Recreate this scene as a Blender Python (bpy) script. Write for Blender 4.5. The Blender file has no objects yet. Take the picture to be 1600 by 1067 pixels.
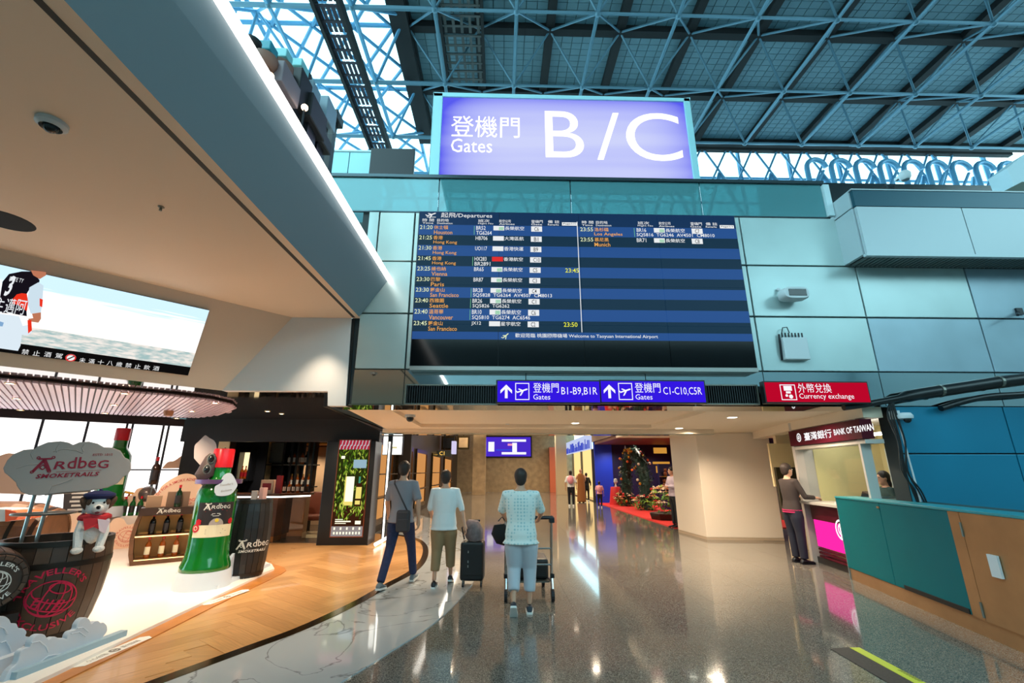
import bpy, bmesh, math, random
from mathutils import Vector, Matrix
random.seed(7)
sc = bpy.context.scene
COL = sc.collection
PI = math.pi
# ---------------------------------------------------------------- camera, sky, sun, exposure
F, TILT, YAW, HC = 705.0, math.radians(16.0), math.radians(1.5), 1.6
cd = bpy.data.cameras.new('camera')
cd.sensor_width = 36.0
cd.lens = 36.0 * F / 1600.0
cd.clip_start, cd.clip_end = 0.05, 400
cam = bpy.data.objects.new('camera', cd)
COL.objects.link(cam)
cam.location = (0, 0, HC)
cam.rotation_euler = (PI / 2 + TILT, 0, -YAW)
sc.camera = cam

w = bpy.data.worlds.new('sky')
sc.world = w
w.use_nodes = True
bg = w.node_tree.nodes['Background']
bg.inputs[0].default_value = (0.52, 0.89, 0.98, 1)
bg.inputs[1].default_value = 3.9

sc.view_settings.view_transform = 'Standard'
sc.view_settings.look = 'None'
sc.view_settings.exposure = 0.0
sc.view_settings.gamma = 1.0
sc.view_settings.use_curve_mapping = False


def area(name, loc, rot, sx, sy, power, col=(1, 1, 1), spread=180):
    d = bpy.data.lights.new(name, 'AREA')
    d.shape = 'RECTANGLE'
    d.size, d.size_y = sx, sy
    d.energy = power
    d.color = col
    d.spread = math.radians(spread)
    o = bpy.data.objects.new(name, d)
    COL.objects.link(o)
    o.location, o.rotation_euler = loc, rot
    return o


def spot(name, loc, target, power, col=(1, .8, .6), angle=70, blend=.6, r=.05):
    d = bpy.data.lights.new(name, 'SPOT')
    d.energy = power
    d.color = col
    d.spot_size = math.radians(angle)
    d.spot_blend = blend
    d.shadow_soft_size = r
    o = bpy.data.objects.new(name, d)
    COL.objects.link(o)
    o.location = loc
    o.rotation_euler = (Vector(target) - Vector(loc)).to_track_quat('-Z', 'Y').to_euler()
    return o


WARM = (1.0, 0.80, 0.58)
# warm lamps of the passage soffit and shop ceiling, then added spots without fixtures
for x, y, p in ((-1.0, 8.2, 1), (1.0, 8.2, 1), (3.0, 8.2, 1), (-1.0, 9.8, 1), (1.0, 9.8, 1), (3.0, 9.8, 1.2), (4.6, 8.6, 1.6), (4.4, 10.4, 2), (5.0, 7.6, 1.2)):
    spot('passage_lamp', (x, y, 2.5), (x, y, 0), 120 * p, WARM, 160, .8, .08)
for x, y in ((-4.6, 6.6), (-5.4, 6.2), (-3.5, 7.0), (-3.0, 8.2), (-3.2, 9.6), (-4.6, 8.2), (-5.0, 9.6), (-5.8, 7.2), (-6.6, 8.6), (-7.4, 7.4), (-6.2, 6.2)):
    spot('shop_lamp', (x, y, 2.7), (x, y, 0), 140, WARM, 85, .7, .05)
for a, b in (((-5.2, 7.0, 2.7), (-6.2, 9.0, .5)), ((-4.6, 5.4, 2.65), (-4.3, 7.0, 1.0)), ((-4.0, 8.6, 2.7), (-3.6, 11.2, .6)), ((-7.0, 8.4, 2.7), (-8.0, 10.4, .6))):
    spot('display_fill', a, b, 150, WARM, 60, .8, .05)  # added spots without fixtures, aimed to brighten the displays
for x, y in ((-3.2, 5.6), (-2.6, 6.2), (-3.3, 4.6)):
    spot('soffit_fill', (x, y, 3.84), (x, y, 0), 170, WARM, 75, .7, .06)  # added to warm the wood floor and bounce up; the soffit has no fixtures
for y in (13, 17, 21, 25, 29, 33):
    for x in (-1.6, .8, 3.2):
        spot('concourse_fill', (x, y, 4.66), (x, y, 0), 380, (1, .80, .58), 150, .8, .1)  # added spots, no fixtures in the concourse ceiling
for x, y in ((6.5, 16), (7.5, 18.5), (6.5, 21), (8, 23), (9.5, 20), (9.2, 16), (5.8, 23.5)):
    spot('festive_fill', (x, y, 2.9), (x, y, 0), 150, (1, .84, .66), 150, .7, .08)  # added spots without fixtures to brighten the blue shop
for x, y in ((-6.3, 12.0), (-5.0, 12.4), (-6.0, 14.4), (-5.4, 14.3)):
    spot('bar_fill', (x, y, 2.36), (x, y, 0), 75, WARM, 140, .7, .05)  # added spots without fixtures to brighten the bar room


# ---------------------------------------------------------------- the camera's measure of the place
CT, ST, CA, SA = math.cos(TILT), math.sin(TILT), math.cos(YAW), math.sin(YAW)


def ray(px, py):
    u, v = (px - 800) / F, (py - 533.5) / F
    f, z = CT + v * ST, ST - v * CT
    return Vector((u * CA + f * SA, f * CA - u * SA, z))


CO = Vector((0, 0, HC))


def PZ(px, py, z=0.0):
    r = ray(px, py)
    return CO + r * ((z - HC) / r.z)


def PY(px, py, y):
    r = ray(px, py)
    return CO + r * (y / r.y)


def PX(px, py, x):
    r = ray(px, py)
    return CO + r * (x / r.x)


def PP(px, py, p0, n):
    r = ray(px, py)
    return CO + r * ((Vector(p0) - CO).dot(n) / r.dot(n))


# ---------------------------------------------------------------- materials
def S(r, g=None, b=None):
    if g is None:
        g = b = r
    f = lambda c: (c / 255 / 12.92) if c <= 10 else (((c / 255) + .055) / 1.055) ** 2.4
    return (f(r), f(g), f(b))


MATS = {}


def mat(name, col, rough=.5, metal=0., emit=None, es=1., spec=.5, noise=None, bump=None, coat=0., trans=0., alpha=None):
    """noise=(scale, amount, detail) varies the colour, bump=(scale, strength)."""
    if name in MATS:
        return MATS[name]
    m = bpy.data.materials.new(name)
    m.use_nodes = True
    nt = m.node_tree
    b = nt.nodes['Principled BSDF']
    b.inputs['Base Color'].default_value = (*col, 1)
    b.inputs['Roughness'].default_value = rough
    b.inputs['Metallic'].default_value = metal
    b.inputs['Specular IOR Level'].default_value = spec
    b.inputs['Coat Weight'].default_value = coat
    b.inputs['Transmission Weight'].default_value = trans
    if alpha is not None:
        b.inputs['Alpha'].default_value = alpha
    if emit is not None:
        b.inputs['Emission Color'].default_value = (*emit, 1)
        b.inputs['Emission Strength'].default_value = es
    tc = nt.nodes.new('ShaderNodeTexCoord')
    if noise:
        n = nt.nodes.new('ShaderNodeTexNoise')
        n.inputs['Scale'].default_value = noise[0]
        n.inputs['Detail'].default_value = noise[2] if len(noise) > 2 else 3
        nt.links.new(tc.outputs['Object'], n.inputs['Vector'])
        r = nt.nodes.new('ShaderNodeValToRGB')
        k = noise[1]
        r.color_ramp.elements[0].position = .3
        r.color_ramp.elements[1].position = .7
        r.color_ramp.elements[0].color = (*[c * (1 - k) for c in col], 1)
        r.color_ramp.elements[1].color = (*[min(1, c * (1 + k)) for c in col], 1)
        nt.links.new(n.outputs['Fac'], r.inputs['Fac'])
        nt.links.new(r.outputs['Color'], b.inputs['Base Color'])
    if bump:
        n = nt.nodes.new('ShaderNodeTexNoise')
        n.inputs['Scale'].default_value = bump[0]
        nt.links.new(tc.outputs['Object'], n.inputs['Vector'])
        bp = nt.nodes.new('ShaderNodeBump')
        bp.inputs['Strength'].default_value = bump[1]
        bp.inputs['Distance'].default_value = .01
        nt.links.new(n.outputs['Fac'], bp.inputs['Height'])
        nt.links.new(bp.outputs['Normal'], b.inputs['Normal'])
    MATS[name] = m
    return m


def emat(name, col, es=1.):
    """a lamp, a lit sign, a screen or another glowing surface"""
    if name in MATS:
        return MATS[name]
    m = bpy.data.materials.new(name)
    m.use_nodes = True
    nt = m.node_tree
    nt.nodes.remove(nt.nodes['Principled BSDF'])
    e = nt.nodes.new('ShaderNodeEmission')
    e.inputs[0].default_value = (*col, 1)
    e.inputs[1].default_value = es
    nt.links.new(e.outputs[0], nt.nodes['Material Output'].inputs[0])
    MATS[name] = m
    return m


def nodes(m):
    nt = m.node_tree
    return nt, nt.nodes['Principled BSDF'], (lambda t: nt.nodes.new('ShaderNode' + t)), nt.links.new


def ramp(new, stops, const=False):
    r = new('ValToRGB')
    cr = r.color_ramp
    if const:
        cr.interpolation = 'CONSTANT'
    while len(cr.elements) < len(stops):
        cr.elements.new(.5)
    for e, (p, c) in zip(cr.elements, stops):
        e.position = p
        e.color = (*c, 1)
    return r


# ---------------------------------------------------------------- building
PM = {}        # object -> its matrix in the place


class MB:
    def __init__(s):
        s.v, s.f, s.m = [], [], []

    def add(s, vs, fs, mi=0):
        n = len(s.v)
        s.v += [tuple(v) for v in vs]
        s.f += [tuple(i + n for i in f) for f in fs]
        s.m += [mi] * len(fs)
        return s

    def bb(s, x0, x1, y0, y1, z0, z1, mi=0):
        vs = [(x, y, z) for x in (x0, x1) for y in (y0, y1) for z in (z0, z1)]
        return s.add(vs, [(0, 1, 3, 2), (4, 6, 7, 5), (0, 4, 5, 1), (2, 3, 7, 6), (0, 2, 6, 4), (1, 5, 7, 3)], mi)

    def box(s, c, d, rz=0, mi=0, rx=0, ry=0):
        M = Matrix.Translation(c) @ Matrix.Rotation(rz, 4, 'Z') @ Matrix.Rotation(ry, 4, 'Y') @ Matrix.Rotation(rx, 4, 'X')
        hx, hy, hz = d[0] / 2, d[1] / 2, d[2] / 2
        vs = [M @ Vector((x, y, z)) for x in (-hx, hx) for y in (-hy, hy) for z in (-hz, hz)]
        return s.add(vs, [(0, 1, 3, 2), (4, 6, 7, 5), (0, 4, 5, 1), (2, 3, 7, 6), (0, 2, 6, 4), (1, 5, 7, 3)], mi)

    def prism(s, poly, ext, mi=0):
        n = len(poly)
        ext = Vector(ext)
        a = [Vector(p) for p in poly]
        b = [p + ext for p in a]
        fs = [tuple(range(n))[::-1], tuple(range(n, 2 * n))]
        fs += [(i, (i + 1) % n, n + (i + 1) % n, n + i) for i in range(n)]
        return s.add(a + b, fs, mi)

    def quad(s, pts, mi=0):
        return s.add(pts, [tuple(range(len(pts)))], mi)

    def tube(s, pts, r, n=8, mi=0, closed=False, flat=1.0):
        pts = [Vector(p) for p in pts]
        k = len(pts)
        rs = r if isinstance(r, (list, tuple)) else [r] * k
        vs, fs = [], []
        prev = None
        for i, p in enumerate(pts):
            if closed:
                t = (pts[(i + 1) % k] - pts[i - 1]).normalized()
            else:
                t = (pts[min(i + 1, k - 1)] - pts[max(i - 1, 0)]).normalized()
            if prev is None:
                a = Vector((1, 0, 0)) if abs(t.x) < .9 else Vector((0, 1, 0))
                x = (a - t * a.dot(t)).normalized()
            else:
                x = (prev - t * prev.dot(t)).normalized()
            prev = x
            y = t.cross(x)
            for j in range(n):
                a = 2 * PI * j / n
                vs.append(p + x * (math.cos(a) * rs[i]) + y * (math.sin(a) * rs[i] * flat))
        m = k if closed else k - 1
        for i in range(m):
            for j in range(n):
                i2 = (i + 1) % k
                fs.append((i * n + j, i * n + (j + 1) % n, i2 * n + (j + 1) % n, i2 * n + j))
        if not closed:
            fs.append(tuple(range(n))[::-1])
            fs.append(tuple((k - 1) * n + j for j in range(n)))
        return s.add(vs, fs, mi)

    def rings(s, rings, mi=0, n=14):
        """rings: (centre, rx, ry) stacked, ellipse in the x-y plane"""
        vs, fs = [], []
        for c, rx, ry in rings:
            for j in range(n):
                a = 2 * PI * j / n
                vs.append((c[0] + rx * math.cos(a), c[1] + ry * math.sin(a), c[2]))
        k = len(rings)
        for i in range(k - 1):
            for j in range(n):
                fs.append((i * n + j, i * n + (j + 1) % n, (i + 1) * n + (j + 1) % n, (i + 1) * n + j))
        fs.append(tuple(range(n))[::-1])
        fs.append(tuple((k - 1) * n + j for j in range(n)))
        return s.add(vs, fs, mi)

    def lathe(s, prof, c=(0, 0, 0), n=24, mi=0, M=None, a0=0, a1=2 * PI):
        full = abs(a1 - a0 - 2 * PI) < 1e-6
        m = n if full else n + 1
        vs, fs = [], []
        for r, z in prof:
            for j in range(m):
                a = a0 + (a1 - a0) * j / n
                p = Vector((r * math.cos(a), r * math.sin(a), z))
                if M:
                    p = M @ p
                vs.append(p + Vector(c))
        for i in range(len(prof) - 1):
            for j in range(n):
                j2 = (j + 1) % m
                fs.append((i * m + j, i * m + j2, (i + 1) * m + j2, (i + 1) * m + j))
        return s.add(vs, fs, mi)

    def ball(s, c, r, nu=12, nv=8, mi=0, M=None):
        rx, ry, rz = r if isinstance(r, (tuple, list)) else (r, r, r)
        vs, fs = [], []
        for i in range(nv + 1):
            t = PI * i / nv
            for j in range(nu):
                a = 2 * PI * j / nu
                p = Vector((rx * math.sin(t) * math.cos(a), ry * math.sin(t) * math.sin(a), rz * math.cos(t)))
                if M:
                    p = M @ p
                vs.append(p + Vector(c))
        for i in range(nv):
            for j in range(nu):
                fs.append((i * nu + j, (i + 1) * nu + j, (i + 1) * nu + (j + 1) % nu, i * nu + (j + 1) % nu))
        return s.add(vs, fs, mi)

    def mesh(s, name, mats, M=None, smooth=False):
        me = bpy.data.meshes.new(name)
        vs = [tuple(M @ Vector(v)) for v in s.v] if M else s.v
        me.from_pydata(vs, [], s.f)
        mats = mats if isinstance(mats, (list, tuple)) else [mats]
        for m in mats:
            me.materials.append(m)
        if len(mats) > 1:
            me.polygons.foreach_set('material_index', s.m)
        bm = bmesh.new()
        bm.from_mesh(me)
        bmesh.ops.remove_doubles(bm, verts=bm.verts, dist=1e-6)
        bmesh.ops.recalc_face_normals(bm, faces=bm.faces)
        if smooth:
            for f in bm.faces:
                f.smooth = True
            lim = math.radians(38)
            for e in bm.edges:
                if len(e.link_faces) == 2 and e.calc_face_angle(0) > lim:
                    e.smooth = False
        bm.to_mesh(me)
        bm.free()
        return me

    def build(s, name, mats, parent=None, smooth=False, bevel=0, world=True):
        M = None
        if parent is not None and world:
            M = PM[parent].inverted()
        me = s.mesh(name, mats, M, smooth)
        o = bpy.data.objects.new(name, me)
        COL.objects.link(o)
        PM[o] = Matrix.Identity(4)
        if parent is not None:
            o.parent = parent
            PM[o] = PM[parent].copy()
        if bevel:
            b = o.modifiers.new('bevel', 'BEVEL')
            b.width, b.segments = bevel, 2
            b.limit_method = 'ANGLE'
        return o


def tag(o, label=None, cat=None, group=None, kind=None):
    if label:
        o['label'] = label
    if cat:
        o['category'] = cat
    if group:
        o['group'] = group
    if kind:
        o['kind'] = kind
    return o


def thing(name, label, cat, loc=(0, 0, 0), rz=0, group=None, kind=None):
    o = bpy.data.objects.new(name, None)
    o.empty_display_size = .1
    COL.objects.link(o)
    o.location = loc
    o.rotation_euler = (0, 0, rz)
    PM[o] = Matrix.Translation(loc) @ Matrix.Rotation(rz, 4, 'Z')
    return tag(o, label, cat, group, kind)


def dup(root, loc, rz=None, label=None):
    r = root.copy()
    COL.objects.link(r)
    r.location = loc
    if rz is not None:
        r.rotation_euler = (0, 0, rz)
    if label:
        r['label'] = label
    for ch in list(root.children):
        c = ch.copy()
        COL.objects.link(c)
        c.parent = r
        for g in list(ch.children):
            d = g.copy()
            COL.objects.link(d)
            d.parent = c
    return r


def put(me, name, parent, M=None, loc=None):
    """another object on shared mesh data, local to its parent"""
    o = bpy.data.objects.new(name, me)
    COL.objects.link(o)
    if parent is not None:
        o.parent = parent
    if M is not None:
        o.matrix_local = M
    if loc is not None:
        o.location = loc
    PM[o] = (PM[parent] if parent is not None else Matrix.Identity(4)) @ o.matrix_basis
    return o


_tc = {}


def glyphs(body, shear=0., bold=0., space=1., res=2):
    k = (body, shear, bold, space, res)
    if k in _tc:
        return _tc[k]
    c = bpy.data.curves.new('t', 'FONT')
    c.body = body
    c.shear, c.offset, c.space_character = shear, bold, space
    c.resolution_u = res
    o = bpy.data.objects.new('t', c)
    me = o.to_mesh()
    vs = [Vector(v.co) for v in me.vertices]
    fs = [tuple(p.vertices) for p in me.polygons]
    o.to_mesh_clear()
    bpy.data.objects.remove(o)
    bpy.data.curves.remove(c)
    x0 = min(v.x for v in vs); x1 = max(v.x for v in vs)
    y0 = min(v.y for v in vs); y1 = max(v.y for v in vs)
    _tc[k] = (vs, fs, x0, x1, y0, y1)
    return _tc[k]


def write(mb, body, O, R, U, w=None, h=None, align='L', mi=0, shear=0., bold=0., space=1., fn=None, off=.004, res=2):
    """lettering laid on a plane: O lower left, R to the right, U up; w, h fit its box"""
    vs, fs, x0, x1, y0, y1 = glyphs(body, shear, bold, space, res)
    W, Hh = x1 - x0, y1 - y0
    if w and h:
        sx, sy = w / W, h / Hh
    elif w:
        sx = sy = w / W
    else:
        sx = sy = h / Hh
    dx = 0 if align == 'L' else (-W * sx / 2 if align == 'C' else -W * sx)
    if fn:
        out = [fn((v.x - x0) * sx + dx, (v.y - y0) * sy) for v in vs]
    else:
        O, R, U = Vector(O), Vector(R).normalized(), Vector(U).normalized()
        N = R.cross(U)
        out = [O + R * ((v.x - x0) * sx + dx) + U * ((v.y - y0) * sy) + N * off for v in vs]
    mb.add(out, fs, mi)
    return W * sx


X, Y, Z = Vector((1, 0, 0)), Vector((0, 1, 0)), Vector((0, 0, 1))


def arc2(cx, cy, r0, r1, a0, a1, n=16):
    """flat arc band as quads in 2-D"""
    vs, fs = [], []
    for i in range(n + 1):
        a = a0 + (a1 - a0) * i / n
        vs += [(cx + r0 * math.cos(a), cy + r0 * math.sin(a)), (cx + r1 * math.cos(a), cy + r1 * math.sin(a))]
    for i in range(n):
        fs.append((2 * i, 2 * i + 1, 2 * i + 3, 2 * i + 2))
    return vs, fs


def line2(pts, t):
    """flat polyline band in 2-D"""
    vs, fs = [], []
    for (x0, y0), (x1, y1) in zip(pts, pts[1:]):
        L = math.hypot(x1 - x0, y1 - y0) or 1
        nx, ny = -(y1 - y0) / L * t / 2, (x1 - x0) / L * t / 2
        b = len(vs)
        vs += [(x0 + nx, y0 + ny), (x0 - nx, y0 - ny), (x1 - nx, y1 - ny), (x1 + nx, y1 + ny)]
        fs.append((b, b + 1, b + 2, b + 3))
    return vs, fs


def flat(mb, vf, fn, mi=0):
    mb.add([fn(x, y) for x, y in vf[0]], vf[1], mi)


def scallop(pts, k=.35, n=6):
    """a closed outline of puffs: an outward arc on every edge (2-D, counter-clockwise)"""
    out = []
    m = len(pts)
    for i in range(m):
        (x0, y0), (x1, y1) = pts[i][:2], pts[(i + 1) % m][:2]
        kk = pts[i][2] if len(pts[i]) > 2 else k
        dx, dy = x1 - x0, y1 - y0
        for j in range(n if kk else 1):
            t = j / n
            b = 4 * t * (1 - t) * kk
            out.append((x0 + dx * t + dy * b, y0 + dy * t - dx * b))
    return out
# ================================================================ the hall: floors
YW = 6.6                      # plane of the big panelled wall
ZS = 2.533                    # soffit of the passage
terr = mat('terrazzo', S(128, 122, 112), .09, spec=.5, coat=.25)
nt, b, new, lk = nodes(terr)
tc = new('TexCoord'); vo = new('TexVoronoi'); vo.inputs['Scale'].default_value = 170
lk(tc.outputs['Object'], vo.inputs['Vector'])
geo = new('NewGeometry')
lk(geo.outputs['Position'], vo.inputs['Vector'])
rp = ramp(new, [(0, S(72, 70, 66)), (.28, S(102, 99, 93)), (.55, S(124, 120, 112)), (.8, S(146, 141, 131)), (.97, S(176, 170, 158))])
sp = new('SeparateColor'); lk(vo.outputs['Color'], sp.inputs[0]); lk(sp.outputs[0], rp.inputs[0])
nz = new('TexNoise'); nz.inputs['Scale'].default_value = .9; lk(geo.outputs['Position'], nz.inputs['Vector'])
mx = new('MixRGB'); mx.blend_type = 'MULTIPLY'; mx.inputs[0].default_value = .35
lk(rp.outputs[0], mx.inputs[1]); lk(nz.outputs['Fac'], mx.inputs[2]); lk(mx.outputs[0], b.inputs['Base Color'])

fl = MB().bb(-16, 16, -7, 46, -.15, -.004).build('floor', terr)
tag(fl, 'polished speckled grey terrazzo floor of the concourse', 'floor', kind='structure')
tile_me = MB().bb(-.4485, .4485, -.4485, .4485, -.004, 0).mesh('tile', terr)
for i in range(10):
    for j in range(30):
        put(tile_me, 'tile', fl, loc=(-2.25 + i * .9, 4.05 + j * .9, 0))

# edges of the marble band, read on the floor
inner = [PZ(x, y) for x, y in [(150, 1110), (262, 1067), (400, 1015), (481, 984), (562, 945), (608, 918), (652, 893), (668, 872), (667, 853), (652, 842), (622, 836), (596, 834)]]
outer = [PZ(x, y) for x, y in [(420, 1130), (534, 1067), (608, 1021), (678, 975), (724, 931), (742, 905), (748, 880), (744, 858), (728, 838), (705, 822), (680, 812), (655, 805)]]


def smooth_line(pts, n=6):
    out = []
    for i in range(len(pts) - 1):
        p0, p1, p2, p3 = pts[max(i - 1, 0)], pts[i], pts[i + 1], pts[min(i + 2, len(pts) - 1)]
        for k in range(n):
            t = k / n
            out.append(.5 * ((2 * p1) + (p2 - p0) * t + (2 * p0 - 5 * p1 + 4 * p2 - p3) * t * t + (3 * p1 - p0 - 3 * p2 + p3) * t ** 3))
    out.append(pts[-1])
    return out


inn, out_ = smooth_line(inner), smooth_line(outer)
marble = mat('marble', S(205, 208, 206), .06, coat=.3)
nt, b, new, lk = nodes(marble)
geo = new('NewGeometry')
wv = new('TexNoise'); wv.inputs['Scale'].default_value = .8; wv.inputs['Detail'].default_value = 6; wv.inputs['Distortion'].default_value = 1.2
lk(geo.outputs['Position'], wv.inputs['Vector'])
rp = ramp(new, [(0, S(190, 196, 198)), (.49, S(186, 192, 194)), (.5, S(130, 132, 132)), (.508, S(186, 192, 194)), (1, S(172, 178, 180))])
lk(wv.outputs['Fac'], rp.inputs[0]); lk(rp.outputs[0], b.inputs['Base Color'])
gold = mat('dark_brass', S(96, 74, 44), .16, .9)
dark_edge = mat('black_edge', S(22, 20, 18), .2, .3)
mf = thing('floor', 'curved white marble band with grey veins between wood and terrazzo', 'floor', (0, 0, 0), kind='structure')
n_ = len(inn)
step = 6
for a in range(0, n_ - 1, step):
    e = min(a + step, n_ - 1)
    poly = inn[a:e + 1] + out_[a:e + 1][::-1]
    bm_ = MB()
    k = e - a
    L, Rr = inn[a:e + 1], out_[a:e + 1]
    g0, g1 = (.0012, -.0012)
    for i in range(k):
        q = [L[i], L[i + 1], Rr[i + 1], Rr[i]]
        bm_.prism([Vector((p.x, p.y, 0)) for p in q], (0, 0, .012))
    bm_.build('marble_slab', marble, mf)
ed = thing('trim_1', 'dark brass edging strip curving along the wooden shop floor', 'edging', (0, 0, 0), kind='structure')
nrm = []
for i, p in enumerate(inn):
    t = (inn[min(i + 1, n_ - 1)] - inn[max(i - 1, 0)]).normalized()
    nrm.append(Vector((-t.y, t.x, 0)))
wid = [.13 if i < 36 else max(.05, .13 - .002 * (i - 36)) for i in range(n_)]
for a in range(0, n_ - 1, 4):
    m_ = MB()
    for i in range(a, min(a + 4, n_ - 1)):
        q = [inn[i], inn[i + 1], inn[i + 1] + nrm[i + 1] * wid[i + 1], inn[i] + nrm[i] * wid[i]]
        m_.prism([Vector((p.x, p.y, 0)) for p in q], (0, 0, .016))
    m_.build('edge_strip', gold, ed)

# herringbone oak floor, one object per plank
oaks = []
for i, c in enumerate([(203, 152, 96), (196, 145, 90), (208, 158, 102), (188, 138, 84)]):
    m = mat('oak_%d' % i, S(*c), .28, coat=.1)
    nt, b, new, lk = nodes(m)
    tc = new('TexCoord'); mp = new('Mapping'); mp.inputs['Scale'].default_value = (1.2, 18, 1)
    nz = new('TexNoise'); nz.inputs['Scale'].default_value = 3; nz.inputs['Detail'].default_value = 5
    lk(tc.outputs['Object'], mp.inputs[0]); lk(mp.outputs[0], nz.inputs['Vector'])
    rp = ramp(new, [(.3, S(*[int(v * .9) for v in c])), (.7, S(*[min(255, int(v * 1.06)) for v in c]))])
    lk(nz.outputs['Fac'], rp.inputs[0]); lk(rp.outputs[0], b.inputs['Base Color'])
    oaks.append(m)
wf = MB().prism([Vector((p.x, p.y, 0)) for p in [PZ(150, 1110)] + inn[6:] + [PZ(500, 834), Vector((-8, 11.4, 0)), Vector((-11, 8, 0)), Vector((-7, 2, 0))]], (0, 0, .003)).build('floor', oaks[1])
tag(wf, 'honey coloured herringbone oak floor of the shop', 'floor', kind='structure')


def left_of_band(x, y):
    best = min(range(n_), key=lambda i: (inn[i].x - x) ** 2 + (inn[i].y - y) ** 2)
    return (Vector((x, y, 0)) - inn[best]).dot(nrm[best])


PLW, PLL = .2, 1.2
pl_me = [MB().bb(-PLL / 2 + .001, PLL / 2 - .001, -PLW / 2 + .001, PLW / 2 - .001, 0, .008).mesh('plank', m) for m in oaks]
cnt = 0
ang0 = math.radians(52)
Mr = Matrix.Rotation(ang0, 4, 'Z')
cells = []
for i in range(-30, 30):
    for j in range(-30, 30):
        ox, oy = i * PLW + j * PLL, i * PLW - j * PLL
        for k in (0, 1):
            if k == 0:
                c = Vector((ox + PLL / 2, oy + PLW / 2, 0)); a = 0
            else:
                c = Vector((ox + PLW / 2, oy + PLW + PLL / 2, 0)); a = PI / 2
            c = Mr @ c + Vector((-4, 8, 0))
            cells.append((c, a + ang0))
seen = set()
for c, a in sorted(cells, key=lambda t: t[0].length):
    if c.y < 2.6 or c.y > 11.2 or c.x > -.3 or c.x < -6.4 or cnt >= 300:
        continue
    d = left_of_band(c.x, c.y)
    t = abs(math.cos(a) * 1) * PLL / 2
    ends = [c + Vector((math.cos(a), math.sin(a), 0)) * (s * PLL / 2) for s in (-1, 1)]
    if min(left_of_band(e.x, e.y) for e in ends) < -.62 or c.x < -3.1 - .1 * c.y:
        continue
    key = (round(c.x, 2), round(c.y, 2))
    if key in seen:
        continue
    seen.add(key)
    o = put(random.choice(pl_me), 'plank', wf, M=Matrix.Translation(c) @ Matrix.Rotation(a, 4, 'Z'))
    cnt += 1

# ================================================================ the panelled wall
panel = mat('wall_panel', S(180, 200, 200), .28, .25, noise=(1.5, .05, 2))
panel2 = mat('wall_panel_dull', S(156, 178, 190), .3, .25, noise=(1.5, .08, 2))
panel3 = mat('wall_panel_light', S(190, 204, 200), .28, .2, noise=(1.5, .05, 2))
joint = mat('dark_joint', S(30, 42, 46), .6)
mirror = mat('polished_steel', S(205, 215, 216), .035, 1.0, bump=(1.6, .08))
bluep = mat('blue_panel', S(32, 128, 160), .3, .35, noise=(.7, .12, 2))
zr = [3.05, 3.93, 4.81, 5.70]
wb = MB().bb(-2.28, 12, YW + .04, YW + .3, ZS, 5.70).build('wall_back', joint)
tag(wb, 'tall pale blue wall of square metal panels around the departures board', 'wall', kind='structure')
xs = [-2.17, -1.42, .38, 2.18, 3.98, 5.78, 7.6, 9.4, 11.2]
for zi in range(3):
    for xi in range(8):
        g = .012
        x0, x1 = xs[xi], xs[xi + 1]
        if xi == 0 and zi == 2:
            x0 = -2.0
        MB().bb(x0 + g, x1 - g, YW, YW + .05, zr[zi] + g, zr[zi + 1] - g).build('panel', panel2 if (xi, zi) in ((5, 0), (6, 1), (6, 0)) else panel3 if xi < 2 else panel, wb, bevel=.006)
MB().bb(-2.165, -2.0 - .012, YW, YW + .05, zr[2] + .012, zr[3] - .012).build('panel', panel, wb)
# mirror-polished band under the panels
for xi, (x0, x1) in enumerate(zip(xs[:-1], xs[1:])):
    MB().bb(x0 + .006, x1 - .006, YW + .015, YW + .05, ZS + .005, zr[0] - .006).build('mirror_panel', mirror, wb)
MB().bb(-2.5, 5.85, YW + .02, YW + .55, ZS - .012, ZS - .002).build('mirror_soffit', mirror, wb)
# lower blue wall on the right of the passage
wr = MB().bb(5.86, 12, YW + .04, YW + .3, 0, ZS).build('wall_right', joint)
tag(wr, 'deep blue metal panelled wall behind the teal counter', 'wall', kind='structure')
for x0, x1 in zip([5.86, 7.55, 9.35], [7.55, 9.35, 11.2]):
    for z0, z1 in zip([.0, .93, 1.84], [.93, 1.84, ZS]):
        MB().bb(x0 + .01, x1 - .01, YW, YW + .05, z0 + .01, z1 - .01).build('panel', bluep, wr, bevel=.006)

# projecting bay on the right with a slatted underside
bayp = mat('bay_panel', S(178, 192, 198), .35, .15)
band = mat('dark_teal_band', S(22, 74, 90), .3, .3)
slat = mat('grey_slat', S(104, 118, 118), .5)
YB = 6.16
by = thing('wall_bay', 'projecting pale bay with dark teal band and slatted underside high on the right', 'bay', (5.62, YB, 4.75), kind='structure')
zb0, zb1, zb2 = PY(1366, 398, YB).z, PY(1347, 322, YB).z, PY(1343, 297, YB).z
MB().bb(5.66, 12, YB + .04, YW, zb0 + .04, zb1).build('bay_core', joint, by)
for x0, x1 in ((5.63, 7.35), (7.35, 9.1), (9.1, 12)):
    MB().bb(x0 + .008, x1 - .008, YB, YB + .05, zb0 + .03, zb1 - .008).build('bay_panel', bayp, by)
MB().bb(5.61, 5.67, YB + .06, YW, zb0 + .03, zb1 - .01).build('bay_side_panel', bayp, by)
MB().bb(5.61, 5.67, YB + .06, YW, zb1 + .01, zb2).build('bay_side_panel', bayp, by)
MB().bb(5.63, 12, YB, YB + .06, zb1 + .006, zb2).build('band', band, by)
MB().bb(5.61, 12, YB - .015, YB + .05, zb0 - .02, zb0 + .025).build('bay_lip', bayp, by)
MB().bb(5.61, 12, YB - .01, YW, zb2, zb2 + .02).build('bay_cap', bayp, by)
sl_me = MB().bb(-.022, .022, 0, YW - YB - .06, 0, .03).mesh('slat', slat)
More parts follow.
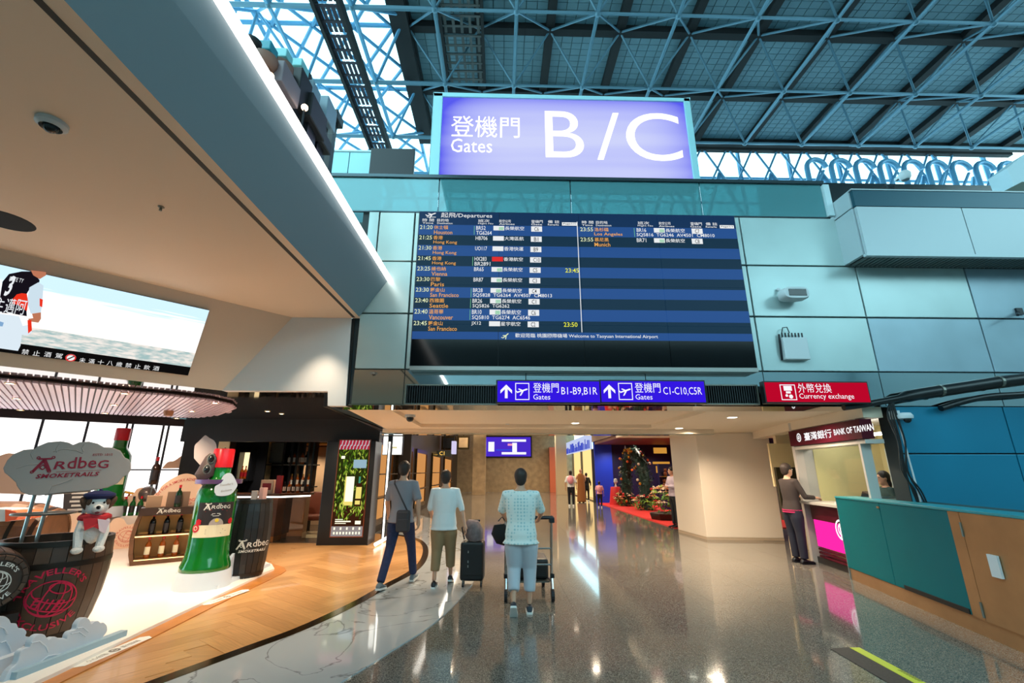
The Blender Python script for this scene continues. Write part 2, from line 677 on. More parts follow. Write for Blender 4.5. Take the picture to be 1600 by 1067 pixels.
for i in range(58):
    put(sl_me, 'slat', by, loc=(.1 + i * .075, .05, zb0 - 4.75))

# ================================================================ upper floor edge: slab, glass balustrade, rail
slabm = mat('slab', S(120, 140, 145), .7)
o = MB().bb(-3.2, 26, YW + .31, 19.0, 5.25, 5.68).build('slab', slabm)
tag(o, 'concrete floor slab of the upper level behind the wall top', 'slab', kind='structure')
glass = mat('teal_glass', S(84, 150, 158), .03, .15, spec=.9, coat=.5)
nt, b, new, lk = nodes(glass)
tr = new('BsdfTransparent'); tr.inputs[0].default_value = (*S(150, 215, 220), 1)
ms = new('MixShader'); ms.inputs[0].default_value = .22
lk(b.outputs[0], ms.inputs[1]); lk(tr.outputs[0], ms.inputs[2]); lk(ms.outputs[0], nt.nodes['Material Output'].inputs[0])
rail = mat('rail_steel', S(70, 84, 90), .2, .8)
bal = thing('balustrade', 'teal glass balustrade with dark steel rail along the upper floor edge', 'balustrade', (1.3, YW, 5.7))
gx = [-3.3, -1.05, 1.16, 3.38, 5.5]
for x0, x1 in zip(gx[:-1], gx[1:]):
    MB().bb(x0 + .01, x1 - .01, YW, YW + .02, 5.715, 6.34).build('glass_pane', glass, bal)
MB().bb(-3.3, 5.55, YW - .03, YW + .06, 6.34, 6.41).build('rail', rail, bal, bevel=.01)
MB().bb(-3.3, 5.55, YW - .005, YW + .03, 5.695, 5.715).build('bottom_channel', rail, bal)
for x in gx:
    MB().bb(x - .008, x + .008, YW + .02, YW + .06, 5.7, 6.34).build('post', rail, bal)
whitefr = mat('pale_frame', S(200, 222, 228), .35)
MB().bb(5.5, 5.6, YW - .05, YW + .02, 5.72, 6.32).build('end_post', whitefr, bal)
# parapet beyond, right
blk = mat('black_stone', S(16, 28, 34), .15, bump=(4, .1))
o = MB().bb(5.62, 16, 8.2, 8.5, 6.55, 7.55).build('wall_right', blk); tag(o, 'black stone parapet on the upper floor behind the bay', 'parapet', kind='structure')
o = MB().bb(5.62, 16, 8.0, 8.19, 6.2, 6.75).build('trim_2', bayp); tag(o, 'pale ledge in front of the black parapet', 'ledge', kind='structure')
# pale glass-topped box wall and dark display back on the upper floor, left of the sign
pale = mat('pale_blue_panel', S(150, 205, 216), .15, .1)
bx = thing('display_case', 'pale blue boxy case standing behind the balustrade at its left end', 'case', PY(530, 266, 7.2))
a, c = PY(470, 236, 7.2), PY(566, 268, 7.2)
for x0, x1 in ((-3.6, -2.83), (-2.83, -2.28)):
    MB().bb(x0, x1 - .015, 7.2, 7.6, 5.69, a.z).build('panel', pale, bx)
MB().bb(-3.6, -2.26, 7.18, 7.62, a.z, a.z + .03).build('top', whitefr, bx)
dk = mat('black_plastic', S(20, 24, 32), .4)
a, c = PY(580, 231, 7.0), PY(646, 266, 7.0)
mo = thing('monitor', 'back of a black monitor standing behind the balustrade beside the big sign', 'monitor', (a.x / 2 + c.x / 2, 7.0, 5.69))
MB().bb(a.x, c.x, 7.0, 7.08, c.z - .1, a.z).build('screen_back', dk, mo, bevel=.01)
MB().bb((a.x + c.x) / 2 - .06, (a.x + c.x) / 2 + .06, 7.02, 7.07, 5.69, c.z - .1).build('stand', dk, mo)
MB().bb((a.x + c.x) / 2 - .25, (a.x + c.x) / 2 + .25, 6.9, 7.25, 5.68, 5.71).build('foot', dk, mo)

# ================================================================ shop soffit, slanted face, lit edge
cream = mat('warm_tinted_white', S(240, 212, 186), .7)  # white soffit with the cast of warm light put into its colour
blueg = mat('blue_grey_paint', S(124, 142, 150), .6)
ZC = 3.85
e2, e1 = PZ(561, 495, ZC), PZ(100, 0, ZC)
ed_ = (e1 - e2).normalized()
u2 = PY(606, 438, YW)
FA, FB = PY(455, 498, YW), PY(345, 612, YW)
fd = Vector((math.sin(math.radians(44)), math.cos(math.radians(44)), 0))
fn_ = fd.cross(FB - FA).normalized()
if fn_.y > 0:
    fn_ = -fn_
fup = fd.cross(fn_)
if fup.z < 0:
    fup = -fup


def fas(z, t):
    """point of the leaning fascia at height z, t metres left of the fold"""
    k = (z - FA.z) / (FB.z - FA.z)
    return FA + (FB - FA) * k - fd * t


eb = e2 + ed_ * 13
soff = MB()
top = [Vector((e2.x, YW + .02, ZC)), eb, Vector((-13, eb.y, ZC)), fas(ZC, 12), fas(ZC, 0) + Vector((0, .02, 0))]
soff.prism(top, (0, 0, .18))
so = tag(soff.build('ceiling', cream), 'broad white soffit, warm light put into its tint, overhanging the shop front', 'ceiling', kind='structure')
g2, g1 = PZ(553, 496, ZC), PZ(59, 0, ZC)
gd = (g1 - g2).normalized()
groove = mat('groove', S(48, 44, 38), .6)
sx = Vector((gd.y, -gd.x, 0)).normalized() * .022
MB().prism([g2 - sx - Z * .002, g2 + sx - Z * .002, g2 + gd * 12 + sx - Z * .002, g2 + gd * 12 - sx - Z * .002], (0, 0, .004)).build('groove', groove, so)
u1 = PZ(336, 0, u2.z); ud = (u1 - u2).normalized()
fa = MB().prism([e2, u2, u2 + ud * 13, e2 + ed_ * 13], Vector((-.12, 0, .12)))
tag(fa.build('wall_left', blueg), 'blue grey slanted face above the shop soffit', 'fascia', kind='structure')
led = emat('led_white', (1, .98, .94), 6)
u3 = u2
lo = Vector((ud.y, -ud.x, 0))
lo = -lo if lo.x < 0 else lo
le = MB().prism([u3 - lo * .03 - Z * .01, u3 + lo * .05 - Z * .01, u3 + lo * .05 + ud * 13 - Z * .01, u3 - lo * .03 + ud * 13 - Z * .01], (0, 0, .06))
le = le.build('light_strip', led)
tag(le, 'long white glowing light strip along the top edge of the slanted face', 'light strip')
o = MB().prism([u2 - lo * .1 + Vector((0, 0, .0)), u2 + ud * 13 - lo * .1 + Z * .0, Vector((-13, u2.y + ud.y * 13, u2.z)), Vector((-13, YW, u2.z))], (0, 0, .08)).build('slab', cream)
tag(o, 'flat deck above the shop soffit carrying the made-up upper shapes', 'slab', kind='structure')
# leaning fascia with the video wall
beige = mat('beige_paint', S(226, 202, 180), .6)
fz = 2.72
o = MB().prism([fas(ZC, 0), fas(fz, 0), fas(fz, 12), fas(ZC, 12)], -fn_ * .1).build('wall_left', beige)
tag(o, 'leaning beige fascia carrying the video screen', 'fascia', kind='structure')
whitep = mat('white_paint', S(224, 222, 220), .55)
P = lambda x, y: PY(x, y, YW)
o = MB().prism([fas(ZC, 0), P(549, 497), P(540, 634), P(512, 634), P(512, 611), fas(fz, 0)], (0, .12, 0)).build('wall_left', whitep)
tag(o, 'smooth white wall piece between the leaning fascia and the panelled wall', 'wall', kind='structure')
o = MB().prism([P(549, 497) + Y * .02, P(554, 497) + Y * .02, P(543, 634) + Y * .02, P(538, 634) + Y * .02], (0, .2, 0)).build('trim_3', mat('black_reveal', S(8, 8, 9), .5))
tag(o, 'thin black shadow gap beside the white wall piece', 'trim', kind='structure')
# ================================================================ the roof over the hall
HR = HC + 16.4                # underside of the roof panels
HB = HC + 14.6                # lower layer of the space frame
roofp = mat('roof_panel', S(88, 122, 134), .6, noise=(.25, .1, 2))
rib = mat('dark_rib', S(7, 11, 15), .8)
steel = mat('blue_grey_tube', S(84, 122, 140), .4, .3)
X0 = -3.6
DX, DY = 2.7, 2.98
xr = [X0 + DX * i for i in range(13)]
yr = [13.28 - DY * 2 + DY * i for i in range(5)]
rf = MB().bb(X0, xr[-1], -6, yr[-1], HR + .08, HR + .3).build('ceiling', mat('roof_deck', S(60, 84, 92), .8))
tag(rf, 'high flat roof of grey blue panels between dark ribs', 'roof', kind='structure')
pm = MB()
for a in range(6):
    for c in range(10):
        x0, y0 = -DX / 2 + .14 + (DX - .28) * a / 6, -DY / 2 + .12 + (DY - .24) * c / 10
        pm.bb(x0 + .012, x0 + (DX - .28) / 6 - .012, y0 + .008, y0 + (DY - .24) / 10 - .008, 0, .06)
pme = pm.mesh('roof_panel', roofp)
for i in range(12):
    for j in range(-2, 4):
        put(pme, 'roof_panel', rf, loc=(xr[i] + DX / 2, yr[0] + DY * (j + .5), HR))
rb = MB().bb(-.16, .16, -DY / 2, DY / 2, -.25, .06)
rbm = rb.mesh('rib', rib)
for x in xr:
    for j in range(-2, 4):
        put(rbm, 'rib', rf, loc=(x, yr[0] + DY * (j + .5), HR))
pum = MB().bb(-DX / 2, DX / 2, -.14, .14, -.3, .05).mesh('purlin', rib)
for x in xr[:-1]:
    for y in yr:
        put(pum, 'purlin', rf, loc=(x + DX / 2, y, HR))
# big dark beam at the roof's left edge
o = MB().bb(X0 - .55, X0 + .1, -6, yr[-1], HR - .55, HR + .2).build('beam', rib)
tag(o, 'heavy dark beam along the left edge of the roof', 'beam', kind='structure')

unit = {}


def strut(parent, name, a, b_, r, m):
    """a straight tube between two points, all on one shared mesh per material"""
    k = m.name
    if k not in unit:
        unit[k] = MB().tube([(0, 0, 0), (0, 0, 1)], 1, 6).mesh('tube', m, smooth=True)
    a, b_ = Vector(a), Vector(b_)
    d = b_ - a
    q = d.to_track_quat('Z', 'Y').to_matrix().to_4x4()
    M = Matrix.Translation(a) @ q @ Matrix.Diagonal((r, r, d.length, 1))
    return put(unit[k], name, parent, M=PM[parent].inverted() @ M)


sf = thing('space_frame', 'steel space frame of tubes under the dark panelled roof', 'space frame', (12, 14, HB), kind='structure')
xb = [X0 + DX * (i + .5) for i in range(12)]
yb = [14.3 + DY * k for k in (-2, -1, 0, 1)]
ball = MB().ball((0, 0, 0), .12, 8, 6).mesh('node', steel, smooth=True)
for i, x in enumerate(xb):
    for j, y in enumerate(yb):
        if j == 0 and i > 8:
            continue
        p = (x, y, HB)
        put(ball, 'node', sf, loc=PM[sf].inverted() @ Vector(p))
        if i < 11:
            strut(sf, 'chord', p, (xb[i + 1], y, HB), .055, steel)
        if j < 3:
            strut(sf, 'chord', p, (x, yb[j + 1], HB), .065, steel)
        for sx_ in (0, 1):
            for sy_ in (0, 1):
                yy = yr[0] + DY * (round((y - DY / 2 - yr[0]) / DY) + sy_)
                strut(sf, 'diagonal', p, (xr[i + sx_], yy, HR - .2), .042, steel)

# glazed roof to the left of the beam: a diamond lattice under bright panes
bsteel = mat('sky_lit_tube', S(92, 150, 184), .4, .2)  # lit copy of the frame tubes, sky light put into the bluer colour
sk = thing('skylight', 'glazed roof with a blue diamond lattice left of the dark beam', 'skylight', (-9, 12, HR - 1), kind='structure')
gl = mat('clear_roof_glass', (1, 1, 1), .05)
nt, b, new, lk = nodes(gl)
tr = new('BsdfTransparent'); tr.inputs[0].default_value = (.93, .97, 1, 1)
gs = new('BsdfGlossy'); gs.inputs['Roughness'].default_value = .05
ms = new('MixShader'); ms.inputs[0].default_value = .05
lk(tr.outputs[0], ms.inputs[1]); lk(gs.outputs[0], ms.inputs[2]); lk(ms.outputs[0], nt.nodes['Material Output'].inputs[0])
XL = [X0 - .6 - 2.55 * i for i in range(7)]
YL = [4.4 + 3.0 * i for i in range(7)]
paneme = MB().bb(-1.26, 1.26, -1.48, 1.48, 0, .03).mesh('pane', gl)
for i in range(6):
    for j in range(6):
        put(paneme, 'pane', sk, loc=PM[sk].inverted() @ Vector((XL[i] - 1.275, YL[j] + 1.5, HR + .1)))
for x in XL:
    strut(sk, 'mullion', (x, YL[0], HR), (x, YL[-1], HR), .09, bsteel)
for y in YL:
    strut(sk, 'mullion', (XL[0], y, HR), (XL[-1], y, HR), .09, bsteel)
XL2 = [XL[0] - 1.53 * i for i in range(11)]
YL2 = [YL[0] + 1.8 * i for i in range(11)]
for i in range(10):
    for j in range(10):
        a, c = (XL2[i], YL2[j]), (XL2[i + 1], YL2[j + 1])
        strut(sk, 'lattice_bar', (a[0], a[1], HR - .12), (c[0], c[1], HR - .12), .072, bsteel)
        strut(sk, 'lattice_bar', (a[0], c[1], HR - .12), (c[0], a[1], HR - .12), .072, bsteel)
# its lower truss layer
tl = thing('space_frame', 'tubular truss hanging below the glazed roof on the left', 'space frame', (-9, 12, HB), kind='structure')
XT = [X0 - DX * (i + .5) for i in range(5)]
for i, x in enumerate(XT):
    for j, y in enumerate(yb):
        p = Vector((x, y, HB))
        put(ball, 'node', tl, loc=PM[tl].inverted() @ p)
        nx = XT[i - 1] if i else xb[0]
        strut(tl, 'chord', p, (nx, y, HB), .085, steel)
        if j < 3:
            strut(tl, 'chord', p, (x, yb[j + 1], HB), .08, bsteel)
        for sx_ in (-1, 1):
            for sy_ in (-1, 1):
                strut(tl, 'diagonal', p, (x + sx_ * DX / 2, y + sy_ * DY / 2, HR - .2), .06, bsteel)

# glazed end wall beyond the roof: mullions, posts and bars in front of the sky
ew = thing('window_1', 'bright glazed end wall of the hall crossed by blue bars', 'window', (8, 20, 5.7), kind='structure')
YE = yr[-1] + .6
for i in range(8):
    x0 = -16 + i * 5.4
    MB().bb(x0, x0 + 5.36, YE + .4, YE + .43, 5.7, HR + .2).build('pane', gl, ew)
for i in range(17):
    x = -14.4 + DX * i
    strut(ew, 'mullion', (x, YE + .3, 5.7), (x, YE + .3, HR + .2), .11, bsteel)
for z in (9.5, 11.3, 13.1, 14.9, 16.4):
    strut(ew, 'transom', (-16, YE + .3, z), (27, YE + .3, z), .07, bsteel)
for i in range(14):
    x = -9 + DX * i
    strut(ew, 'brace', (x, YE - .1, HB - 3.6), (x + DX / 2, YE - .1, HB + .2), .1, bsteel)
    strut(ew, 'brace', (x + DX, YE - .1, HB - 3.6), (x + DX / 2, YE - .1, HB + .2), .1, bsteel)
    strut(ew, 'brace', (x, YE - .1, HB - 3.6), (x + DX, YE - .1, HB - 3.6), .08, bsteel)
for i in range(13):
    x = 6.4 + 1.35 * i
    strut(ew, 'brace', (x, YE - .2, 15.3), (x + 1.35, YE - .2, HR - .1), .055, bsteel)
    strut(ew, 'brace', (x + 1.35, YE - .2, 15.3), (x, YE - .2, HR - .1), .055, bsteel)
MB().bb(X0, 27, YE - .35, YE - .1, HR - .35, HR + .2).build('head_beam', rib, ew)
# curled bracket arms on posts along the right end
for k in range(9):
    x = 12.9 + k * 1.05
    br = thing('bracket', '%s curled blue bracket from the left along the bright end glazing' % ['first', 'second', 'third', 'fourth', 'fifth', 'sixth', 'seventh', 'eighth', 'ninth'][k], 'bracket', (x, 16, 5.69), group='curled brackets along the end glazing')
    zt = 14.2
    pts = [(x, 16, 5.69), (x, 16, zt - .5)]
    for q in range(9):
        a = PI - q * PI * .95 / 8
        pts.append((x + .42 + .42 * math.cos(a), 16, zt - .3 + .45 * math.sin(a)))
    MB().tube(pts, .1, 8).build('arm', bsteel, br, smooth=True)
    MB().tube([(x, 16, zt - 1.5), (x + .7, 16, zt - .4)], .06, 6).build('stay', bsteel, br)
    MB().tube([(x - .1, 16, zt - 1.2), (x + .86, 16, zt - 1.2)], .07, 6).build('cross_bar', bsteel, br)

# the rest of the hall behind the camera: solid walls with high glazing, as at the far end
hw = mat('hall_wall', S(150, 170, 176), .6)
for nm, bxs, lb in (('wall_back', (-17, 27, -20.3, -20, 0, 11), 'far hall wall behind the viewer'),
                    ('wall_right', (27, 27.3, -20, 20, 0, 11), 'side wall of the hall on the right'),
                    ('wall_left', (-17.3, -17, -20, 2, 0, 11), 'side wall of the hall on the left'),
                    ('ceiling', (X0, 27, -20, -6, HR + .08, HR + .3), 'roof over the hall behind the viewer')):
    tag(MB().bb(*bxs).build(nm, hw), lb, 'wall' if 'wall' in nm else 'roof', kind='structure')
tag(MB().bb(-17, 27, -20, -7, -.15, -.004).build('floor', terr), 'terrazzo floor of the hall behind the viewer', 'floor', kind='structure')
tag(MB().bb(16, 27, -7, 20, -.15, -.004).build('floor', terr), 'terrazzo floor at the right side of the hall', 'floor', kind='structure')
# catwalks
grate = mat('perforated_steel', S(36, 34, 48), .6, .2)
def catwalk(x0, x1, y0, y1, z, label, m, n):
    t = thing('catwalk', label, 'catwalk', ((x0 + x1) / 2, y0, z), kind='structure')
    for x in (x0, x1):
        MB().bb(x - .05, x + .05, y0, y1, z - .1, z + .25).build('side_rail', rib, t)
    k = n
    L = (y1 - y0) / k
    bars = MB()
    for j in range(5):
        xx = x0 + (x1 - x0) * (j + .5) / 5
        bars.bb(xx - .05, xx + .05, 0, L * .9, 0, .03)
    for j in range(2):
        bars.bb(x0, x1, L * j / 2, L * j / 2 + .08, -.01, .02)
    me = bars.mesh('grating', m)
    for i in range(k):
        put(me, 'grating', t, loc=PM[t].inverted() @ Vector((0, y0 + i * L, z)))
    return t
cz = HC + 12.6
p0, p1 = PZ(487, 0, cz), PZ(528, 0, cz)
catwalk(p0.x, p1.x, 6, 19, cz, 'long dark perforated catwalk crossing below the glazed roof', grate, 14)
cz = HC + 15.4
p0, p1 = PZ(684, 0, cz), PZ(752, 0, cz)
mesh_m = mat('mesh_steel', S(70, 74, 74), .7)
catwalk(p0.x, p1.x, 6, PZ(700, 134, cz).y, cz, 'wide grey mesh catwalk under the dark roof above the big sign', mesh_m, 12)
# thin wires hanging from the roof
wire = mat('wire', S(120, 150, 160), .4, .5)
# ================================================================ the big gate sign on the rail
white_lit = emat('white_letters_lit', (1, 1, 1), 1.6)
signf = mat('sign_frame', S(168, 222, 232), .35, .1)
face = emat('sign_face', S(150, 160, 250), 1.0)
nt = face.node_tree
e = [n for n in nt.nodes if n.type == 'EMISSION'][0]
tc = nt.nodes.new('ShaderNodeTexCoord')
sp = nt.nodes.new('ShaderNodeSeparateXYZ')
nz = nt.nodes.new('ShaderNodeTexNoise'); nz.inputs['Scale'].default_value = 1.0
mp = nt.nodes.new('ShaderNodeMapping'); mp.inputs['Scale'].default_value = (.5, 1, 3.2)
nt.links.new(tc.outputs['Generated'], mp.inputs[0]); nt.links.new(mp.outputs[0], nz.inputs['Vector'])
nt.links.new(tc.outputs['Generated'], sp.inputs[0])
# distance from the edges of the light box, where its tubes end
def mth(op, a=None, b=None):
    n = nt.nodes.new('ShaderNodeMath'); n.operation = op
    for i, v in enumerate((a, b)):
        if v is None: continue
        if isinstance(v, (int, float)): n.inputs[i].default_value = v
        else: nt.links.new(v, n.inputs[i])
    return n.outputs[0]
dx = mth('ABSOLUTE', mth('SUBTRACT', sp.outputs['X'], .52))
dx = mth('POWER', mth('MULTIPLY', dx, 2.0), 6.0)
dz = mth('POWER', mth('MULTIPLY', mth('ABSOLUTE', mth('SUBTRACT', sp.outputs['Z'], .42)), 1.7), 4.0)
sm = mth('ADD', mth('MULTIPLY', dx, .7), mth('ADD', mth('MULTIPLY', dz, .6), mth('MULTIPLY', mth('SUBTRACT', nz.outputs['Fac'], .42), .9)))
rp = nt.nodes.new('ShaderNodeValToRGB')
cr = rp.color_ramp
cr.elements[0].position, cr.elements[0].color = 0, (*S(206, 212, 252), 1)
cr.elements[1].position, cr.elements[1].color = 1, (*S(88, 92, 240), 1)
el = cr.elements.new(.3); el.color = (*S(178, 184, 252), 1)
nt.links.new(sm, rp.inputs[0]); nt.links.new(rp.outputs[0], e.inputs[0])
YS = 6.72
sg = thing('gate_sign', 'huge lit lilac sign reading Gates B/C standing on the balustrade rail', 'sign', (1.1, YS, 6.41))
q = [PY(x, y, YS) for x, y in [(668, 268), (1092, 271), (1079, 152), (680, 146)]]
sx0, sx1, sz0, sz1 = (q[0].x + q[3].x) / 2, (q[1].x + q[2].x) / 2, 6.41, q[3].z + .02
SD = .35
MB().bb(sx0 + .02, sx1 - .02, YS + .06, YS + SD, sz0, sz1 - .02).build('light_box', signf, sg)
fr = MB()
fx0, fx1, fz0, fz1 = sx0 + .17, sx1 - .12, sz0 + .05, sz1 - .08
fr.bb(sx0, fx0, YS, YS + SD + .01, sz0, sz1).bb(fx1, sx1, YS, YS + SD + .01, sz0, sz1).bb(sx0, sx1, YS, YS + SD + .01, sz0, fz0).bb(sx0, sx1, YS, YS + SD + .01, fz1, sz1)
fr.build('frame', signf, sg, bevel=.01)
fo = MB().bb(fx0, fx1, YS + .03, YS + .055, fz0, fz1).build('face', face, sg)
lt = MB()
a, c = PY(704, 212, YS), PY(812, 181, YS)
write(lt, '登機門', (a.x, YS + .03, a.z), X, Z, w=c.x - a.x, h=c.z - a.z, off=.006)
a, c = PY(704, 236, YS), PY(769, 216, YS)
write(lt, 'Gates', (a.x, YS + .03, a.z), X, Z, w=c.x - a.x, h=c.z - a.z, off=.006)
for ch, (xa, ya, xb_, yb_), bo in (('B', (853, 244, 910, 173), .012), ('/', (934, 248, 967, 175), .01), ('C', (982, 249, 1060, 176), .012)):
    a, c = PY(xa, ya, YS), PY(xb_, yb_, YS)
    write(lt, ch, (a.x, YS + .03, a.z), X, Z, w=c.x - a.x, h=c.z - a.z, off=.006, bold=-.003, res=8)
lt.build('lettering', white_lit, sg)
for x in (sx0 + .3, (sx0 + sx1) / 2, sx1 - .3):
    MB().tube([(x, YS + SD, 6.9), (x, YS + SD + .6, 5.7)], .03, 6).build('brace', signf, sg)

# ================================================================ departures board
YD = 6.45
bd = thing('departures_board', 'large video wall showing the departures list on the blue panelled wall', 'screen', (1.28, YD, 3.05))
tl_, tr_, bl_, br_ = PY(656, 330, YD), PY(1148, 337, YD), PY(640, 577, YD), PY(1183, 579, YD)
BX0, BX1 = (tl_.x + bl_.x) / 2, (tr_.x + br_.x) / 2
BZ1 = (tl_.z + tr_.z) / 2
BZ0 = PY(641, 571, YD).z
MB().bb(BX0 - .012, BX1 + .012, YD + .02, YW, BZ0, BZ1 + .01).build('housing', dk, bd)
# picture heights from the photograph, along the board's left edge
def bz(y): return PY(652 - (y - 330) * .065, y, YD).z
def bx(x, y): return PY(x, y, YD).x
scr_off = mat('screen_glass_off', S(4, 5, 7), .1, spec=.2)
ledg = PY(645, 529, YD).z
rows_y = [330, 350.5, 366.5, 382.5, 399, 415, 431.5, 448, 464.5, 481.5, 500, 517.5, 529.5]
def scrm(name, c, es=1.0):
    m = mat(name, S(4, 6, 10), .3, emit=c, es=es, spec=.12)
    return m
cA, cB, cH = scrm('screen_blue', S(32, 74, 138), 1), scrm('screen_dark_blue', S(8, 40, 64), 1), scrm('screen_header', S(10, 42, 82), 1)
colw = (BX1 - BX0) / 4
rowh = (BZ1 - BZ0) / 4
zs_ = [BZ1 - (BZ1 - BZ0) * k / 4 for k in range(5)]
# each of the sixteen displays is a part; its picture strips and lettering are flat print on it
zb_r = [BZ1] + [bz(y) for y in rows_y[1:]]
for r in range(4):
    for c in range(4):
        x0, x1 = BX0 + colw * c + .003, BX0 + colw * (c + 1) - .003
        z1, z0 = zs_[r] - .002, zs_[r + 1] + .002
        m = MB()
        for k in range(len(zb_r) - 1):
            a, d = min(zb_r[k], z1), max(zb_r[k + 1], z0)
            if a - d > .001:
                m.bb(x0, x1, YD, YD + .03, d, a, 2 if k == 0 else (0 if k % 2 else 1) if k < 11 else 0)
        if zb_r[-1] > z0 + .001:
            m.bb(x0, x1, YD, YD + .03, z0, min(z1, zb_r[-1]), 3)
        m.build('display', [cA, cB, cH, scr_off], bd)
L_w, L_o, L_y, L_c, L_k, L_g, L_r = (emat('board_white', S(235, 238, 240), 1), emat('board_orange', S(238, 170, 86), 1), emat('board_yellow', S(235, 240, 70), 1),
    emat('board_cream', S(225, 235, 190), 1), emat('board_black', S(30, 34, 40), 1), emat('board_green', S(120, 200, 150), 1), emat('board_red', S(225, 50, 50), 1))
tw = MB()
def bt(s, x, y0, y1, col, mi, x1=None, half=0, bold=.006):
    """s between picture heights y0 (bottom) and y1 (top); x read in the photograph"""
    a = bx(x, y0); zb_, zt = bz(y0), bz(y1)
    kw = dict(h=zt - zb_)
    if x1: kw = dict(h=zt - zb_, w=bx(x1, y0) - a)
    write(col, s, (a, YD, zb_), X, Z, mi=mi, bold=bold, off=.003, **kw)
def brect(x0, x1, y0, y1, mi, off=.0015):
    a, d = bx(x0, y0), bx(x1, y0)
    tw.quad([(a, YD - off, bz(y0)), (d, YD - off, bz(y0)), (d, YD - off, bz(y1)), (a, YD - off, bz(y1))], mi)
W_, O_, YL_, CR_, K_, G_, R_ = range(7)
bt('起飛/Departures', 689, 340.5, 331.5, tw, W_, x1=769)
# aeroplane mark
def plane(mb, x, z, s, y, mi=0, ang=.35):
    fn = lambda u, v: (x + s * (u * math.cos(ang) - v * math.sin(ang)), y, z + s * (u * math.sin(ang) + v * math.cos(ang)))
    flat(mb, ([(-.5, -.06), (.4, -.06), (.5, 0), (.4, .07), (-.4, .05)], [(0, 1, 2, 3, 4)]), fn, mi)
    flat(mb, ([(-.1, .03), (.08, .03), (-.2, .26), (-.3, .24)], [(0, 1, 2, 3)]), fn, mi)
    flat(mb, ([(-.04, -.02), (.16, -.02), (-.22, -.36), (-.34, -.34)], [(0, 1, 2, 3)]), fn, mi)
    flat(mb, ([(-.5, 0), (-.38, 0), (-.5, .2), (-.58, .2)], [(0, 1, 2, 3)]), fn, mi)
a = bx(674, 336)
plane(tw, a, bz(335), .16, YD - .003, W_)
brect(667, 681, 339.3, 338.4, W_)
def heads(dx_, xs_):
    for (s, e, x) in xs_:
        bt(s, x, 346.0, 341.3, tw, W_, x1=x + 18)
        bt(e, x, 349.6, 346.8, tw, W_, x1=x + (24 if len(e) > 7 else 17))
heads(0, [('時 間', 'Time', 660), ('目的地', 'Destination', 683), ('班次', 'Flight No', 747), ('航空公司', 'Airlines', 780), ('登機門', 'Gate', 830), ('備 註', 'Remarks', 856)])
heads(0, [('時 間', 'Time', 909), ('目的地', 'Destination', 931), ('班次', 'Flight No', 996), ('航空公司', 'Airlines', 1029), ('登機門', 'Gate', 1078), ('備 註', 'Remarks', 1102)])
brect(878, 901, 349.3, 344.2, W_); bt('Page1/1', 880, 348.4, 345.2, tw, K_, x1=899)
brect(1124, 1146, 350.3, 345.2, W_); bt('Page1/1', 1126, 349.4, 346.2, tw, K_, x1=1144)
brect(908.6, 909.8, 517, 343, W_)
EVA = '長榮航空'
rowsL = [('21:20', '休士頓', 'Houston', 'BR52', 'TG6264', EVA, 'C6', ''), ('21:25', '香港', 'Hong Kong', 'HB706', '', '大灣區航', 'B1', ''),
         ('21:30', '香港', 'Hong Kong', 'UO117', '', '香港快運', 'B9', ''), ('21:45', '香港', 'Hong Kong', 'HX283', 'BR2891', '香港航空', 'C10', ''),
         ('23:25', '維也納', 'Vienna', 'BR65', '', EVA, 'C5', '23:45'), ('23:30', '巴黎', 'Paris', 'BR87', '', EVA, 'C3', ''),
         ('23:30', '舊金山', 'San Francisco', 'BR28', 'SQ5828  TG6264  AV4507  CM8013', EVA, 'C4', ''), ('23:40', '西雅圖', 'Seattle', 'BR26', 'SQ5826  TG6262', EVA, 'C1', ''),
         ('23:40', '溫哥華', 'Vancouver', 'BR10', 'SQ5810  TG6274  AC6546', EVA, 'C6', ''), ('23:45', '舊金山', 'San Francisco', 'JX12', '', '星宇航空', 'C2', '23:50')]
rowsR = [('23:55', '洛杉磯', 'Los Angeles', 'BR16', 'SQ5816  TG6246  AV4501  CM8010', EVA, 'C7', ''), ('23:55', '慕尼黑', 'Munich', 'BR71', '', EVA, 'C8', '')]
def row(k, d, x0):
    yt, yb_ = rows_y[k + 1], rows_y[k + 2]
    h = yb_ - yt
    sl = -.065 * (yt - 350) if x0 < 800 else .02 * (yt - 350)
    X_ = lambda v: x0 + v + sl * (1 - v / 400)
    t, c, e, f, f2, al, g, rm = d
    m1, m0 = yt + .08 * h, yt + .46 * h
    n1, n0 = yt + .56 * h, yt + .94 * h
    bt(t, X_(0), m0, m1, tw, CR_, x1=X_(20))
    bt(c, X_(22), m0, m1, tw, O_, x1=X_(22 + 7.4 * len(c)))
    bt(e, X_(22), n0, n1, tw, O_, x1=X_(22 + min(4.1 * len(e), 44)))
    bt(f, X_(88), m0, m1, tw, W_, x1=X_(88 + 3.7 * len(f)))
    if f2:
        bt(f2, X_(88), n0, n1, tw, W_, x1=X_(88 + 4.05 * len(f2)))
        brect(X_(84.6), X_(85.3), n0, m1, G_)
    brect(X_(115), X_(132), m0 + .5, m1 - .5, R_ if 'HX' in f else W_)
    if al == EVA: brect(X_(123.5), X_(131), m0, m1 + 1.2, G_)
    bt(al, X_(133), m0, m1, tw, W_, x1=X_(163))
    brect(X_(174), X_(191), m0 + 1.6, m1 - .6, W_)
    bt(g, X_(179), m0 + .8, m1 + .6, tw, K_, x1=X_(179 + 3.4 * len(g)))
    if rm: bt(rm, X_(229), m0 + .6, m1 + .2, tw, YL_, x1=X_(250))
for k, d in enumerate(rowsL): row(k, d, 656)
for k, d in enumerate(rowsR): row(k, d, 906.5)
bt('歡迎蒞臨 桃園國際機場 Welcome to Taoyuan International Airport', 805, 527, 519.5, tw, W_, x1=1028)
plane(tw, bx(790, 523), bz(523.5), .12, YD - .003, CR_, .7)
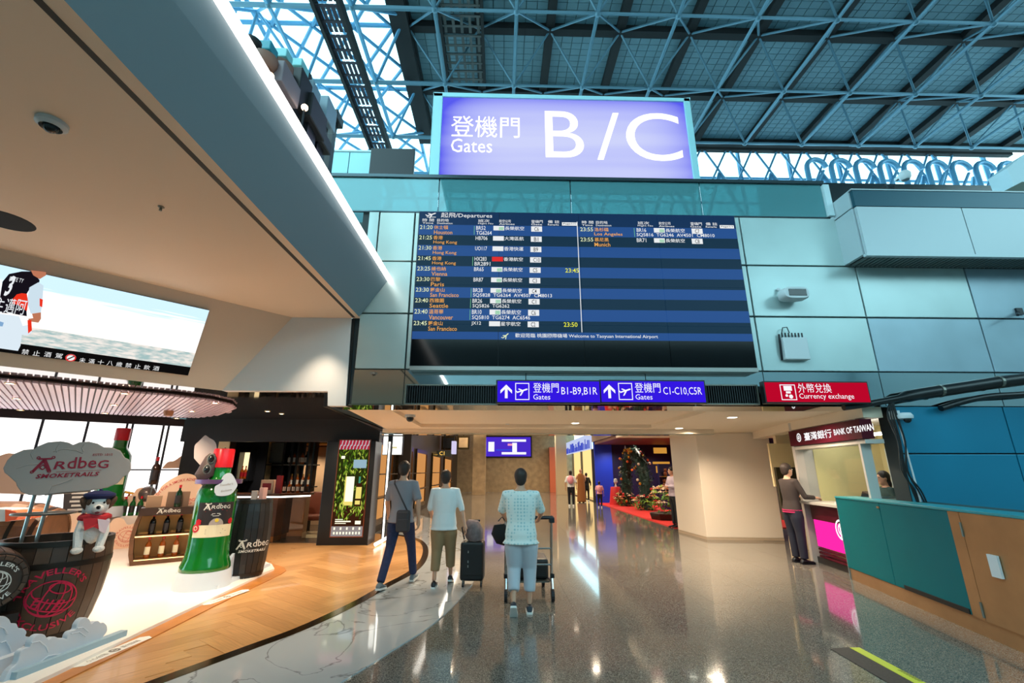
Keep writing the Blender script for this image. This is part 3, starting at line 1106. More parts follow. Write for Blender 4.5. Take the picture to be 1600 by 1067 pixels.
tw.build('lettering', [L_w, L_o, L_y, L_c, L_k, L_g, L_r], bd)
# silver ledge below the board
o = MB().bb(BX0, BX1, YD - .02, YW, BZ0 - .07, BZ0 - .01).build('board_ledge', mat('brushed_steel', S(150, 150, 146), .3, .9)); tag(o, 'brushed steel ledge under the departures board', 'ledge')

# ================================================================ grilles and hanging signs on the mirror band
YG = 6.5
gr_m = mat('grille_fin', S(46, 50, 52), .4, .6)
gfr = mat('grille_frame', S(120, 120, 112), .35, .7)
def grille(px0, px1, label):
    a, c = PY(px0, 630, YG), PY(px1, 603, YG)
    t = thing('air_grille', label, 'grille', (a.x, YG, a.z), group='air grilles beside the gate signs')
    MB().bb(a.x, c.x, YG + .06, YW + .02, a.z, c.z).build('back_plate', mat('grille_back', S(14, 16, 17), .7), t)
    m = MB().bb(a.x, c.x, YG - .01, YG + .06, a.z - .02, a.z).bb(a.x, c.x, YG - .01, YG + .06, c.z, c.z + .02).bb(a.x - .02, a.x, YG - .01, YG + .06, a.z - .02, c.z + .02).bb(c.x, c.x + .02, YG - .01, YG + .06, a.z - .02, c.z + .02)
    m.build('frame', gfr, t)
    fin = MB().bb(-.006, .006, 0, .05, 0, c.z - a.z).mesh('fin', gr_m)
    n = int((c.x - a.x) / .034)
    for i in range(n):
        put(fin, 'fin', t, loc=(.017 + i * (c.x - a.x) / n, 0, 0))
grille(634, 776, 'long black slatted air grille left of the purple gate signs')
grille(1101, 1181, 'short black slatted air grille right of the purple gate signs')
purple = emat('sign_purple', S(52, 24, 226), 1.0)
crimson = emat('sign_crimson', S(196, 8, 44), .9)
white_p = emat('sign_white', S(240, 240, 250), 1.1)
black_fr = mat('black_frame', S(12, 12, 16), .35)
YP = 6.36
def panel_sign(name, label, x0, x1, y0, y1, face_m, yp=YP, hang=True):
    a, c = PY(x0, y1, yp), PY(x1, y0, yp)
    t = thing(name, label, 'sign', ((a.x + c.x) / 2, yp, a.z))
    MB().bb(a.x, c.x, yp, yp + .1, a.z, c.z).build('frame', black_fr, t, bevel=.006)
    MB().bb(a.x + .02, c.x - .02, yp - .006, yp, a.z + .02, c.z - .02).build('face', face_m, t)
    for q in (.2, .8):
        x = a.x + (c.x - a.x) * q
        MB().bb(x - .03, x + .03, yp + .1, YW + .02, a.z + .08, a.z + .14).build('bracket', black_fr, t)
    return t, a, c
def arrow(mb, x, z, s, y):
    fn = lambda u, v: (x + u * s, y, z + v * s)
    flat(mb, ([(-.1, -.5), (.1, -.5), (.1, .3), (-.1, .3)], [(0, 1, 2, 3)]), fn)
    for k in (-1, 1):
        flat(mb, ([(0, .5), (k * .42, .08), (k * .42, -.16), (0, .26)], [(0, 1, 2, 3)]), fn)
def boxmark(mb, x0, x1, z0, z1, y, t):
    for q in ((x0, x1, z0, z0 + t), (x0, x1, z1 - t, z1), (x0, x0 + t, z0, z1), (x1 - t, x1, z0, z1)):
        mb.quad([(q[0], y, q[2]), (q[1], y, q[2]), (q[1], y, q[3]), (q[0], y, q[3])])
for nm, x0, x1, tx, code, xs0 in (('left', 775, 938, 833, 'B1-B9,B1R', 780), ('right', 938, 1101, 992, 'C1-C10,C5R', 941)):
    t, a, c = panel_sign('direction_sign', 'purple hanging gate sign with arrow reading Gates ' + code, x0, x1, 594, 630, purple)
    m = MB(); yy = YP - .009
    zc = (a.z + c.z) / 2; hh = c.z - a.z
    arrow(m, PY(xs0 + 11, 611, YP).x, zc, hh * .58, yy)
    p0, p1 = PY(xs0 + 25, 611, YP).x, PY(xs0 + 47, 611, YP).x
    boxmark(m, p0, p1, zc - hh * .36, zc + hh * .36, yy, .012)
    plane(m, (p0 + p1) / 2, zc + .01, hh * .5, yy, 0, .3)
    x_, e_ = PY(tx, 611, YP).x, PY(tx + 40, 611, YP).x
    write(m, '登機門', (x_, yy, zc - hh * .05), X, Z, w=e_ - x_, h=hh * .42, off=.001)
    write(m, 'Gates', (x_, yy, zc - hh * .34), X, Z, h=hh * .22, off=.001)
    x_, e_ = PY(tx + 44, 611, YP).x, PY(x1 - 5, 611, YP).x
    write(m, code, (x_, yy, zc - hh * .17), X, Z, w=e_ - x_, h=hh * .36, off=.001)
    m.build('lettering', white_p, t)
t, a, c = panel_sign('exchange_sign', 'crimson hanging sign reading Currency exchange above the bank kiosk', 1197, 1355, 596, 630, crimson)
m = MB(); yy = YP - .009; zc = (a.z + c.z) / 2; hh = c.z - a.z
p0, p1 = PY(1219, 612, YP).x, PY(1243, 612, YP).x
boxmark(m, p0, p1, zc - hh * .36, zc + hh * .34, yy, .012)
pm_ = (p0 + p1) / 2
m.quad([(pm_ - .06, yy, zc + .02), (pm_ + .06, yy, zc + .02), (pm_ + .06, yy, zc + .09), (pm_ - .06, yy, zc + .09)])
m.quad([(pm_ - .035, yy, zc - .02), (pm_ + .035, yy, zc - .02), (pm_ + .035, yy, zc + .01), (pm_ - .035, yy, zc + .01)])
flat(m, ([(pm_ + .03 * math.cos(k * PI / 6) + .03, zc - .065 + .03 * math.sin(k * PI / 6)) for k in range(12)], [tuple(range(12))]), lambda u, v: (u, yy, v))
flat(m, ([(pm_ + .02 * math.cos(k * PI / 6) - .03, zc - .05 + .02 * math.sin(k * PI / 6)) for k in range(12)], [tuple(range(12))]), lambda u, v: (u, yy, v))
x_, e_ = PY(1247, 612, YP).x, PY(1299, 612, YP).x
write(m, '外幣兌換', (x_, yy, zc - hh * .03), X, Z, w=e_ - x_, h=hh * .42, off=.001)
e_ = PY(1332, 612, YP).x
write(m, 'Currency exchange', (x_, yy, zc - hh * .36), X, Z, w=e_ - x_, h=hh * .3, off=.001)
m.build('lettering', white_p, t)
# ================================================================ devices on the right wall
offw = mat('off_white_plastic', S(205, 212, 216), .4)
dglass = mat('smoked_glass', S(28, 34, 38), .1)
a = PY(1228, 467, YW)
t = thing('wall_speaker', 'white oval loudspeaker with dark grille on the pale wall', 'speaker', (a.x, YW, a.z))
m = MB()
pts = []
for (yy, s) in ((YW - .06, .8), (YW - .14, 1), (YW - .24, 1), (YW - .28, .9)):
    pts.append((yy, s))
vs, fs = [], []
N = 20
for yy, s in pts:
    for j in range(N):
        an = 2 * PI * j / N
        cx, cz = math.cos(an), math.sin(an)
        vs.append((a.x + .21 * s * math.copysign(abs(cx) ** .6, cx), yy, a.z + .1 * s * math.copysign(abs(cz) ** .6, cz)))
for i in range(3):
    for j in range(N):
        fs.append((i * N + j, i * N + (j + 1) % N, (i + 1) * N + (j + 1) % N, (i + 1) * N + j))
fs += [tuple(range(N)), tuple(range(3 * N, 4 * N))]
m.add(vs, fs); m.build('body', offw, t, smooth=True)
MB().bb(a.x - .13, a.x + .15, YW - .286, YW - .27, a.z - .055, a.z + .055).build('grille', dglass, t, bevel=.01)
MB().tube([(a.x - .1, YW - .1, a.z + .08), (a.x - .12, YW - .02, a.z + .16)], .025, 8).build('bracket', offw, t)
a = PY(1238, 543, YW)
t = thing('network_box', 'white wall box with black cable plugs along its top edge', 'box', (a.x, YW, a.z))
MB().bb(a.x - .19, a.x + .19, YW - .1, YW, a.z - .21, a.z + .14).build('body', offw, t, bevel=.012)
for i in range(7):
    x = a.x - .16 + i * .052
    MB().tube([(x, YW - .05, a.z + .14), (x, YW - .05, a.z + .22)], .012, 6).build('plug', dk, t)
MB().tube([(a.x - .16, YW - .05, a.z + .22), (a.x - .14, YW - .06, a.z + .3), (a.x - .07, YW - .06, a.z + .31), (a.x - .04, YW - .05, a.z + .22)], .008, 6).build('cable', dk, t, smooth=True)
MB().tube([(a.x - .2, YW - .04, a.z + .2), (a.x - .215, YW - .04, a.z - .1), (a.x - .2, YW - .01, a.z - .2)], .016, 6).build('cable', dk, t, smooth=True)
a = PY(1592, 490, YW - .2)
t = thing('wall_bracket', 'small dark bracket arm on the pale wall below the slatted bay', 'bracket', (a.x + .1, YW, a.z))
MB().tube([(a.x - .05, YW - .22, a.z - .03), (a.x + .25, YW, a.z + .1)], .02, 6).build('arm', dk, t)
MB().bb(a.x + .2, a.x + .3, YW - .03, YW, a.z + .05, a.z + .16).build('plate', dk, t)
a = PY(1413, 272, 8.0)
t = thing('dome_camera', 'round white dome camera hanging before the black parapet', 'camera', (a.x, 8.1, a.z))
MB().lathe([(0, .07), (.07, .06), (.11, 0), (.1, -.09), (.07, -.14), (0, -.15)], a, 16).build('body', offw, t, smooth=True)
MB().bb(a.x - .03, a.x + .03, a.y, 8.22, a.z - .02, a.z + .04).build('bracket', offw, t)
# white corner box with a green wedge at the picture's top right
a = PY(1588, 262, 5.6)
t = thing('corner_box', 'white angular box hanging at the right end of the bay roof', 'box', (a.x + .3, 5.9, zb2 + .02))
MB().prism([PY(x, y, 6.2) for x, y in [(1573, 263), (1602, 240), (1650, 238), (1650, 302), (1588, 299)]], (0, .3, 0)).build('body', mat('bluish_white', S(190, 215, 225), .4), t)
MB().prism([PY(x, y, 6.19) for x, y in [(1560, 303), (1597, 284), (1640, 284), (1640, 304)]], (0, .1, 0)).build('green_base', mat('dark_green', S(24, 60, 44), .5), t)
# the small camera below the mirror band and its white conduit
a = PY(1412, 652, YW - .1)
t = thing('dome_camera', 'white dome camera under the mirror band with a white conduit below', 'camera', (a.x, YW, a.z))
MB().lathe([(0, .07), (.09, .06), (.115, .02), (.11, -.02), (.07, -.03), (0, -.03)], a, 16).build('body', offw, t, smooth=True)
MB().ball((a.x + .02, a.y - .03, a.z - .035), .05, 12, 8).build('lens_dome', dglass, t, smooth=True)
MB().bb(a.x - .12, a.x - .04, a.y, YW, a.z - .02, a.z + .1).build('wall_mount', offw, t)
e = PY(1438, 785, YW - .02)
MB().tube([(a.x - .03, YW - .03, a.z - .03), (e.x, YW - .03, e.z)], .012, 6).build('conduit', offw, t)
# black hoses along the mirror band
hose = mat('black_hose', S(16, 18, 20), .35)
t = thing('black_pipe', 'thick black pipe bending down along the stained mirror band', 'pipe', PY(1500, 612, YW - .12))
yy = YW - .11
Q = lambda x, y, d=yy: PY(x, y, d)
pts = smooth_line([Q(1660, 584), Q(1600, 592), Q(1560, 597), Q(1500, 606), Q(1440, 615), Q(1395, 624), Q(1350, 632), Q(1318, 637)], 4)
MB().tube(pts, [.085 if i < 19 else .05 - .001 * (i - 19) for i in range(len(pts))], 12).build('pipe', hose, t, smooth=True)
for x, y in ((1560, 597), (1468, 611)):
    c = Q(x, y); MB().tube([c - X * .02 + Z * .002, c + X * .02 - Z * .002], .093, 14).build('clamp', gfr, t)
    MB().bb(c.x - .02, c.x + .02, yy, YW + .02, c.z - .03, c.z + .03).build('bracket', gfr, t)
t = thing('black_pipe', 'thinner black pipe curving below the thick one at the right edge', 'pipe', Q(1560, 622))
pts = smooth_line([Q(1660, 610), Q(1600, 616), Q(1550, 619), Q(1510, 626), Q(1470, 638)], 4)
MB().tube(pts, .045, 10).build('pipe', hose, t, smooth=True)
MB().bb(Q(1550, 619).x - .02, Q(1550, 619).x + .02, yy, YW + .02, Q(1550, 619).z - .03, Q(1550, 619).z + .03).build('bracket', gfr, t)
# bundle of black cables running down the wall's edge
t = thing('cable_bundle', 'bundle of thin black cables running down the edge of the blue wall', 'cables', Q(1400, 700))
for k, (sx_, tw_) in enumerate(((0, 3), (4, -3), (8, 6), (-5, 10), (10, 0))):
    pts = smooth_line([Q(1392 + sx_ * .3, 628), Q(1392 + sx_, 650), Q(1404 + sx_ + tw_ * .4, 690), Q(1412 + sx_ * .6, 735), Q(1424 + sx_ + tw_, 765), Q(1432 + sx_ * 1.3 + tw_, 786)], 4)
    MB().tube(pts, .011, 6).build('cable', hose, t, smooth=True)

# ================================================================ teal counter with steel plinth
teal = mat('teal_laminate', S(0, 100, 108), .42, spec=.15, noise=(1.2, .06, 2))
tealt = mat('teal_top', S(34, 140, 150), .3)
brass = mat('brushed_bronze', S(186, 144, 102), .36, .65, noise=(2.5, .12, 4))
c0 = PZ(1329, 905, 0); c1 = PZ(1600, 1022, 0)
cdv = (c0 - c1); clen = cdv.length; cdv.normalize()
cn = Vector((-cdv.y, cdv.x, 0)); cn = cn if cn.x < 0 else -cn          # towards the concourse
CH = PP(1305, 775, c0, cn).z
ct = thing('counter', 'long teal counter with bronze steel plinth and door at right', 'counter', (c0 + c1) / 2)
def cp(px, py):  # point on the front face
    return PP(px, py, c0, cn)
def along(p): return (p - c0).dot(-cdv)
def slab(s0, s1, z0, z1, d0=0., d1=.04):
    a, b_ = c0 - cdv * s0 - cn * d0, c0 - cdv * s1 - cn * d0
    return [Vector((a.x, a.y, z0)), Vector((b_.x, b_.y, z0)), Vector((b_.x, b_.y, z1)), Vector((a.x, a.y, z1))], -cn * (d1 - d0)
PLZ = cp(1390, 912).z
sA, sB = along(cp(1386, 850)), along(cp(1497, 870))
sC = sB + .17
SEND = clen + 1.2
MB().prism(*slab(0, SEND, .0, PLZ, .02, .9)).build('plinth', brass, ct)
MB().prism(*slab(.0, SEND, PLZ, CH - .03, .045, .88)).build('carcass', mat('carcass', S(30, 60, 62), .6), ct)
MB().prism(*slab(.005, sA - .004, PLZ + .01, CH - .03)).build('door', teal, ct, bevel=.004)
MB().prism(*slab(sA + .004, sB - .002, PLZ + .01, CH - .03)).build('front_panel', teal, ct, bevel=.004)
MB().prism(*slab(sB + .002, sC - .006, PLZ + .002, CH - .03)).build('steel_stile', brass, ct)
dr = MB().prism(*slab(sC + .006, SEND, PLZ + .002, CH - .03, -.004)).build('steel_door', brass, ct)
for z in (PLZ + .1, CH - .2):
    p = c0 - cdv * sC + cn * .008
    MB().tube([(p.x, p.y, z - .07), (p.x, p.y, z + .07)], .012, 8).build('hinge', gfr, dr)
p = c0 - cdv * (clen - .03) + cn * .02
MB().box((p.x, p.y, .72), (.02, .12, .2), math.atan2(cdv.y, cdv.x) + PI / 2).build('handle', offw, dr)
MB().prism(*slab(.0, SEND, CH - .028, CH, -.01, .32)).build('counter_top', tealt, ct, bevel=.005)
MB().prism(*slab(sA * .96, sA * .96 + .05, CH - .1, CH - .075, -.012, 0)).build('latch', brass, ct)
MB().prism(*slab(sA + .2, sB - .02, PLZ + .01, PLZ + .06, -.01, 0)).build('kick_strip', mat('black_rubber', S(12, 12, 12), .6), ct)
MB().prism(*slab(-.012, 0, .0, CH, 0, .9)).build('end_panel', mat('end_steel', S(150, 165, 168), .35, .5), ct)
# yellow notice strip and dark mat on the floor
ylw = mat('yellow_strip', S(214, 220, 30), .35)
q = [PZ(x, y, 0) for x, y in [(1328, 1012), (1343, 1012), (1452, 1070), (1430, 1070)]]
dirv = (q[2] - q[1]).normalized()
t = thing('floor_strip', 'yellow floor strip with faint black words beside a dark mat', 'floor strip', q[0])
MB().prism([q[0] , q[1], q[1] + dirv * 1.1, q[0] + dirv * 1.1], (0, 0, .003)).build('strip', ylw, t)
m = MB()
st = q[0].lerp(q[1], .8) + dirv * .5
nv = Vector((-dirv.y, dirv.x, 0))
for k in range(14):
    if k == 8: continue
    a_ = st + dirv * (.028 * k) + Z * .004 - nv * .02
    m.quad([a_, a_ + dirv * .016, a_ + dirv * .022 + nv * .035, a_ + dirv * .006 + nv * .035])
m.build('faded_print', mat('olive_ink', S(110, 112, 20), .5), t)
q2 = [PZ(x, y, 0) for x, y in [(1297, 1014), (1326, 1012)]]
o = MB().prism([q2[0], q2[1], q2[1] + dirv * 1.2, q2[0] + dirv * 1.1], (0, 0, .005)).build('floor_mat', mat('dark_mat', S(62, 58, 54), .7, noise=(60, .2, 2))); tag(o, 'dark grey mat strip lying left of the yellow floor strip', 'mat')

# ================================================================ bank kiosk
b0, b1 = PZ(1270, 877, 0), PZ(1324, 897, 0)
kd = (b1 - b0); kd.normalize()
kn = Vector((-kd.y, kd.x, 0)); kn = kn if kn.x < 0 else -kn
kp = lambda x, y: PP(x, y, b0, kn)
ka = lambda p: (p - b0).dot(kd)
def kb(s0, s1, z0, z1, d0=0., d1=.05):
    a, b_ = b0 + kd * s0 - kn * d0, b0 + kd * s1 - kn * d0
    return [Vector((a.x, a.y, z0)), Vector((b_.x, b_.y, z0)), Vector((b_.x, b_.y, z1)), Vector((a.x, a.y, z1))], -kn * (d1 - d0)
kf = mat('kiosk_frame', S(196, 190, 184), .4, .2)
maroon = mat('maroon_panel', S(78, 10, 30), .5, spec=.15)
kwall = mat('kiosk_wall', S(220, 206, 150), .6)
ZSG0, ZSG1 = kp(1243, 697).z, kp(1243, 673).z
KE = 2.05
t = thing('kiosk', 'bank exchange kiosk with maroon sign and pink lit emblem panel', 'kiosk', b0)
MB().prism(*kb(-.03, .07, 0, ZS - .02, -.02, .3)).build('corner_post', kf, t)
MB().prism(*kb(.07, KE + .2, ZSG0 - .07, ZSG0 - .01, -.01, .25)).build('lintel', kf, t)
sgp = MB().prism(*kb(.0, KE + .22, ZSG0, ZSG1, -.05, .12)).build('sign_panel', maroon, t)
m = MB()
wl = emat('bank_letters', S(250, 248, 248), 1.15)
O = b0 + kn * .056
zc = (ZSG0 + ZSG1) / 2; sh = ZSG1 - ZSG0
kfn = lambda s, z: O + kd * s + Z * z
sc_ = ka(kp(1253, 683))
vf = ([(.08 * math.cos(2 * PI * k / 24), .08 * math.sin(2 * PI * k / 24)) for k in range(24)], [tuple(range(24))])
flat(m, vf, lambda u, v: kfn(sc_ + u, zc + v))
flat(m, arc2(0, 0, .045, .06, 0, 2 * PI, 24), lambda u, v: kfn(sc_ + u, zc + v) + kn * .002, 1)
flat(m, line2([(-.03, -.03), (.03, -.03), (.03, .03), (-.03, .03), (-.03, 0), (.02, 0)], .01), lambda u, v: kfn(sc_ + u, zc + v) + kn * .002, 1)
s0, s1 = ka(kp(1262, 683)), ka(kp(1306, 680))
write(m, '臺灣銀行', O + kd * s0 + Z * (zc - sh * .26), kd, Z, w=s1 - s0, h=sh * .5, bold=.015, off=.003)
s0, s1 = ka(kp(1310, 682)), ka(kp(1373, 672))
write(m, 'BANK OF TAIWAN', O + kd * s0 + Z * (zc - sh * .17), kd, Z, w=s1 - s0, h=sh * .34, bold=.02, off=.003)
m.build('lettering', [wl, maroon], sgp)
MB().prism(*kb(.07, KE, 0, .1, .06, .3)).build('plinth', mat('dark_plinth', S(40, 36, 36), .4), t)
MB().prism(*kb(.2, KE, .75, 1.02, .02, .3)).build('front_panel', maroon, t)
pink = emat('pink_lit_panel', S(238, 36, 150), 1.4)
pz = MB().prism(*kb(.25, KE, .3, .75, .02, .06)).build('lit_panel', pink, t)
m = MB()
s_ = ka(kp(1313, 828)); zc = kp(1313, 828).z
for vf in (arc2(0, 0, .13, .16, 0, 2 * PI, 32), arc2(0, 0, .07, .09, .4, 5.6, 24), line2([(-.02, -.12), (-.02, .1)], .03), line2([(-.02, .02), (.1, .02)], .03)):
    flat(m, vf, lambda u, v: b0 + kd * (s_ + u) + Z * (zc + v) - kn * .012)
m.build('emblem', white_lit, pz)
for k in range(3):
    MB().prism(*kb(.25, KE, .12 + k * .06, .15 + k * .06, .02, .06)).build('louvre', maroon, t)
MB().prism(*kb(.07, KE, 1.02, 1.06, -.1, .5)).build('service_ledge', kf, t)
MB().prism(*kb(.0, KE, 0, ZS, 1.5, 1.6)).build('back_wall', kwall, t)
MB().prism(*kb(.0, .08, 0, ZS, .3, 1.5)).build('side_wall', kwall, t)
MB().prism(*kb(.0, KE, ZS - .1, ZS - .04, 0, 1.5)).build('ceiling_panel', kf, t)
tub = emat('kiosk_tube', (1, .98, .9), 14)
MB().prism(*kb(.3, 1.6, ZSG0 + .1, ZSG0 + .14, .6, .7)).build('lamp', tub, t)
gk = mat('kiosk_glass', (1, 1, 1), .05)
nt, b, new, lk = nodes(gk)
tr = new('BsdfTransparent'); tr.inputs[0].default_value = (.95, .98, .98, 1)
gs = new('BsdfGlossy'); gs.inputs['Roughness'].default_value = .03
ms = new('MixShader'); ms.inputs[0].default_value = .07
lk(tr.outputs[0], ms.inputs[1]); lk(gs.outputs[0], ms.inputs[2]); lk(ms.outputs[0], nt.nodes['Material Output'].inputs[0])
MB().prism(*kb(.08, 1.2, 1.1, ZSG0 - .08, .12, .13)).build('glass_pane', gk, t)
MB().prism(*kb(1.22, KE, 1.1, ZSG0 - .08, .12, .13)).build('glass_pane', gk, t)
MB().prism(*kb(KE, KE + .05, 0, ZS, .0, .14)).build('end_post', kf, t)
MB().prism(*kb(.3, .9, 1.25, 2.0, 1.44, 1.5)).build('notice_board', mat('pale_notice', S(214, 226, 226), .5), t)
p = b0 + kd * 1.55 - kn * .3
t2 = thing('card_printer', 'grey desk machine with a red front on the kiosk ledge', 'printer', (p.x, p.y, 1.06))
MB().box((p.x, p.y, 1.12), (.22, .2, .12), .4).build('body', gfr, t2, bevel=.01)
MB().box((p.x - .06, p.y - .1, 1.1), (.1, .06, .06), .4).build('red_front', mat('red_plastic', S(200, 20, 36), .4), t2)
MB().box((p.x, p.y + .02, 1.22), (.16, .12, .1), .4, rx=.4).build('screen', dk, t2)
p = b0 + kd * 1.0 - kn * .25
t2 = thing('paper_tray', 'white paper tray stacked flat on the kiosk ledge', 'tray', (p.x, p.y, 1.06))
MB().box((p.x, p.y, 1.075), (.3, .22, .03), .3).build('tray', offw, t2)
MB().box((p.x, p.y, 1.1), (.27, .2, .02), .34).build('paper', mat('paper', S(240, 240, 236), .7), t2)
# narrow wall, opening and bin-like dispenser between pillar and kiosk
o = MB().bb(6.2, 9, 10.2, 10.3, 0, ZS).build('wall_right', mat('warm_cream', S(236, 214, 176), .6)); tag(o, 'cream wall of the recess between white pillar and bank kiosk', 'wall', kind='structure')
# ================================================================ the passage: soffit, lamps, walls
lamp_w = emat('downlight_warm', (1, .86, .68), 14)
sof = mat('soffit_paint', S(232, 214, 190), .6)
cg = thing('ceiling', 'low cream soffit with a shallow tray over the passage', 'ceiling', (1.5, 9, ZS), kind='structure')
sl0, sl1 = PZ(541, 639, ZS), PZ(620, 676, ZS)
tx0, tx1, ty0, ty1 = -1.75, 3.4, 7.4, 10.2
zt = ZS + .35
MB().prism([Vector((sl0.x, 7.15, ZS)), Vector((sl1.x, 10.6, ZS)), Vector((tx0, 10.6, ZS)), Vector((tx0, 7.15, ZS))], (0, 0, .35)).build('soffit_panel', sof, cg)
MB().bb(tx0, tx1, 7.15, ty0, ZS, zt).build('soffit_panel', sof, cg)
MB().bb(tx0, tx1, ty1, 10.6, ZS, zt).build('soffit_panel', sof, cg)
MB().bb(tx1, 9.0, 7.15, 13.4, ZS, zt).build('soffit_panel', sof, cg)
MB().bb(tx0, tx1, ty0, ty1, ZS + .07, zt).build('tray_panel', sof, cg)
MB().bb(-2.7, 5.0, 10.6, 10.85, ZS - .1, ZS + .4).build('edge_beam', sof, cg)
MB().bb(-2.75, 5.0, 10.59, 10.87, ZS - .125, ZS - .1).build('steel_edge', mirror, cg)
# bulkhead over kiosk and recess
a, c_ = Vector((6.35, 11.4, 0)), b0 - kd * .05 + kn * .02
bk = MB()
e_ = b0 + kd * (KE + .26)
for p0_, p1_ in ((a, c_), (c_, e_)):
    bk.prism([Vector((p0_.x, p0_.y, ZSG1 + .02)), Vector((p1_.x, p1_.y, ZSG1 + .02)), Vector((p1_.x, p1_.y, ZS)), Vector((p0_.x, p0_.y, ZS))], (.3, 0, 0))
o = bk.build('ceiling', sof); tag(o, 'cream bulkhead band above the bank sign', 'bulkhead', kind='structure')
dlr = mat('lamp_ring', S(225, 220, 212), .4)
for px, py in ((899, 661), (1061, 669), (1144, 652), (793, 662)):
    p = PZ(px, py, ZS)
    z_ = ZS
    if tx0 < p.x < tx1 and ty0 < p.y < ty1: z_ = ZS + .07; p = PZ(px, py, z_)
    t = thing('downlight', {899: 'recessed round downlight in the tray of the passage soffit', 1061: 'recessed round downlight near the top of the white pillar', 1144: 'recessed round downlight in the soffit nearest the exchange sign', 793: 'unlit round sprinkler plate in the middle of the soffit tray'}[px], 'lamp', (p.x, p.y, z_))
    if px == 793:
        MB().lathe([(0, -.02), (.04, -.02), (.05, 0)], (p.x, p.y, z_), 14).build('plate', dlr, t); continue
    MB().lathe([(.085, -.006), (.1, -.008), (.11, 0)], (p.x, p.y, z_), 20).build('ring', dlr, t)
    MB().lathe([(0, -.004), (.085, -.004)], (p.x, p.y, z_), 20).build('lens', lamp_w, t)
for px, py, lb in ((641, 648, 'dark dome camera hanging from the left side of the passage soffit'),):
    p = PZ(px, py, ZS)
    t = thing('dome_camera', lb, 'camera', (p.x, p.y, ZS))
    MB().lathe([(0, 0), (.09, 0), (.09, -.04), (0, -.05)], (p.x, p.y, ZS), 16).build('mount', offw, t)
    MB().ball((p.x, p.y, ZS - .06), .065, 12, 8).build('lens_dome', dglass, t, smooth=True)
# upper ceiling of the far concourse
o = MB().bb(-3.6, 5.2, 10.85, 38, 4.7, 4.8).build('ceiling', sof); tag(o, 'higher cream ceiling of the far concourse', 'ceiling', kind='structure')
dl = MB().lathe([(0, -.004), (.1, -.004)], (0, 0, 0), 14).mesh('lens', lamp_w)
dr_ = MB().lathe([(.1, -.006), (.13, -.01), (.14, 0)], (0, 0, 0), 14).mesh('ring', dlr)
k = 0

# white pillar
wp = mat('pillar_white', S(236, 222, 204), .35)
p0, p1, p2 = PZ(1060, 831), PZ(1105, 843.5), PZ(1226, 845)
d_ = (p1 - p0).normalized()
poly = [p1, p2, p2 + Vector((.25, 1.7, 0)), p0]
t = thing('pillar', 'broad white pillar with slanted sides beside the passage', 'pillar', p1, kind='structure')
MB().prism([Vector((p.x, p.y, .06)) for p in poly], (0, 0, ZS - .06)).build('shaft', wp, t, bevel=.01)
MB().prism([Vector((p.x, p.y, 0)) for p in poly], (0, 0, .06)).build('plinth', mat('pale_stone', S(190, 170, 146), .3), t)
# recess between pillar and kiosk: a pale board and a dark notice panel with a bin
p = PY(1208, 700, 10.15); q = PY(1242, 760, 10.15)
o = MB().bb(p.x - .1, q.x + .4, 10.14, 10.19, q.z, p.z + .1).build('trim_4', mat('pale_cream', S(250, 226, 176), .5)); tag(o, 'warm cream panel on the recess wall left of the bank sign', 'panel', kind='structure')
p = PY(1210, 730, 10.1); q = PY(1262, 812, 10.1)
o = MB().bb(p.x, q.x, 10.05, 10.13, q.z, p.z).build('notice_panel', mat('dark_olive', S(44, 40, 24), .4)); tag(o, 'dark notice panel on the recess wall behind the standing man', 'panel')

# ================================================================ far concourse
XR = 5.05
farw = mat('far_wall', S(206, 186, 156), .5)
stone = mat('beige_stone', S(176, 152, 118), .3, noise=(3, .2, 4))
o = MB().bb(-3.6, 6, 37, 37.3, 0, 4.7).build('wall_back', stone); tag(o, 'beige stone end wall of the far concourse', 'wall', kind='structure')
t = thing('flight_screen', 'purple lit information screen on the far end wall', 'screen', (0, 36.9, 2.7))
a, c = PY(757, 713, 36.9), PY(829, 683, 36.9)
MB().bb(a.x - .1, c.x + .1, 36.9, 37, a.z - .1, c.z + .1).build('frame', black_fr, t)
MB().bb(a.x, c.x, 36.86, 36.9, a.z, c.z).build('face', emat('screen_violet', S(74, 44, 200), 1), t)
m = MB()
W_ = c.x - a.x; H_ = c.z - a.z
def r_(u0, u1, v0, v1, mi=0): m.quad([(a.x + W_ * u0, 36.85, a.z + H_ * v0), (a.x + W_ * u1, 36.85, a.z + H_ * v0), (a.x + W_ * u1, 36.85, a.z + H_ * v1), (a.x + W_ * u0, 36.85, a.z + H_ * v1)], mi)
r_(.08, .21, .25, .75); r_(.37, .9, .76, .88); r_(.37, .9, .1, .22); r_(.6, .7, .2, .7); r_(.5, .6, .55, .66, 1); r_(.25, .6, .3, .36, 2)
m.build('lettering', [white_p, emat('screen_pink', S(240, 150, 190), 1), emat('screen_blue_band', S(50, 80, 220), 1)], t)
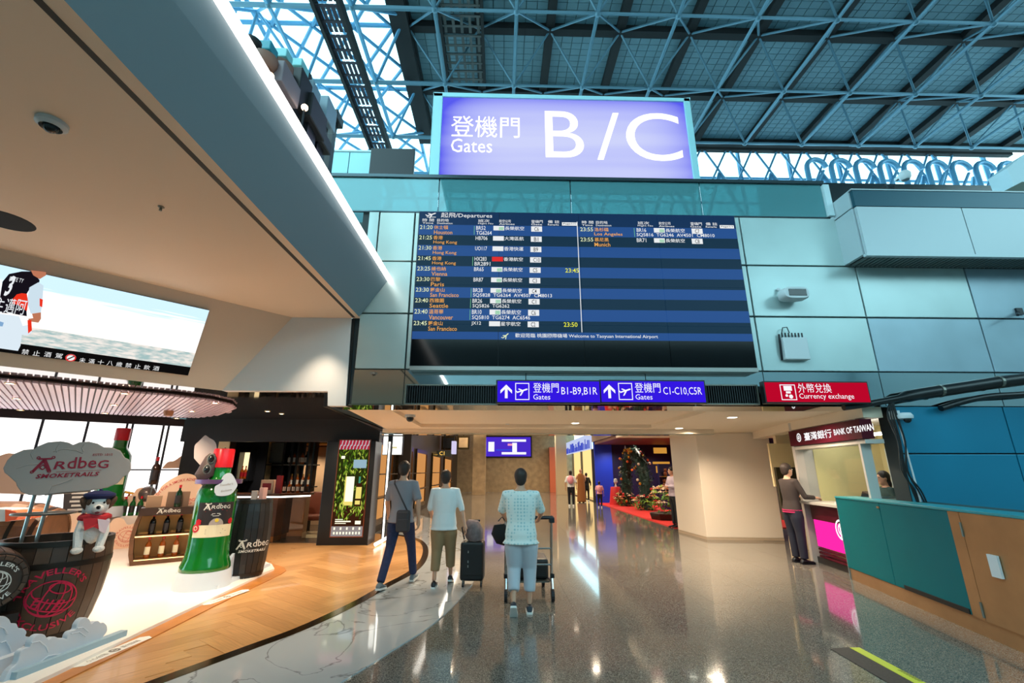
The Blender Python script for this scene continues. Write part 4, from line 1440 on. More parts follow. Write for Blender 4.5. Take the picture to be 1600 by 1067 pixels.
# left side shops of the concourse
XLW = -3.35
dkw = mat('dark_wood', S(34, 24, 18), .35)
o = MB().bb(XLW - .3, XLW, 11.6, 37, 0, 4.7).build('wall_left', dkw); tag(o, 'dark shop wall along the left of the far concourse', 'wall', kind='structure')
orange_w = emat('warm_window', S(230, 160, 92), .8)
for i, (y0, y1) in enumerate(((12.3, 14.4), (15.2, 17.6), (18.6, 21), (23, 26), (28, 32))):
    t = thing('shop_window', 'warm lit shop window, %s along the left of the concourse' % ['first', 'second', 'third', 'fourth', 'fifth'][i], 'window', (XLW, y0, .3))
    MB().bb(XLW, XLW + .03, y0, y1, .35, 2.3).build('lit_back', orange_w, t)
    fr = MB().bb(XLW, XLW + .08, y0 - .08, y0, .2, 2.45).bb(XLW, XLW + .08, y1, y1 + .08, .2, 2.45).bb(XLW, XLW + .08, y0, y1, .2, .35).bb(XLW, XLW + .08, y0, y1, 2.3, 2.45)
    fr.build('frame', gold, t)
    for z in (.9, 1.5):
        MB().bb(XLW + .03, XLW + .25, y0, y1, z, z + .03).build('shelf', dkw, t)
tube_w = emat('tube_white', (1, .93, .82), 4)
t = thing('light_column', 'white vertical light strip at the corner of the black lightbox tower', 'light strip', PZ(590, 846))
a = PZ(592, 848)
MB().bb(a.x + .01, a.x + .035, 11.62, 11.68, .05, 2.3).build('tube', tube_w, t)
MB().bb(a.x - .03, a.x + .08, 11.68, 11.74, 0, 2.45).build('backing', black_fr, t)
o = MB().prism([PZ(584, 851, .06), PZ(606, 839, .06), PZ(606, 842, .06), PZ(586, 854, .06)], (0, 0, .03)).build('light_strip', tube_w); tag(o, 'short glowing floor strip at the foot of the lightbox tower', 'light strip')
# square white sign hung over the left shops
a, c = PY(597, 711, 12.5), PY(630, 681, 12.5)
t = thing('shop_sign', 'square glowing white shop sign hung at the left of the passage', 'sign', ((a.x + c.x) / 2, 12.5, a.z))
MB().bb(a.x, c.x, 12.5, 12.6, a.z, c.z).build('box', black_fr, t)
MB().bb(a.x + .015, c.x - .015, 12.48, 12.5, a.z + .015, c.z - .015).build('face', emat('sign_warm_white', (1, .97, .88), 2), t)
m = MB()
m.quad([(a.x + .14, 12.478, a.z + .17), (c.x - .14, 12.478, a.z + .17), (c.x - .14, 12.478, a.z + .22), (a.x + .14, 12.478, a.z + .22)])
m.build('faint_mark', emat('faint_gold', S(226, 214, 160), 1), t)
MB().bb((a.x + c.x) / 2 - .02, (a.x + c.x) / 2 + .02, 12.53, 12.57, c.z, 4.7).build('hanger', black_fr, t)
# slanting ceiling light line, black and gold fixtures, gate number sign
p, q = PZ(632, 668, 4.6), PZ(652, 716, 4.6)
p = Vector((-2.7, 17, 4.6)); q = Vector((-2.7, 36, 4.6))
o = MB().bb(-2.75, -2.6, 14, 36, 4.6, 4.68).build('light_strip', tube_w); tag(o, 'long ceiling light line running along the left of the concourse', 'light strip')
for i, (px0, px1, py0, py1, Yq, fm, lb) in enumerate(((689, 713, 681, 703, 26, black_fr, 'black square panel in a gold frame high on the left of the concourse'), (714, 734, 681, 702, 26, stone, 'beige square panel in a gold frame beside the black one'))):
    a, c = PY(px0, py1, Yq), PY(px1, py0, Yq)
    t = thing('picture', lb, 'panel', ((a.x + c.x) / 2, Yq, a.z))
    MB().bb(a.x, c.x, Yq, Yq + .1, a.z, c.z).build('frame', gold, t)
    MB().bb(a.x + .1, c.x - .1, Yq - .02, Yq, a.z + .1, c.z - .1).build('panel', fm, t)
    MB().bb((a.x + c.x) / 2 - .03, (a.x + c.x) / 2 + .03, Yq + .03, Yq + .07, c.z, 4.7).build('hanger', gold, t)
a, c = PY(682, 713, 25), PY(706, 704, 25)
t = thing('gate_number_sign', 'small dark hanging sign with the orange gate number C1', 'sign', ((a.x + c.x) / 2, 25, a.z))
MB().bb(a.x, c.x, 25, 25.1, a.z, c.z).build('panel', mat('slate_green', S(74, 88, 84), .4), t)
m = MB(); write(m, 'C1', (a.x + .15, 25, a.z + .06), X, Z, h=.2, bold=.02); m.build('lettering', emat('amber', S(240, 190, 90), 1.2), t)
MB().bb((a.x + c.x) / 2 - .03, (a.x + c.x) / 2 + .03, 25.03, 25.07, c.z, 4.7).build('hanger', black_fr, t)
a, c = PY(705, 709, 20), PY(712, 689, 20)
t = thing('blade_sign', 'thin vertical lit blade sign hanging over the concourse', 'sign', (a.x, 20, a.z))
MB().bb(a.x, c.x, 20, 20.5, a.z, c.z).build('panel', emat('blade_face', S(214, 206, 240), 1), t)
MB().bb((a.x + c.x) / 2 - .02, (a.x + c.x) / 2 + .02, 20.2, 20.25, c.z, 4.7).build('hanger', black_fr, t)
o = MB().bb(-1.9, -1.0, 33, 33.8, 0, 4.7).build('pillar', stone); tag(o, 'beige stone pillar before the far end wall', 'pillar', kind='structure')
o = MB().bb(4.0, 4.75, 33, 33.6, 0, 4.7).build('pillar', farw); tag(o, 'cream pillar at the right end of the far concourse', 'pillar', kind='structure')
# right side: coral wall piece, lit shop, blue shop
coral = mat('coral_wall', S(216, 112, 80), .5)
o = MB().bb(3.9, 5, 36.5, 36.9, 0, 3.4).build('wall_right', coral); tag(o, 'coral red wall piece at the far end beside the lit shop', 'wall', kind='structure')
t = thing('far_shop', 'brightly lit shop with blue and white fascia on the right of the concourse', 'shop', (XR, 30, 0))
lit_y = emat('shop_glow', S(255, 214, 140), 1.25)
MB().bb(XR + .6, XR + .65, 25.2, 36, 0, 2.9).build('lit_back_wall', lit_y, t)
MB().bb(XR - .1, XR, 25.2, 36, 2.75, 3.6).build('fascia', emat('fascia_lit', S(196, 206, 240), 1), t)
m = MB()
rnd = random.Random(3)
for k in range(26):
    y = 25.4 + k * .4
    m.bb(XR - .12, XR - .1, y, y + rnd.uniform(.15, .34), 2.8, 2.8 + rnd.uniform(.25, .62))
o = m.build('fascia_blocks', emat('fascia_blue', S(70, 84, 196), 1), t); o['kind'] = 'stuff'
for y in (25.15, 28.6, 32, 35.8):
    MB().bb(XR - .06, XR + .06, y, y + .12, 0, 2.75).build('post', gfr, t)
MB().bb(XR + .1, XR + .6, 25.2, 36, 0, .05).build('sill', gold, t)
blue = mat('lit_blue', S(22, 60, 214), .45)  # lit part of the navy wall, its light put into the colour
navy = mat('navy', S(16, 18, 70), .5)
o = MB().bb(XR, 11.2, 24.7, 25, 0, 3.6).build('wall_back', navy); tag(o, 'dark blue back wall of the festive blue shop', 'wall', kind='structure')
o = MB().bb(XR - .02, XR + .9, 24.55, 24.7, 0, 3.1).build('wall_back', blue); tag(o, 'lit left part of the festive shop wall, its light put into brighter blue', 'wall', kind='structure')
o = MB().bb(11, 11.2, 12.9, 24.7, 0, 3.6).build('wall_right', navy); tag(o, 'dark blue side wall of the festive blue shop', 'wall', kind='structure')
o = MB().bb(XR, 11.2, 13.6, 25, 2.95, 3.1).build('ceiling', mat('brown_ceiling', S(120, 84, 62), .5)); tag(o, 'brown ceiling of the festive blue shop', 'ceiling', kind='structure')
o = MB().bb(XR - .05, XR + .05, 13.5, 25, 3.1, 4.7).build('wall_right', mat('taupe', S(150, 130, 112), .5)); tag(o, 'taupe wall band above the open front of the blue shop', 'wall', kind='structure')
red = mat('red_carpet', S(206, 36, 30), .8, noise=(30, .12, 2))
o = MB().bb(XR, 10.9, 13.9, 24.5, 0, .02).build('carpet', red); tag(o, 'bright red carpet on the floor of the festive blue shop', 'carpet')
# garland arch
leafd = mat('fir_green', S(14, 54, 44), .6)
def leaf_cloud(mb, c, r, n, s, rnd, mi=0):
    for _ in range(n):
        d = Vector((rnd.gauss(0, 1), rnd.gauss(0, 1), rnd.gauss(0, 1))).normalized()
        p = Vector(c) + Vector((d.x * r[0], d.y * r[1], d.z * r[2])) * rnd.uniform(.75, 1.05)
        a = d.orthogonal().normalized(); a = Matrix.Rotation(rnd.uniform(0, 6.28), 3, d) @ a
        b_ = d.cross(a) * .4
        k = s * rnd.uniform(.6, 1.3)
        t = (a + d * .5).normalized() * k
        mb.add([p - b_ * k, p + t * .6 - b_ * k * .2, p + t, p + b_ * k * .6 + t * .3], [(0, 1, 2, 3)], mi)
rnd = random.Random(5)
t = thing('garland_arch', 'green fir garland arch with baubles on the red carpet', 'arch', (6.15, 21, .02))
path = [(6.0, 22.3, .1), (6.0, 22.3, .8), (6.02, 22.2, 1.5), (6.05, 21.9, 2.1), (6.1, 21.2, 2.4), (6.15, 20.5, 2.1), (6.2, 20.1, 1.5), (6.2, 20.0, .8), (6.2, 20.0, .1)]
path = smooth_line([Vector(p) for p in path], 4)
MB().tube(path, .22, 10).build('core', leafd, t, smooth=True)
m = MB()
for p in path:
    leaf_cloud(m, p, (.33, .33, .3), 60, .13, rnd)
m.build('foliage', leafd, t)['kind'] = 'stuff'
bcol = [mat('bauble_gold', S(214, 160, 60), .2, .6), mat('bauble_red', S(190, 40, 40), .3), mat('bauble_white', S(226, 220, 200), .3), mat('bauble_orange', S(226, 110, 50), .3)]
bme = [MB().ball((0, 0, 0), .06, 8, 6).mesh('bauble', c, smooth=True) for c in bcol]
for k in range(46):
    p = rnd.choice(path); a = rnd.uniform(0, 6.28)
    put(rnd.choice(bme), 'bauble', t, loc=PM[t].inverted() @ (p + Vector((.36 * math.cos(a), .36 * math.sin(a), rnd.uniform(-.1, .1)))))
for k in range(9):
    p = path[15 + k % 6]
    put(bme[0], 'bauble', t, loc=PM[t].inverted() @ (p + Vector((-.3 + rnd.uniform(-.1, .1), rnd.uniform(-.3, .3), rnd.uniform(.0, .3)))))
MB().prism([(5.9, 21.6, 2.3), (5.9, 21.9, 2.3), (5.9, 21.75, 2.75)], (.05, 0, 0)).build('white_star', mat('white_enamel', S(240, 240, 236), .4), t)
# flower heaps at the arch feet and in a dark planter
fl_g = mat('leaf_green', S(90, 140, 50), .5)
def heap(name, label, c, r, ht, planter):
    t = thing(name, label, 'flowers', (c[0], c[1], .02))
    if planter:
        MB().lathe([(0, 0), (r * .9, 0), (r, .2), (r * .92, .2), (0, .19)], (c[0], c[1], .02), 8).build('planter', dkw, t)
    m = MB(); leaf_cloud(m, (c[0], c[1], ht * .55), (r * .9, r * .9, ht * .5), 160, .16, rnd)
    m.build('foliage', fl_g, t)['kind'] = 'stuff'
    for k in range(34):
        a, e = rnd.uniform(0, 6.28), rnd.uniform(0, 1.4)
        p = Vector((c[0] + r * .9 * math.cos(a) * math.cos(e), c[1] + r * .9 * math.sin(a) * math.cos(e), .15 + ht * (.35 + .6 * math.sin(e))))
        put(rnd.choice(fme), 'flower', t, loc=PM[t].inverted() @ p)
fcol = [mat('flower_red', S(206, 40, 44), .5), mat('flower_cream', S(238, 214, 186), .5), mat('flower_peach', S(226, 160, 110), .5), mat('flower_lime', S(150, 190, 70), .5)]
fme = []
for c in fcol:
    m = MB()
    for j in range(7):
        a = j * 2 * PI / 7
        d = Vector((math.cos(a), math.sin(a), 0))
        n = Vector((-d.y, d.x, 0))
        m.add([Vector((0, 0, .04)), d * .07 - n * .04 + Z * .03, d * .13, d * .07 + n * .04 + Z * .03], [(0, 1, 2, 3)])
    m.ball((0, 0, .03), .04, 6, 4)
    fme.append(m.mesh('flower', c))
heap('flower_heap', 'heap of small flowers around the far foot of the garland arch', (5.95, 22.4), .55, .5, False)
heap('flower_heap', 'heap of small flowers around the near foot of the garland arch', (6.2, 20.0), .6, .5, False)
heap('flower_planter', 'dark planter heaped with red, cream and green flowers on the carpet', (5.75, 16.3), .62, 1.0, True)
# bear shelf, orange table, red stool on the carpet
t = thing('display_stand', 'dark stand with orange top carrying small brown toys', 'stand', (7.45, 20.4, .02))
MB().bb(7.05, 7.9, 20.2, 20.8, .02, .85).build('body', navy, t)
MB().bb(7.0, 7.95, 20.1, 20.9, .85, .92).build('top', mat('orange_top', S(226, 140, 50), .4), t)
MB().bb(7.05, 7.9, 20.6, 20.8, .92, 1.9).build('back_board', navy, t)
MB().bb(7.05, 7.9, 20.3, 20.6, 1.35, 1.38).build('shelf', bcol[0], t)
brn = mat('brown_plush', S(120, 72, 40), .9)
for k in range(5):
    x, z = (7.17 + .24 * k, .92) if k < 3 else (7.25 + .35 * (k - 3), 1.38)
    t2 = thing('plush_toy', 'small brown toy %s of the dark stand' % ['at the left on the top', 'in the middle on the top', 'at the right on the top', 'at the left on the shelf', 'at the right on the shelf'][k], 'toy', (x, 20.4, z), group='brown toys on the dark stand')
    MB().ball((x, 20.4, z + .1), (.08, .07, .1), 10, 6).build('body', brn, t2, smooth=True)
    MB().ball((x, 20.38, z + .25), .07, 10, 6).build('head', brn, t2, smooth=True)
    for s in (-1, 1):
        MB().ball((x + s * .05, 20.38, z + .31), .025, 6, 4).build('ear', brn, t2)
t = thing('wall_sign', 'gold lettering marks on the dark blue shop wall', 'sign', (8.6, 24.68, 2.0))
for z, wd, h in ((2.5, .7, .3), (1.95, .9, .12), (1.5, .6, .35)):
    MB().bb(8.6 - wd / 2, 8.6 + wd / 2, 24.66, 24.7, z, z + h).build('gold_bar', emat('gold_glow', S(214, 150, 60), .9), t)
t = thing('draped_table', 'small round table draped in red cloth beside the arch', 'table', (5.75, 23.3, .02))
MB().lathe([(0, 0), (.36, 0), (.3, .5), (.26, .8), (.25, .82), (0, .83)], (5.75, 23.3, .02), 14).build('cloth', fcol[0], t, smooth=True)
MB().lathe([(0, .83), (.06, .83), (.03, .95), (.1, 1.05), (.08, 1.2), (0, 1.22)], (5.75, 23.3, .02), 10).build('white_vase', offw, t, smooth=True)
# ================================================================ the shop shell
YF = 11.3
ZCE = 2.82
dmir = mat('dark_mirror', S(120, 108, 100), .05, .9)
dbrown = mat('dark_brown', S(36, 27, 22), .45)
w1 = PZ(312, 664, 2.7); w0 = PZ(-40, 645.5, 2.7)
wdir = (w1 - w0); wdir.z = 0; wdir.normalize()
wn = Vector((wdir.y, -wdir.x, 0)); wn = wn if wn.y < 0 else -wn
o = MB().prism([fas(2.72, .05) + Vector((0, .1, .1)), fas(2.72, 12) + Vector((0, .1, .1)), Vector((-13.5, 4, ZCE)), Vector((w0.x - 3, w0.y - 2, ZCE)) , Vector((w1.x, YF + .1, ZCE)), Vector((-2.95, YF + .1, ZCE)), Vector((-2.62, 7.0, ZCE))], (0, 0, .1))
for i, v in enumerate(o.v):
    o.v[i] = (v[0], v[1], ZCE if i < 7 else ZCE + .1)
o = o.build('ceiling', dmir); tag(o, 'dark mirror polished ceiling of the shop', 'ceiling', kind='structure')
o = MB().prism([Vector((-2.62, 6.9, ZS)), Vector((-2.66, 10.7, ZS)), Vector((-2.9, 11.3, ZS)), Vector((-2.9, 11.3, ZCE)), Vector((-2.62, 6.9, ZCE))], (-.06, 0, 0)).build('trim_5', dbrown); tag(o, 'dark brown drop edge between shop ceiling and passage soffit', 'trim', kind='structure')
# facade with the bar opening
xo0, xo1 = PZ(338, 848).x, PZ(505, 848).x
xt1 = PZ(580, 849).x
oz = PY(440, 690, YF).z
o = MB().bb(w1.x - .2, xt1, YF, YF + .2, oz, ZCE).build('wall_back', dbrown); tag(o, 'dark brown bulkhead above the whisky bar opening', 'wall', kind='structure')
o = MB().bb(w1.x - .1, xo0, YF, YF + .25, 0, oz).build('wall_back', dbrown); tag(o, 'dark brown wall between shop windows and bar', 'wall', kind='structure')
creamp = mat('cream_panel', S(226, 206, 160), .5)
a, c = PY(334, 745, YF), PY(357, 690, YF)
o = MB().bb(a.x, c.x + .05, YF - .03, YF, a.z, c.z).build('trim_6', creamp); tag(o, 'narrow cream panel on the dark wall beside the windows', 'panel', kind='structure')
o = MB().bb(-7.6, -2.9, 15.2, 15.4, 0, ZCE).build('wall_back', dbrown); tag(o, 'dark back wall of the bar room', 'wall', kind='structure')
o = MB().bb(-7.6, -7.4, YF + .2, 15.2, 0, ZCE).build('wall_left', dbrown); tag(o, 'dark left wall of the bar room', 'wall', kind='structure')
o = MB().bb(-4.3, -4.1, YF + 1.5, 15.2, 0, ZCE).build('wall_right', mat('warm_beige', S(196, 164, 130), .6)); tag(o, 'beige right wall of the bar room', 'wall', kind='structure')
o = MB().bb(-7.6, -3.4, YF + .2, 15.4, oz + .2, oz + .3).build('ceiling', dbrown); tag(o, 'dark ceiling of the bar room', 'ceiling', kind='structure')
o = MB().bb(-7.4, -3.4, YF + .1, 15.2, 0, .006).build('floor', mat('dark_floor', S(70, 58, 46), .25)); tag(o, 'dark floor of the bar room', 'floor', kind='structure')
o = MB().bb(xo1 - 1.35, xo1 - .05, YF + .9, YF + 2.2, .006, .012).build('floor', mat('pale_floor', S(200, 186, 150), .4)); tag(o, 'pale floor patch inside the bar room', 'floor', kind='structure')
# ---- lightbox tower with the foliage poster
t = thing('lightbox', 'tall black lightbox tower with a lit poster of leaves and a bottle', 'lightbox', ((xo1 + xt1) / 2, YF, 0))
MB().bb(xo1, xt1, YF - .3, YF + .3, 0, oz).build('cabinet', black_fr, t, bevel=.01)
pa, pc = PY(517, 838, YF - .31), PY(577, 688, YF - .31)
px0, px1, pz0, pz1 = (PY(532, 688, YF - .31).x + PY(516, 838, YF - .31).x) / 2, (PY(579, 688, YF - .31).x + PY(565, 838, YF - .31).x) / 2, pa.z, pc.z
yb = YF - .31
poster = emat('poster_dark', S(40, 46, 14), 1)
po = MB().bb(px0, px1, yb, yb + .02, pz0, pz1).build('poster', poster, t)
MB().bb(px0 - .02, px0, yb - .01, yb + .02, pz0, pz1).bb(px1, px1 + .02, yb - .01, yb + .02, pz0, pz1).bb(px0 - .02, px1 + .02, yb - .01, yb + .02, pz1, pz1 + .02).bb(px0 - .02, px1 + .02, yb - .01, yb + .02, pz0 - .02, pz0).build('poster_frame', mat('copper', S(150, 84, 60), .3, .8), t)
pw, ph = px1 - px0, pz1 - pz0
m = MB()
rnd = random.Random(11)
pc_ = [emat('leaf_a', S(120, 150, 40), 1), emat('leaf_b', S(190, 200, 80), 1), emat('leaf_c', S(60, 90, 24), 1), emat('poster_red', S(170, 40, 60), 1), emat('poster_silver', S(190, 190, 196), 1), emat('poster_white', S(252, 246, 214), 1.3), emat('poster_yellow', S(226, 206, 110), 1.2), emat('poster_teal', S(70, 150, 120), 1), emat('poster_brown', S(58, 30, 16), 1), emat('poster_blue', S(150, 180, 196), 1), emat('poster_grey', S(150, 140, 138), 1)]
def pq(u0, u1, v0, v1, mi, d=.002): m.quad([(px0 + pw * u0, yb - d, pz0 + ph * v0), (px0 + pw * u1, yb - d, pz0 + ph * v0), (px0 + pw * u1, yb - d, pz0 + ph * v1), (px0 + pw * u0, yb - d, pz0 + ph * v1)], mi)
pq(0, 1, .1, .3, 8, .001)
for k in range(330):
    u, v = rnd.random(), rnd.uniform(.14, .9)
    a = rnd.uniform(0.6, 2.5); L = rnd.uniform(.05, .12)
    if .1 < u < .9 and .32 < v < .62 and rnd.random() < .5: continue
    x, z = px0 + pw * u, pz0 + ph * v
    x1_, z1_ = x + L * math.cos(a), z + L * math.sin(a) * 1.4
    if not (px0 < x1_ < px1): continue
    w_ = .018; d = .003 + .00001 * k
    m.quad([(x, yb - d, z), ((x + x1_) / 2 + w_, yb - d, (z + z1_) / 2), (x1_, yb - d, z1_), ((x + x1_) / 2 - w_, yb - d, (z + z1_) / 2)], rnd.choice([0, 0, 1, 2, 2]))
pq(0, 1, .9, 1, 3, .0075)
for k in range(18):
    u = k / 18
    m.quad([(px0 + pw * u, yb - .008, pz0 + ph * (.9 + .04 * (k % 2))), (px0 + pw * (u + .03), yb - .008, pz0 + ph * (.9 + .04 * (k % 2))), (px0 + pw * (u + .06), yb - .008, pz0 + ph * (.95 + .05 * (k % 2))), (px0 + pw * (u + .03), yb - .008, pz0 + ph * (.95 + .05 * (k % 2)))], 4)
pq(.52, .95, .7, .79, 9, .008); pq(.1, .22, .8, .83, 5, .008)
pq(.34, .6, .31, .61, 5, .009); pq(.3, .35, .32, .61, 6, .0085); pq(.34, .6, .31, .35, 6, .0095)
pq(.68, .86, .38, .5, 6, .009); pq(.66, .88, .3, .38, 8, .0088); pq(.68, .86, .5, .54, 8, .009); pq(.74, .8, .54, .61, 7, .009); pq(.68, .84, .32, .36, 6, .0092)
pq(0, 1, 0, .1, 10, .009)
for r, n in ((.065, 5), (.02, 9)):
    for k in range(n):
        u = .1 + .8 * k / (n - 1)
        pq(u - .025, u + .025, r, r + .025, 5, .0095)
pq(.1, .45, .125, .132, 5, .009); pq(.1, .6, .142, .155, 5, .009); pq(.74, .92, .12, .155, 5, .009); pq(.1, .35, .165, .172, 5, .009)
m.build('print', pc_, po)
# ---- the bar: counter, shelves, bottles
walnut = mat('walnut', S(84, 48, 26), .3, noise=(2.4, .2, 4))
bar = thing('bar_counter', 'dark wood whisky bar with glowing edge under its top', 'bar', (-6.2, YF + .45, 0))
ba, bb_ = PZ(360, 840), PZ(432, 842)
bx1 = PY(432, 800, YF + .25).x
MB().bb(w1.x + .2, bx1, YF + .25, YF + .85, .12, .98).build('body', walnut, bar)
MB().bb(w1.x + .2, bx1 - .02, YF + .3, YF + .85, .0, .12).build('plinth', mat('copper_kick', S(170, 110, 60), .3, .7), bar)
bx2 = PY(486, 768, YF + .9).x
MB().bb(bx1, bx2, YF + .65, YF + .9, .0, .98).build('mirror_side', dmir, bar)
MB().prism([(w1.x + .2, YF + .2, 1.02), (bx1 + .05, YF + .2, 1.02), (bx2 + .05, YF + .75, 1.02), (bx2 + .05, YF + 1.0, 1.02), (w1.x + .2, YF + 1.0, 1.02)], (0, 0, .05)).build('top', walnut, bar)
MB().prism([(w1.x + .2, YF + .215, .985), (bx1 + .04, YF + .215, .985), (bx2 + .04, YF + .76, .985), (bx2 + .04, YF + .8, .985), (bx1 + .02, YF + .25, .985), (w1.x + .2, YF + .25, .985)], (0, 0, .035)).build('light_edge', tube_w, bar)
red_b = mat('red_box', S(150, 20, 30), .35)
amber = mat('amber_glass', S(150, 74, 22), .1)
wht = mat('white_label', S(240, 234, 222), .5)
blk_g = mat('black_glass', S(12, 12, 14), .08)
def box_thing(name, label, c, d, m_, rz=0, grp=None, lab=None):
    t = thing(name, label, 'box', (c[0], c[1], c[2]), 0, grp)
    MB().box((c[0], c[1], c[2] + d[2] / 2), d, rz).build('carton', m_, t, bevel=.004)
    if lab: MB().box((c[0], c[1] - d[1] / 2 - .002, c[2] + d[2] * .5), (d[0] * .7, .003, d[2] * .5), rz).build('label', lab, t)
    return t
def bottle_mb(s=1.0):
    return [(0, 0), (.038 * s, 0), (.041 * s, .01 * s), (.041 * s, .18 * s), (.03 * s, .215 * s), (.014 * s, .235 * s), (.014 * s, .285 * s)], [(.0155 * s, .262 * s), (.0165 * s, .305 * s), (0, .306 * s)]
BOT = {}
def bottle(name, label, p, glass_m, cap_m, lab_m, s=1.0, grp=None):
    k = (glass_m.name, cap_m.name, lab_m.name, s)
    if k not in BOT:
        a_, b_ = bottle_mb(s)
        BOT[k] = (MB().lathe(a_, n=14).mesh('glass', glass_m, smooth=True), MB().lathe(b_, n=12).mesh('cap', cap_m, smooth=True),
                  MB().lathe([(.0418 * s, .05 * s), (.0418 * s, .16 * s)], n=14, a0=-PI * .95, a1=-PI * .05).mesh('label', lab_m))
    t = thing(name, label, 'bottle', p, 0, grp)
    for nm, me in zip(('glass', 'cap', 'label'), BOT[k]): put(me, nm, t)
    return t
ZT = 1.07
box_thing('gift_box', 'cream and red gift box standing on the bar top', (PY(420, 750, YF + .5).x, YF + .5, ZT), (.3, .12, .32), mat('red_cream', S(224, 196, 168), .4), 0, None, red_b)
box_thing('gift_box', 'slim dark red carton on the bar top beside the cream box', (PY(438, 745, YF + .5).x, YF + .5, ZT), (.12, .1, .42), red_b)
for k, px in enumerate((445, 452, 459, 466, 473)):
    bottle('whisky_bottle', 'small whisky bottle on the bar top, %s in the row' % ['first', 'second', 'third', 'fourth', 'fifth'][k], (PY(px, 755, YF + .8).x, YF + .82, ZT), amber if k % 2 else blk_g, red_b if k == 1 else dk, wht, .9, 'bottles on the bar top')
# back shelving
bs = thing('back_shelf', 'black metal shelving against the back of the whisky bar', 'shelf', (-6, YF + 2.2, 0))
sx0, sx1 = PY(412, 740, YF + 2.2).x, PY(492, 740, YF + 2.2).x
ys = YF + 2.2
for px in (413, 440, 452, 461, 478, 486):
    x = PY(px, 740, ys).x
    MB().bb(x - .025, x + .025, ys, ys + .3, 0, 2.5).build('upright', creamp if px == 413 else black_fr, bs)
for z in (1.15, 1.75, 2.42):
    MB().bb(sx0, sx1, ys, ys + .3, z, z + .03).build('shelf', gfr if z == 1.75 else black_fr, bs)
MB().bb(sx0, PY(466, 740, ys).x, ys + .3, ys + .33, 0, 2.5).build('back_panel', dk, bs)
o = MB().bb(-6.9, -5.0, 15.1, 15.19, 0, 2.35).build('wall_back', mat('warm_beige', S(196, 164, 130), .6)); tag(o, 'beige wall panel at the back right of the bar room', 'wall', kind='structure')
o = MB().bb(-6.9, -5.0, 14.2, 15.1, 2.38, 2.42).build('trim_7', mat('ochre_ceiling', S(214, 150, 60), .5)); tag(o, 'ochre ceiling strip at the back right of the bar room', 'trim', kind='structure')
MB().bb(sx0 + .1, sx0 + .45, ys + .02, ys + .06, 1.82, 2.38).build('glass_door', mat('grey_glass', S(90, 100, 100), .1), bs)
for k in range(5):
    bottle('whisky_bottle', 'dark whisky bottle on the upper back shelf, %s from the left' % ['first', 'second', 'third', 'fourth', 'fifth'][k], (sx0 + .62 + .12 * k, ys + .12, 1.78), amber if k % 2 else blk_g, dk, wht, 1.2, 'bottles on the upper back shelf')
for k in range(4):
    bottle('whisky_bottle', 'pale labelled bottle on the lower back shelf, %s from the left' % ['first', 'second', 'third', 'fourth', 'fifth'][k], (sx0 + .75 + .16 * k, ys + .12, 1.18), amber, bcol[0], wht, 1.1, 'bottles on the lower back shelf')
# lit niche with three bottles
na, nc = PY(375, 748, YF + 1.6), PY(397, 707, YF + 1.6)
t = thing('lit_niche', 'glowing cream display niche on the dark wall behind the bar', 'niche', (na.x, YF + 1.6, na.z))
MB().bb(na.x, nc.x, YF + 1.65, YF + 1.7, na.z, nc.z).build('lit_back', emat('niche_glow', S(255, 226, 170), 1.5), t)
MB().bb(na.x - .05, na.x, YF + 1.4, YF + 1.7, na.z - .05, nc.z + .05).bb(nc.x, nc.x + .05, YF + 1.4, YF + 1.7, na.z - .05, nc.z + .05).bb(na.x, nc.x, YF + 1.4, YF + 1.7, na.z - .05, na.z).bb(na.x, nc.x, YF + 1.4, YF + 1.7, nc.z, nc.z + .05).build('surround', dk, t)
MB().bb(na.x - .3, nc.x + .3, YF + 1.7, YF + 1.75, 0, 2.5).build('wall_panel', dk, t)
for k in range(3):
    bottle('whisky_bottle', 'amber whisky bottle in the glowing niche, %s of three' % ['first', 'second', 'third', 'fourth', 'fifth'][k], (na.x + .08 + .09 * k, YF + 1.5, na.z), amber, amber, red_b, 1.1, 'bottles in the glowing niche')
# picture and armchair at the right of the bar room
a, c = PY(492, 738, 14), PY(500, 718, 14)
t = thing('framed_picture', 'small black framed picture on the beige bar room wall', 'picture', (-4.3, 13.6, 1.6))
MB().bb(-4.34, -4.3, 13.4, 13.9, 1.5, 2.05).build('frame', black_fr, t)
MB().bb(-4.35, -4.34, 13.47, 13.83, 1.57, 1.98).build('print', wht, t)
lx = PY(494, 780, 13).x
t = thing('armchair', 'brown leather armchair standing behind the end of the bar', 'chair', (lx, 13, 0.006))
leath = mat('brown_leather', S(110, 54, 34), .4)
MB().box((lx, 13, .42), (.6, .6, .14)).build('seat', leath, t, bevel=.04)
MB().box((lx, 13.28, .75), (.6, .12, .6), rx=-.15).build('backrest', leath, t, bevel=.04)
for s in (-1, 1):
    MB().box((lx + s * .31, 13, .56), (.09, .56, .09)).build('armrest', leath, t, bevel=.03)
    for d in (-.25, .25):
        MB().tube([(lx + s * .26, 13 + d, .006), (lx + s * .26, 13 + d, .4)], .02, 6).build('leg', dk, t)
lx2 = PY(455, 800, 12.55).x
t = thing('bar_stool', 'black bar stool standing in the dark behind the bar end', 'stool', (lx2, 12.9, .006))
MB().box((lx2, 12.9, .76), (.4, .4, .06)).build('seat', dk, t, bevel=.015)
for s in (-1, 1):
    for d in (-1, 1):
        MB().tube([(lx2 + s * .2, 12.9 + d * .2, .006), (lx2 + s * .16, 12.9 + d * .16, .74)], .015, 6).build('leg', gfr, t)

